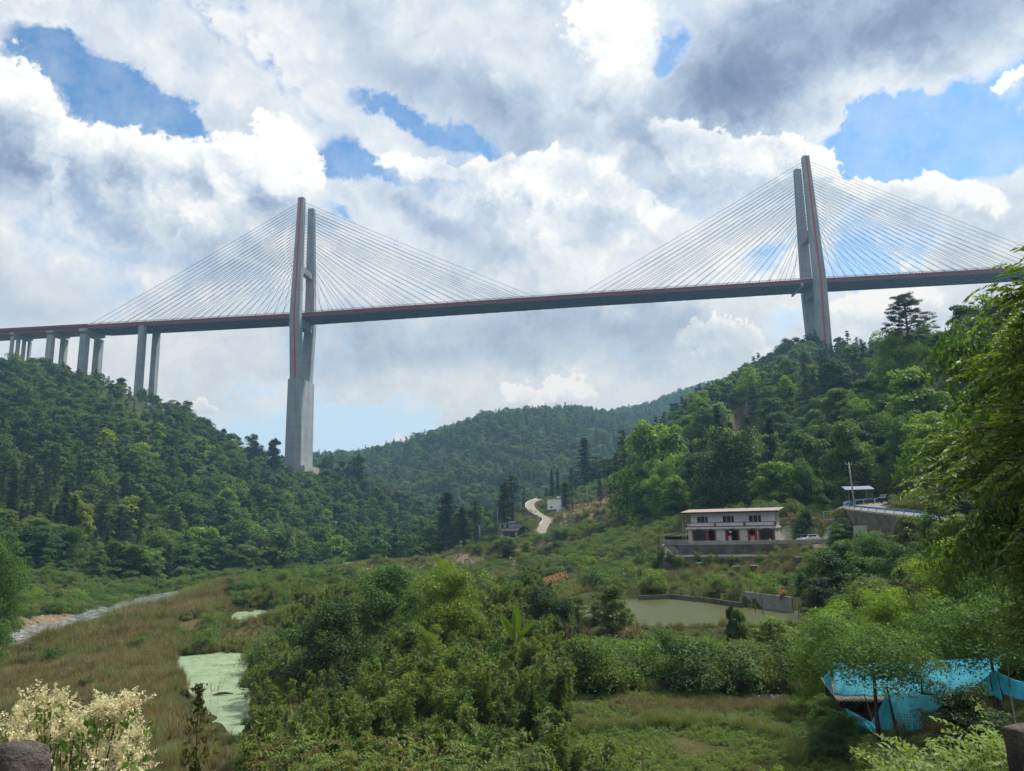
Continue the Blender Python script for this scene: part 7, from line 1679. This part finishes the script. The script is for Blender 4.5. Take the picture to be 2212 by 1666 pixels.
# ------------------------------------------------------------------ people and small things
def skin_person(name, joints, edges, radii, loc, rz, label, mats, head_c, shirt_verts=None):
    me = bpy.data.meshes.new(name); me.from_pydata(joints, edges, []); o = bpy.data.objects.new(name, me); C.objects.link(o)
    md = o.modifiers.new('skin', 'SKIN'); 
    for v, r_ in zip(me.skin_vertices[0].data, radii): v.radius = (r_, r_)
    me.skin_vertices[0].data[0].use_root = True
    sb = o.modifiers.new('sub', 'SUBSURF'); sb.levels = 1; sb.render_levels = 2
    me.materials.append(mats); o.location = loc; o.rotation_euler = (0, 0, rz); return tag(o, label, 'person')
def clothmat(name, bands):
    m, t, b, out = material(name); sp = t.add('ShaderNodeSeparateXYZ'); t.put(sp.inputs[0], t.add('ShaderNodeTexCoord').outputs['Object'])
    t.put(b.inputs['Base Color'], t.ramp(t.maprange(sp.outputs[2], 0, 2, 0, 1), bands, 'CONSTANT')); b.inputs['Roughness'].default_value = .8; return m
skinc = (.42, .25, .17)
# seated on the pond wall, leaning forward with both arms out to the left
J = [(0, 0, .12), (0, .0, .35), (0, -.06, .60), (0, -.12, .72), (0, -.16, .86), (0, -.17, .95),
     (.17, -.08, .60), (.20, -.30, .46), (.16, -.54, .48), (-.17, -.08, .60), (-.20, -.30, .44), (-.14, -.54, .45),
     (.10, -.02, .10), (.14, -.42, .14), (.14, -.46, -.30), (.14, -.58, -.36), (-.10, -.02, .10), (-.14, -.40, .12), (-.14, -.44, -.30), (-.14, -.56, -.36)]
Ed = [(0, 1), (1, 2), (2, 3), (3, 4), (4, 5), (2, 6), (6, 7), (7, 8), (2, 9), (9, 10), (10, 11), (0, 12), (12, 13), (13, 14), (14, 15), (0, 16), (16, 17), (17, 18), (18, 19)]
Rr = [.14, .14, .15, .055, .095, .075, .065, .045, .035, .065, .045, .035, .09, .07, .05, .04, .09, .07, .05, .04]
pw = onz(1700, 1322, PONDZ); ab = np.array(b_) if False else None
wa, wb = np.array(onz(1612, 1309, PONDZ)), np.array(onz(1714, 1324, PONDZ)); wp = wa+(wb-wa)*.84
per = skin_person('person', J, Ed, Rr, (wp[0], wp[1], PONDZ+1.75), math.radians(-75), 'person in an orange top and dark shorts sitting on the pond wall, arms out', clothmat('orange_top', [(0, (.02, .022, .035)), (.125, (.52, .13, .04)), (.345, skinc), (.40, skinc)]), None)
def hair(parent, c, r_, col=(.012, .01, .009)):
    mb = MB(); rings = []
    for q in np.linspace(.08, 1.0, 5): rings.append([(c[0]+math.cos(a)*r_*math.sin(q*1.75), c[1]+.015+math.sin(a)*r_*math.sin(q*1.75), c[2]+math.cos(q*1.75)*r_) for a in np.linspace(0, 6.28, 11)[:-1]])
    mb.loft(rings[::-1]); return mb.build('hair', surf('hair', col, col, 3, .7) if 'hair' not in bpy.data.materials else bpy.data.materials['hair'], parent, smooth=True)
hair(per, (0, -.16, .90), .125)
J2 = [(0, 0, .95), (0, 0, 1.2), (0, 0, 1.45), (0, -.01, 1.56), (0, -.03, 1.66), (0, -.03, 1.74), (.19, 0, 1.42), (.24, -.10, 1.16), (.22, -.36, 1.08), (-.19, 0, 1.42), (-.24, -.1, 1.16), (-.2, -.36, 1.06),
      (.1, 0, .90), (.12, -.04, .48), (.12, .04, .07), (.12, -.12, .04), (-.1, 0, .90), (-.12, .02, .48), (-.12, .1, .07), (-.12, -.06, .04)]
p = G(1102.5, 1221, 233); z_ = hzf(p[0], p[1])+.1
per2 = skin_person('person', J2, Ed, Rr, (p[0], p[1], z_), math.radians(75), 'person in dark clothes and a pale hat standing by the motorbike on the path', clothmat('dark_clothes', [(0, (.015, .016, .02)), (.77, skinc)]), None)
mb = MB(); mb.loft([[(math.cos(a)*r_, -.03+math.sin(a)*r_, z2) for a in np.linspace(0, 6.28, 13)[:-1]] for r_, z2 in ((.26, 1.72), (.25, 1.74), (.12, 1.77), (.10, 1.88))]); mb.build('hat', M['whitewash'], per2)
# motorbike
p = G(1107, 1221, 232); e = empty('motorbike', (p[0], p[1], hzf(p[0], p[1])+.1), math.radians(20), 'small red and white motorbike on the dirt path below the round dark tree', 'motorbike')
for x_ in (-.62, .62):
    k = [2*math.pi*i/16 for i in range(16)]; mb = MB(); mb.loft([[(x_+math.cos(a)*r_, y_, .3+math.sin(a)*r_) for a in k] for r_, y_ in ((.2, -.06), (.3, -.05), (.3, .05), (.2, .06))]); mb.build('wheel', M['rubber'], e)
M['bikered'] = surf('red_plastic', (.55, .04, .035), (.45, .03, .03), 3, .4)
mb = MB(); mb.loft([[(-.75, -.12, .62), (-.75, .12, .62), (-.75, .12, .82), (-.75, -.12, .82)], [(.15, -.15, .50), (.15, .15, .50), (.15, .15, .88), (.15, -.15, .88)], [(.5, -.12, .55), (.5, .12, .55), (.5, .12, .95), (.5, -.12, .95)]]); mb.build('body', M['bikered'], e, bevel=.03)
mb = MB(); mb.loft([[(-.8, -.14, .84), (-.8, .14, .84), (-.8, .14, .93), (-.8, -.14, .93)], [(.1, -.12, .88), (.1, .12, .88), (.1, .12, .95), (.1, -.12, .95)]]); mb.build('seat', M['rubber'], e, bevel=.02)
mb = MB(); mb.tube([(.62, 0, .3), (.45, 0, 1.05)], .04, 6); mb.tube([(.42, -.33, 1.08), (.46, 0, 1.05), (.42, .33, 1.08)], .025, 6); mb.build('handlebar', M['rail'], e)
mb = MB(); mb.box((.60, 0, .72), (.28, .3, .55)); mb.build('front_fairing', M['white_paint'], e, bevel=.05)
mb = MB(); mb.box((-.62, 0, 1.08), (.4, .4, .34)); mb.build('top_box', M['bikered'], e, bevel=.04)
# litter, log and plastic sheet
def litter(px, py, z, s_, label, seed):
    a = onz(px, py, z); r = random.Random(seed); mb = MB(); mb.loft([[(-s_, -s_*.6, .02), (s_, -s_*.7, .03), (s_*.9, s_*.6, .02), (-s_*.8, s_*.7, .04)], [(-s_*.7, -s_*.4, .14), (s_*.8, -s_*.5, .2), (s_*.6, s_*.4, .12), (-s_*.5, s_*.5, .18)]])
    o = mb.build('plastic_bag', M['white_paint'], bevel=.02); o.location = (a[0], a[1], z); o.rotation_euler = (0, 0, seed); tag(o, label, 'litter')
litter(1404, 1580, 4.05, .14, 'crumpled white plastic bag lying in the weedy field', 1)
a = G(1269, 1250, 175); litter(1269, 1250, hzf(a[0], a[1]), .5, 'white plastic scrap on the valley floor right of the brush heap', 2)
a = onz(482, 1501, .36); mb = MB(); mb.tube([(-.9, -.1, .0), (-.3, 0, .1), (.2, .05, .12), (.9, .15, .02)], [.06, .14, .13, .04], 7); mb.tube([(.1, .02, .1), (.35, .3, .16)], [.05, .02], 5); o = mb.build('driftwood', M['bark']); o.location = (a[0], a[1], .38); tag(o, 'dark driftwood log floating in the duckweed', 'driftwood')
a, b_ = onz(1610, 1507, 4.05), onz(1735, 1508, 4.05); mb = MB(); n = 24; r = random.Random(4)
mb.loft([[(a[0]+(b_[0]-a[0])*i/n, a[1]+(b_[1]-a[1])*i/n-.5+r.uniform(-.1, .1), 4.02), (a[0]+(b_[0]-a[0])*i/n, a[1]+(b_[1]-a[1])*i/n-.1, 4.22+r.uniform(0, .12)), (a[0]+(b_[0]-a[0])*i/n, a[1]+(b_[1]-a[1])*i/n+.4, 4.05)] for i in range(n+1)])
tag(mb.build('plastic_sheet', surf('grey_plastic', (.10, .11, .12), (.04, .045, .05), 3, .4)), 'rumpled dark grey plastic sheet along the back edge of the field', 'plastic sheet')
# pebbly shore of the river
mb_list = []; r = np.random.default_rng(90); base_ = []
M['pebble'] = surf('river_stone', (.30, .24, .19), (.20, .15, .12), .5, .9, obj_rand=.3)
for q in range(3):
    mb = MB(); pts_ = [Vector((r.normal(), r.normal(), r.normal()*.6)) for _ in range(14)]
    import bmesh
    bm = bmesh.new(); [bm.verts.new(v_.normalized()*(0.8+.3*random.random())) for v_ in pts_]; bmesh.ops.convex_hull(bm, input=bm.verts); me = bpy.data.meshes.new('stone%d' % q); bm.to_mesh(me); bm.free(); me.materials.append(M['pebble']); PROTO['stone%d' % q] = dict(whole=me, crown=me, trunk=me, h=1)
P = np.array(RIVER); s = np.concatenate([[0], np.cumsum(np.hypot(*np.diff(P, axis=0).T))]); t_ = 60+(s[-1]-150-60)*r.random(900); x = np.interp(t_, s, P[:, 0]); y = np.interp(t_, s, P[:, 1]); ang = r.choice([-1, 1], 900)*(8.6+r.random(900)**2*3.4); dx = np.interp(t_+1, s, P[:, 0])-x; dy = np.interp(t_+1, s, P[:, 1])-y; L = np.hypot(dx, dy)+1e-9; x -= dy/L*ang; y += dx/L*ang
sz = .12+.35*r.random(900)**3; stuff('river_stones', 'brown and grey stones along both shores of the river', ['stone0', 'stone1', 'stone2'], np.stack([x, y, hz(x, y)], 1), np.stack([sz*1.4, sz, sz*.7], 1), r.random(900)*6.28, r.integers(0, 3, 900))
# ------------------------------------------------------------------ the humid air between here and the far hills
mb = MB(); mb.box((0, 0, 165), (7600, 7600, 350))
hz_o = mb.build('haze', None) if False else None
me = bpy.data.meshes.new('haze'); me.from_pydata(mb.v, [], mb.f); me.update()
m = bpy.data.materials.new('haze_air'); m.use_nodes = True; nt = m.node_tree; nt.nodes.clear(); o_ = nt.nodes.new('ShaderNodeOutputMaterial'); pv = nt.nodes.new('ShaderNodeVolumePrincipled')
pv.inputs['Color'].default_value = (.38, .70, 1.0, 1); pv.inputs['Density'].default_value = 0.00018; pv.inputs['Anisotropy'].default_value = 0.2; nt.links.new(pv.outputs[0], o_.inputs['Volume'])
me.materials.append(m); ho = bpy.data.objects.new('haze', me); C.objects.link(ho); tag(ho, 'pale blue haze hanging in the valley air', None, kind='stuff'); ho.display_type = 'WIRE'
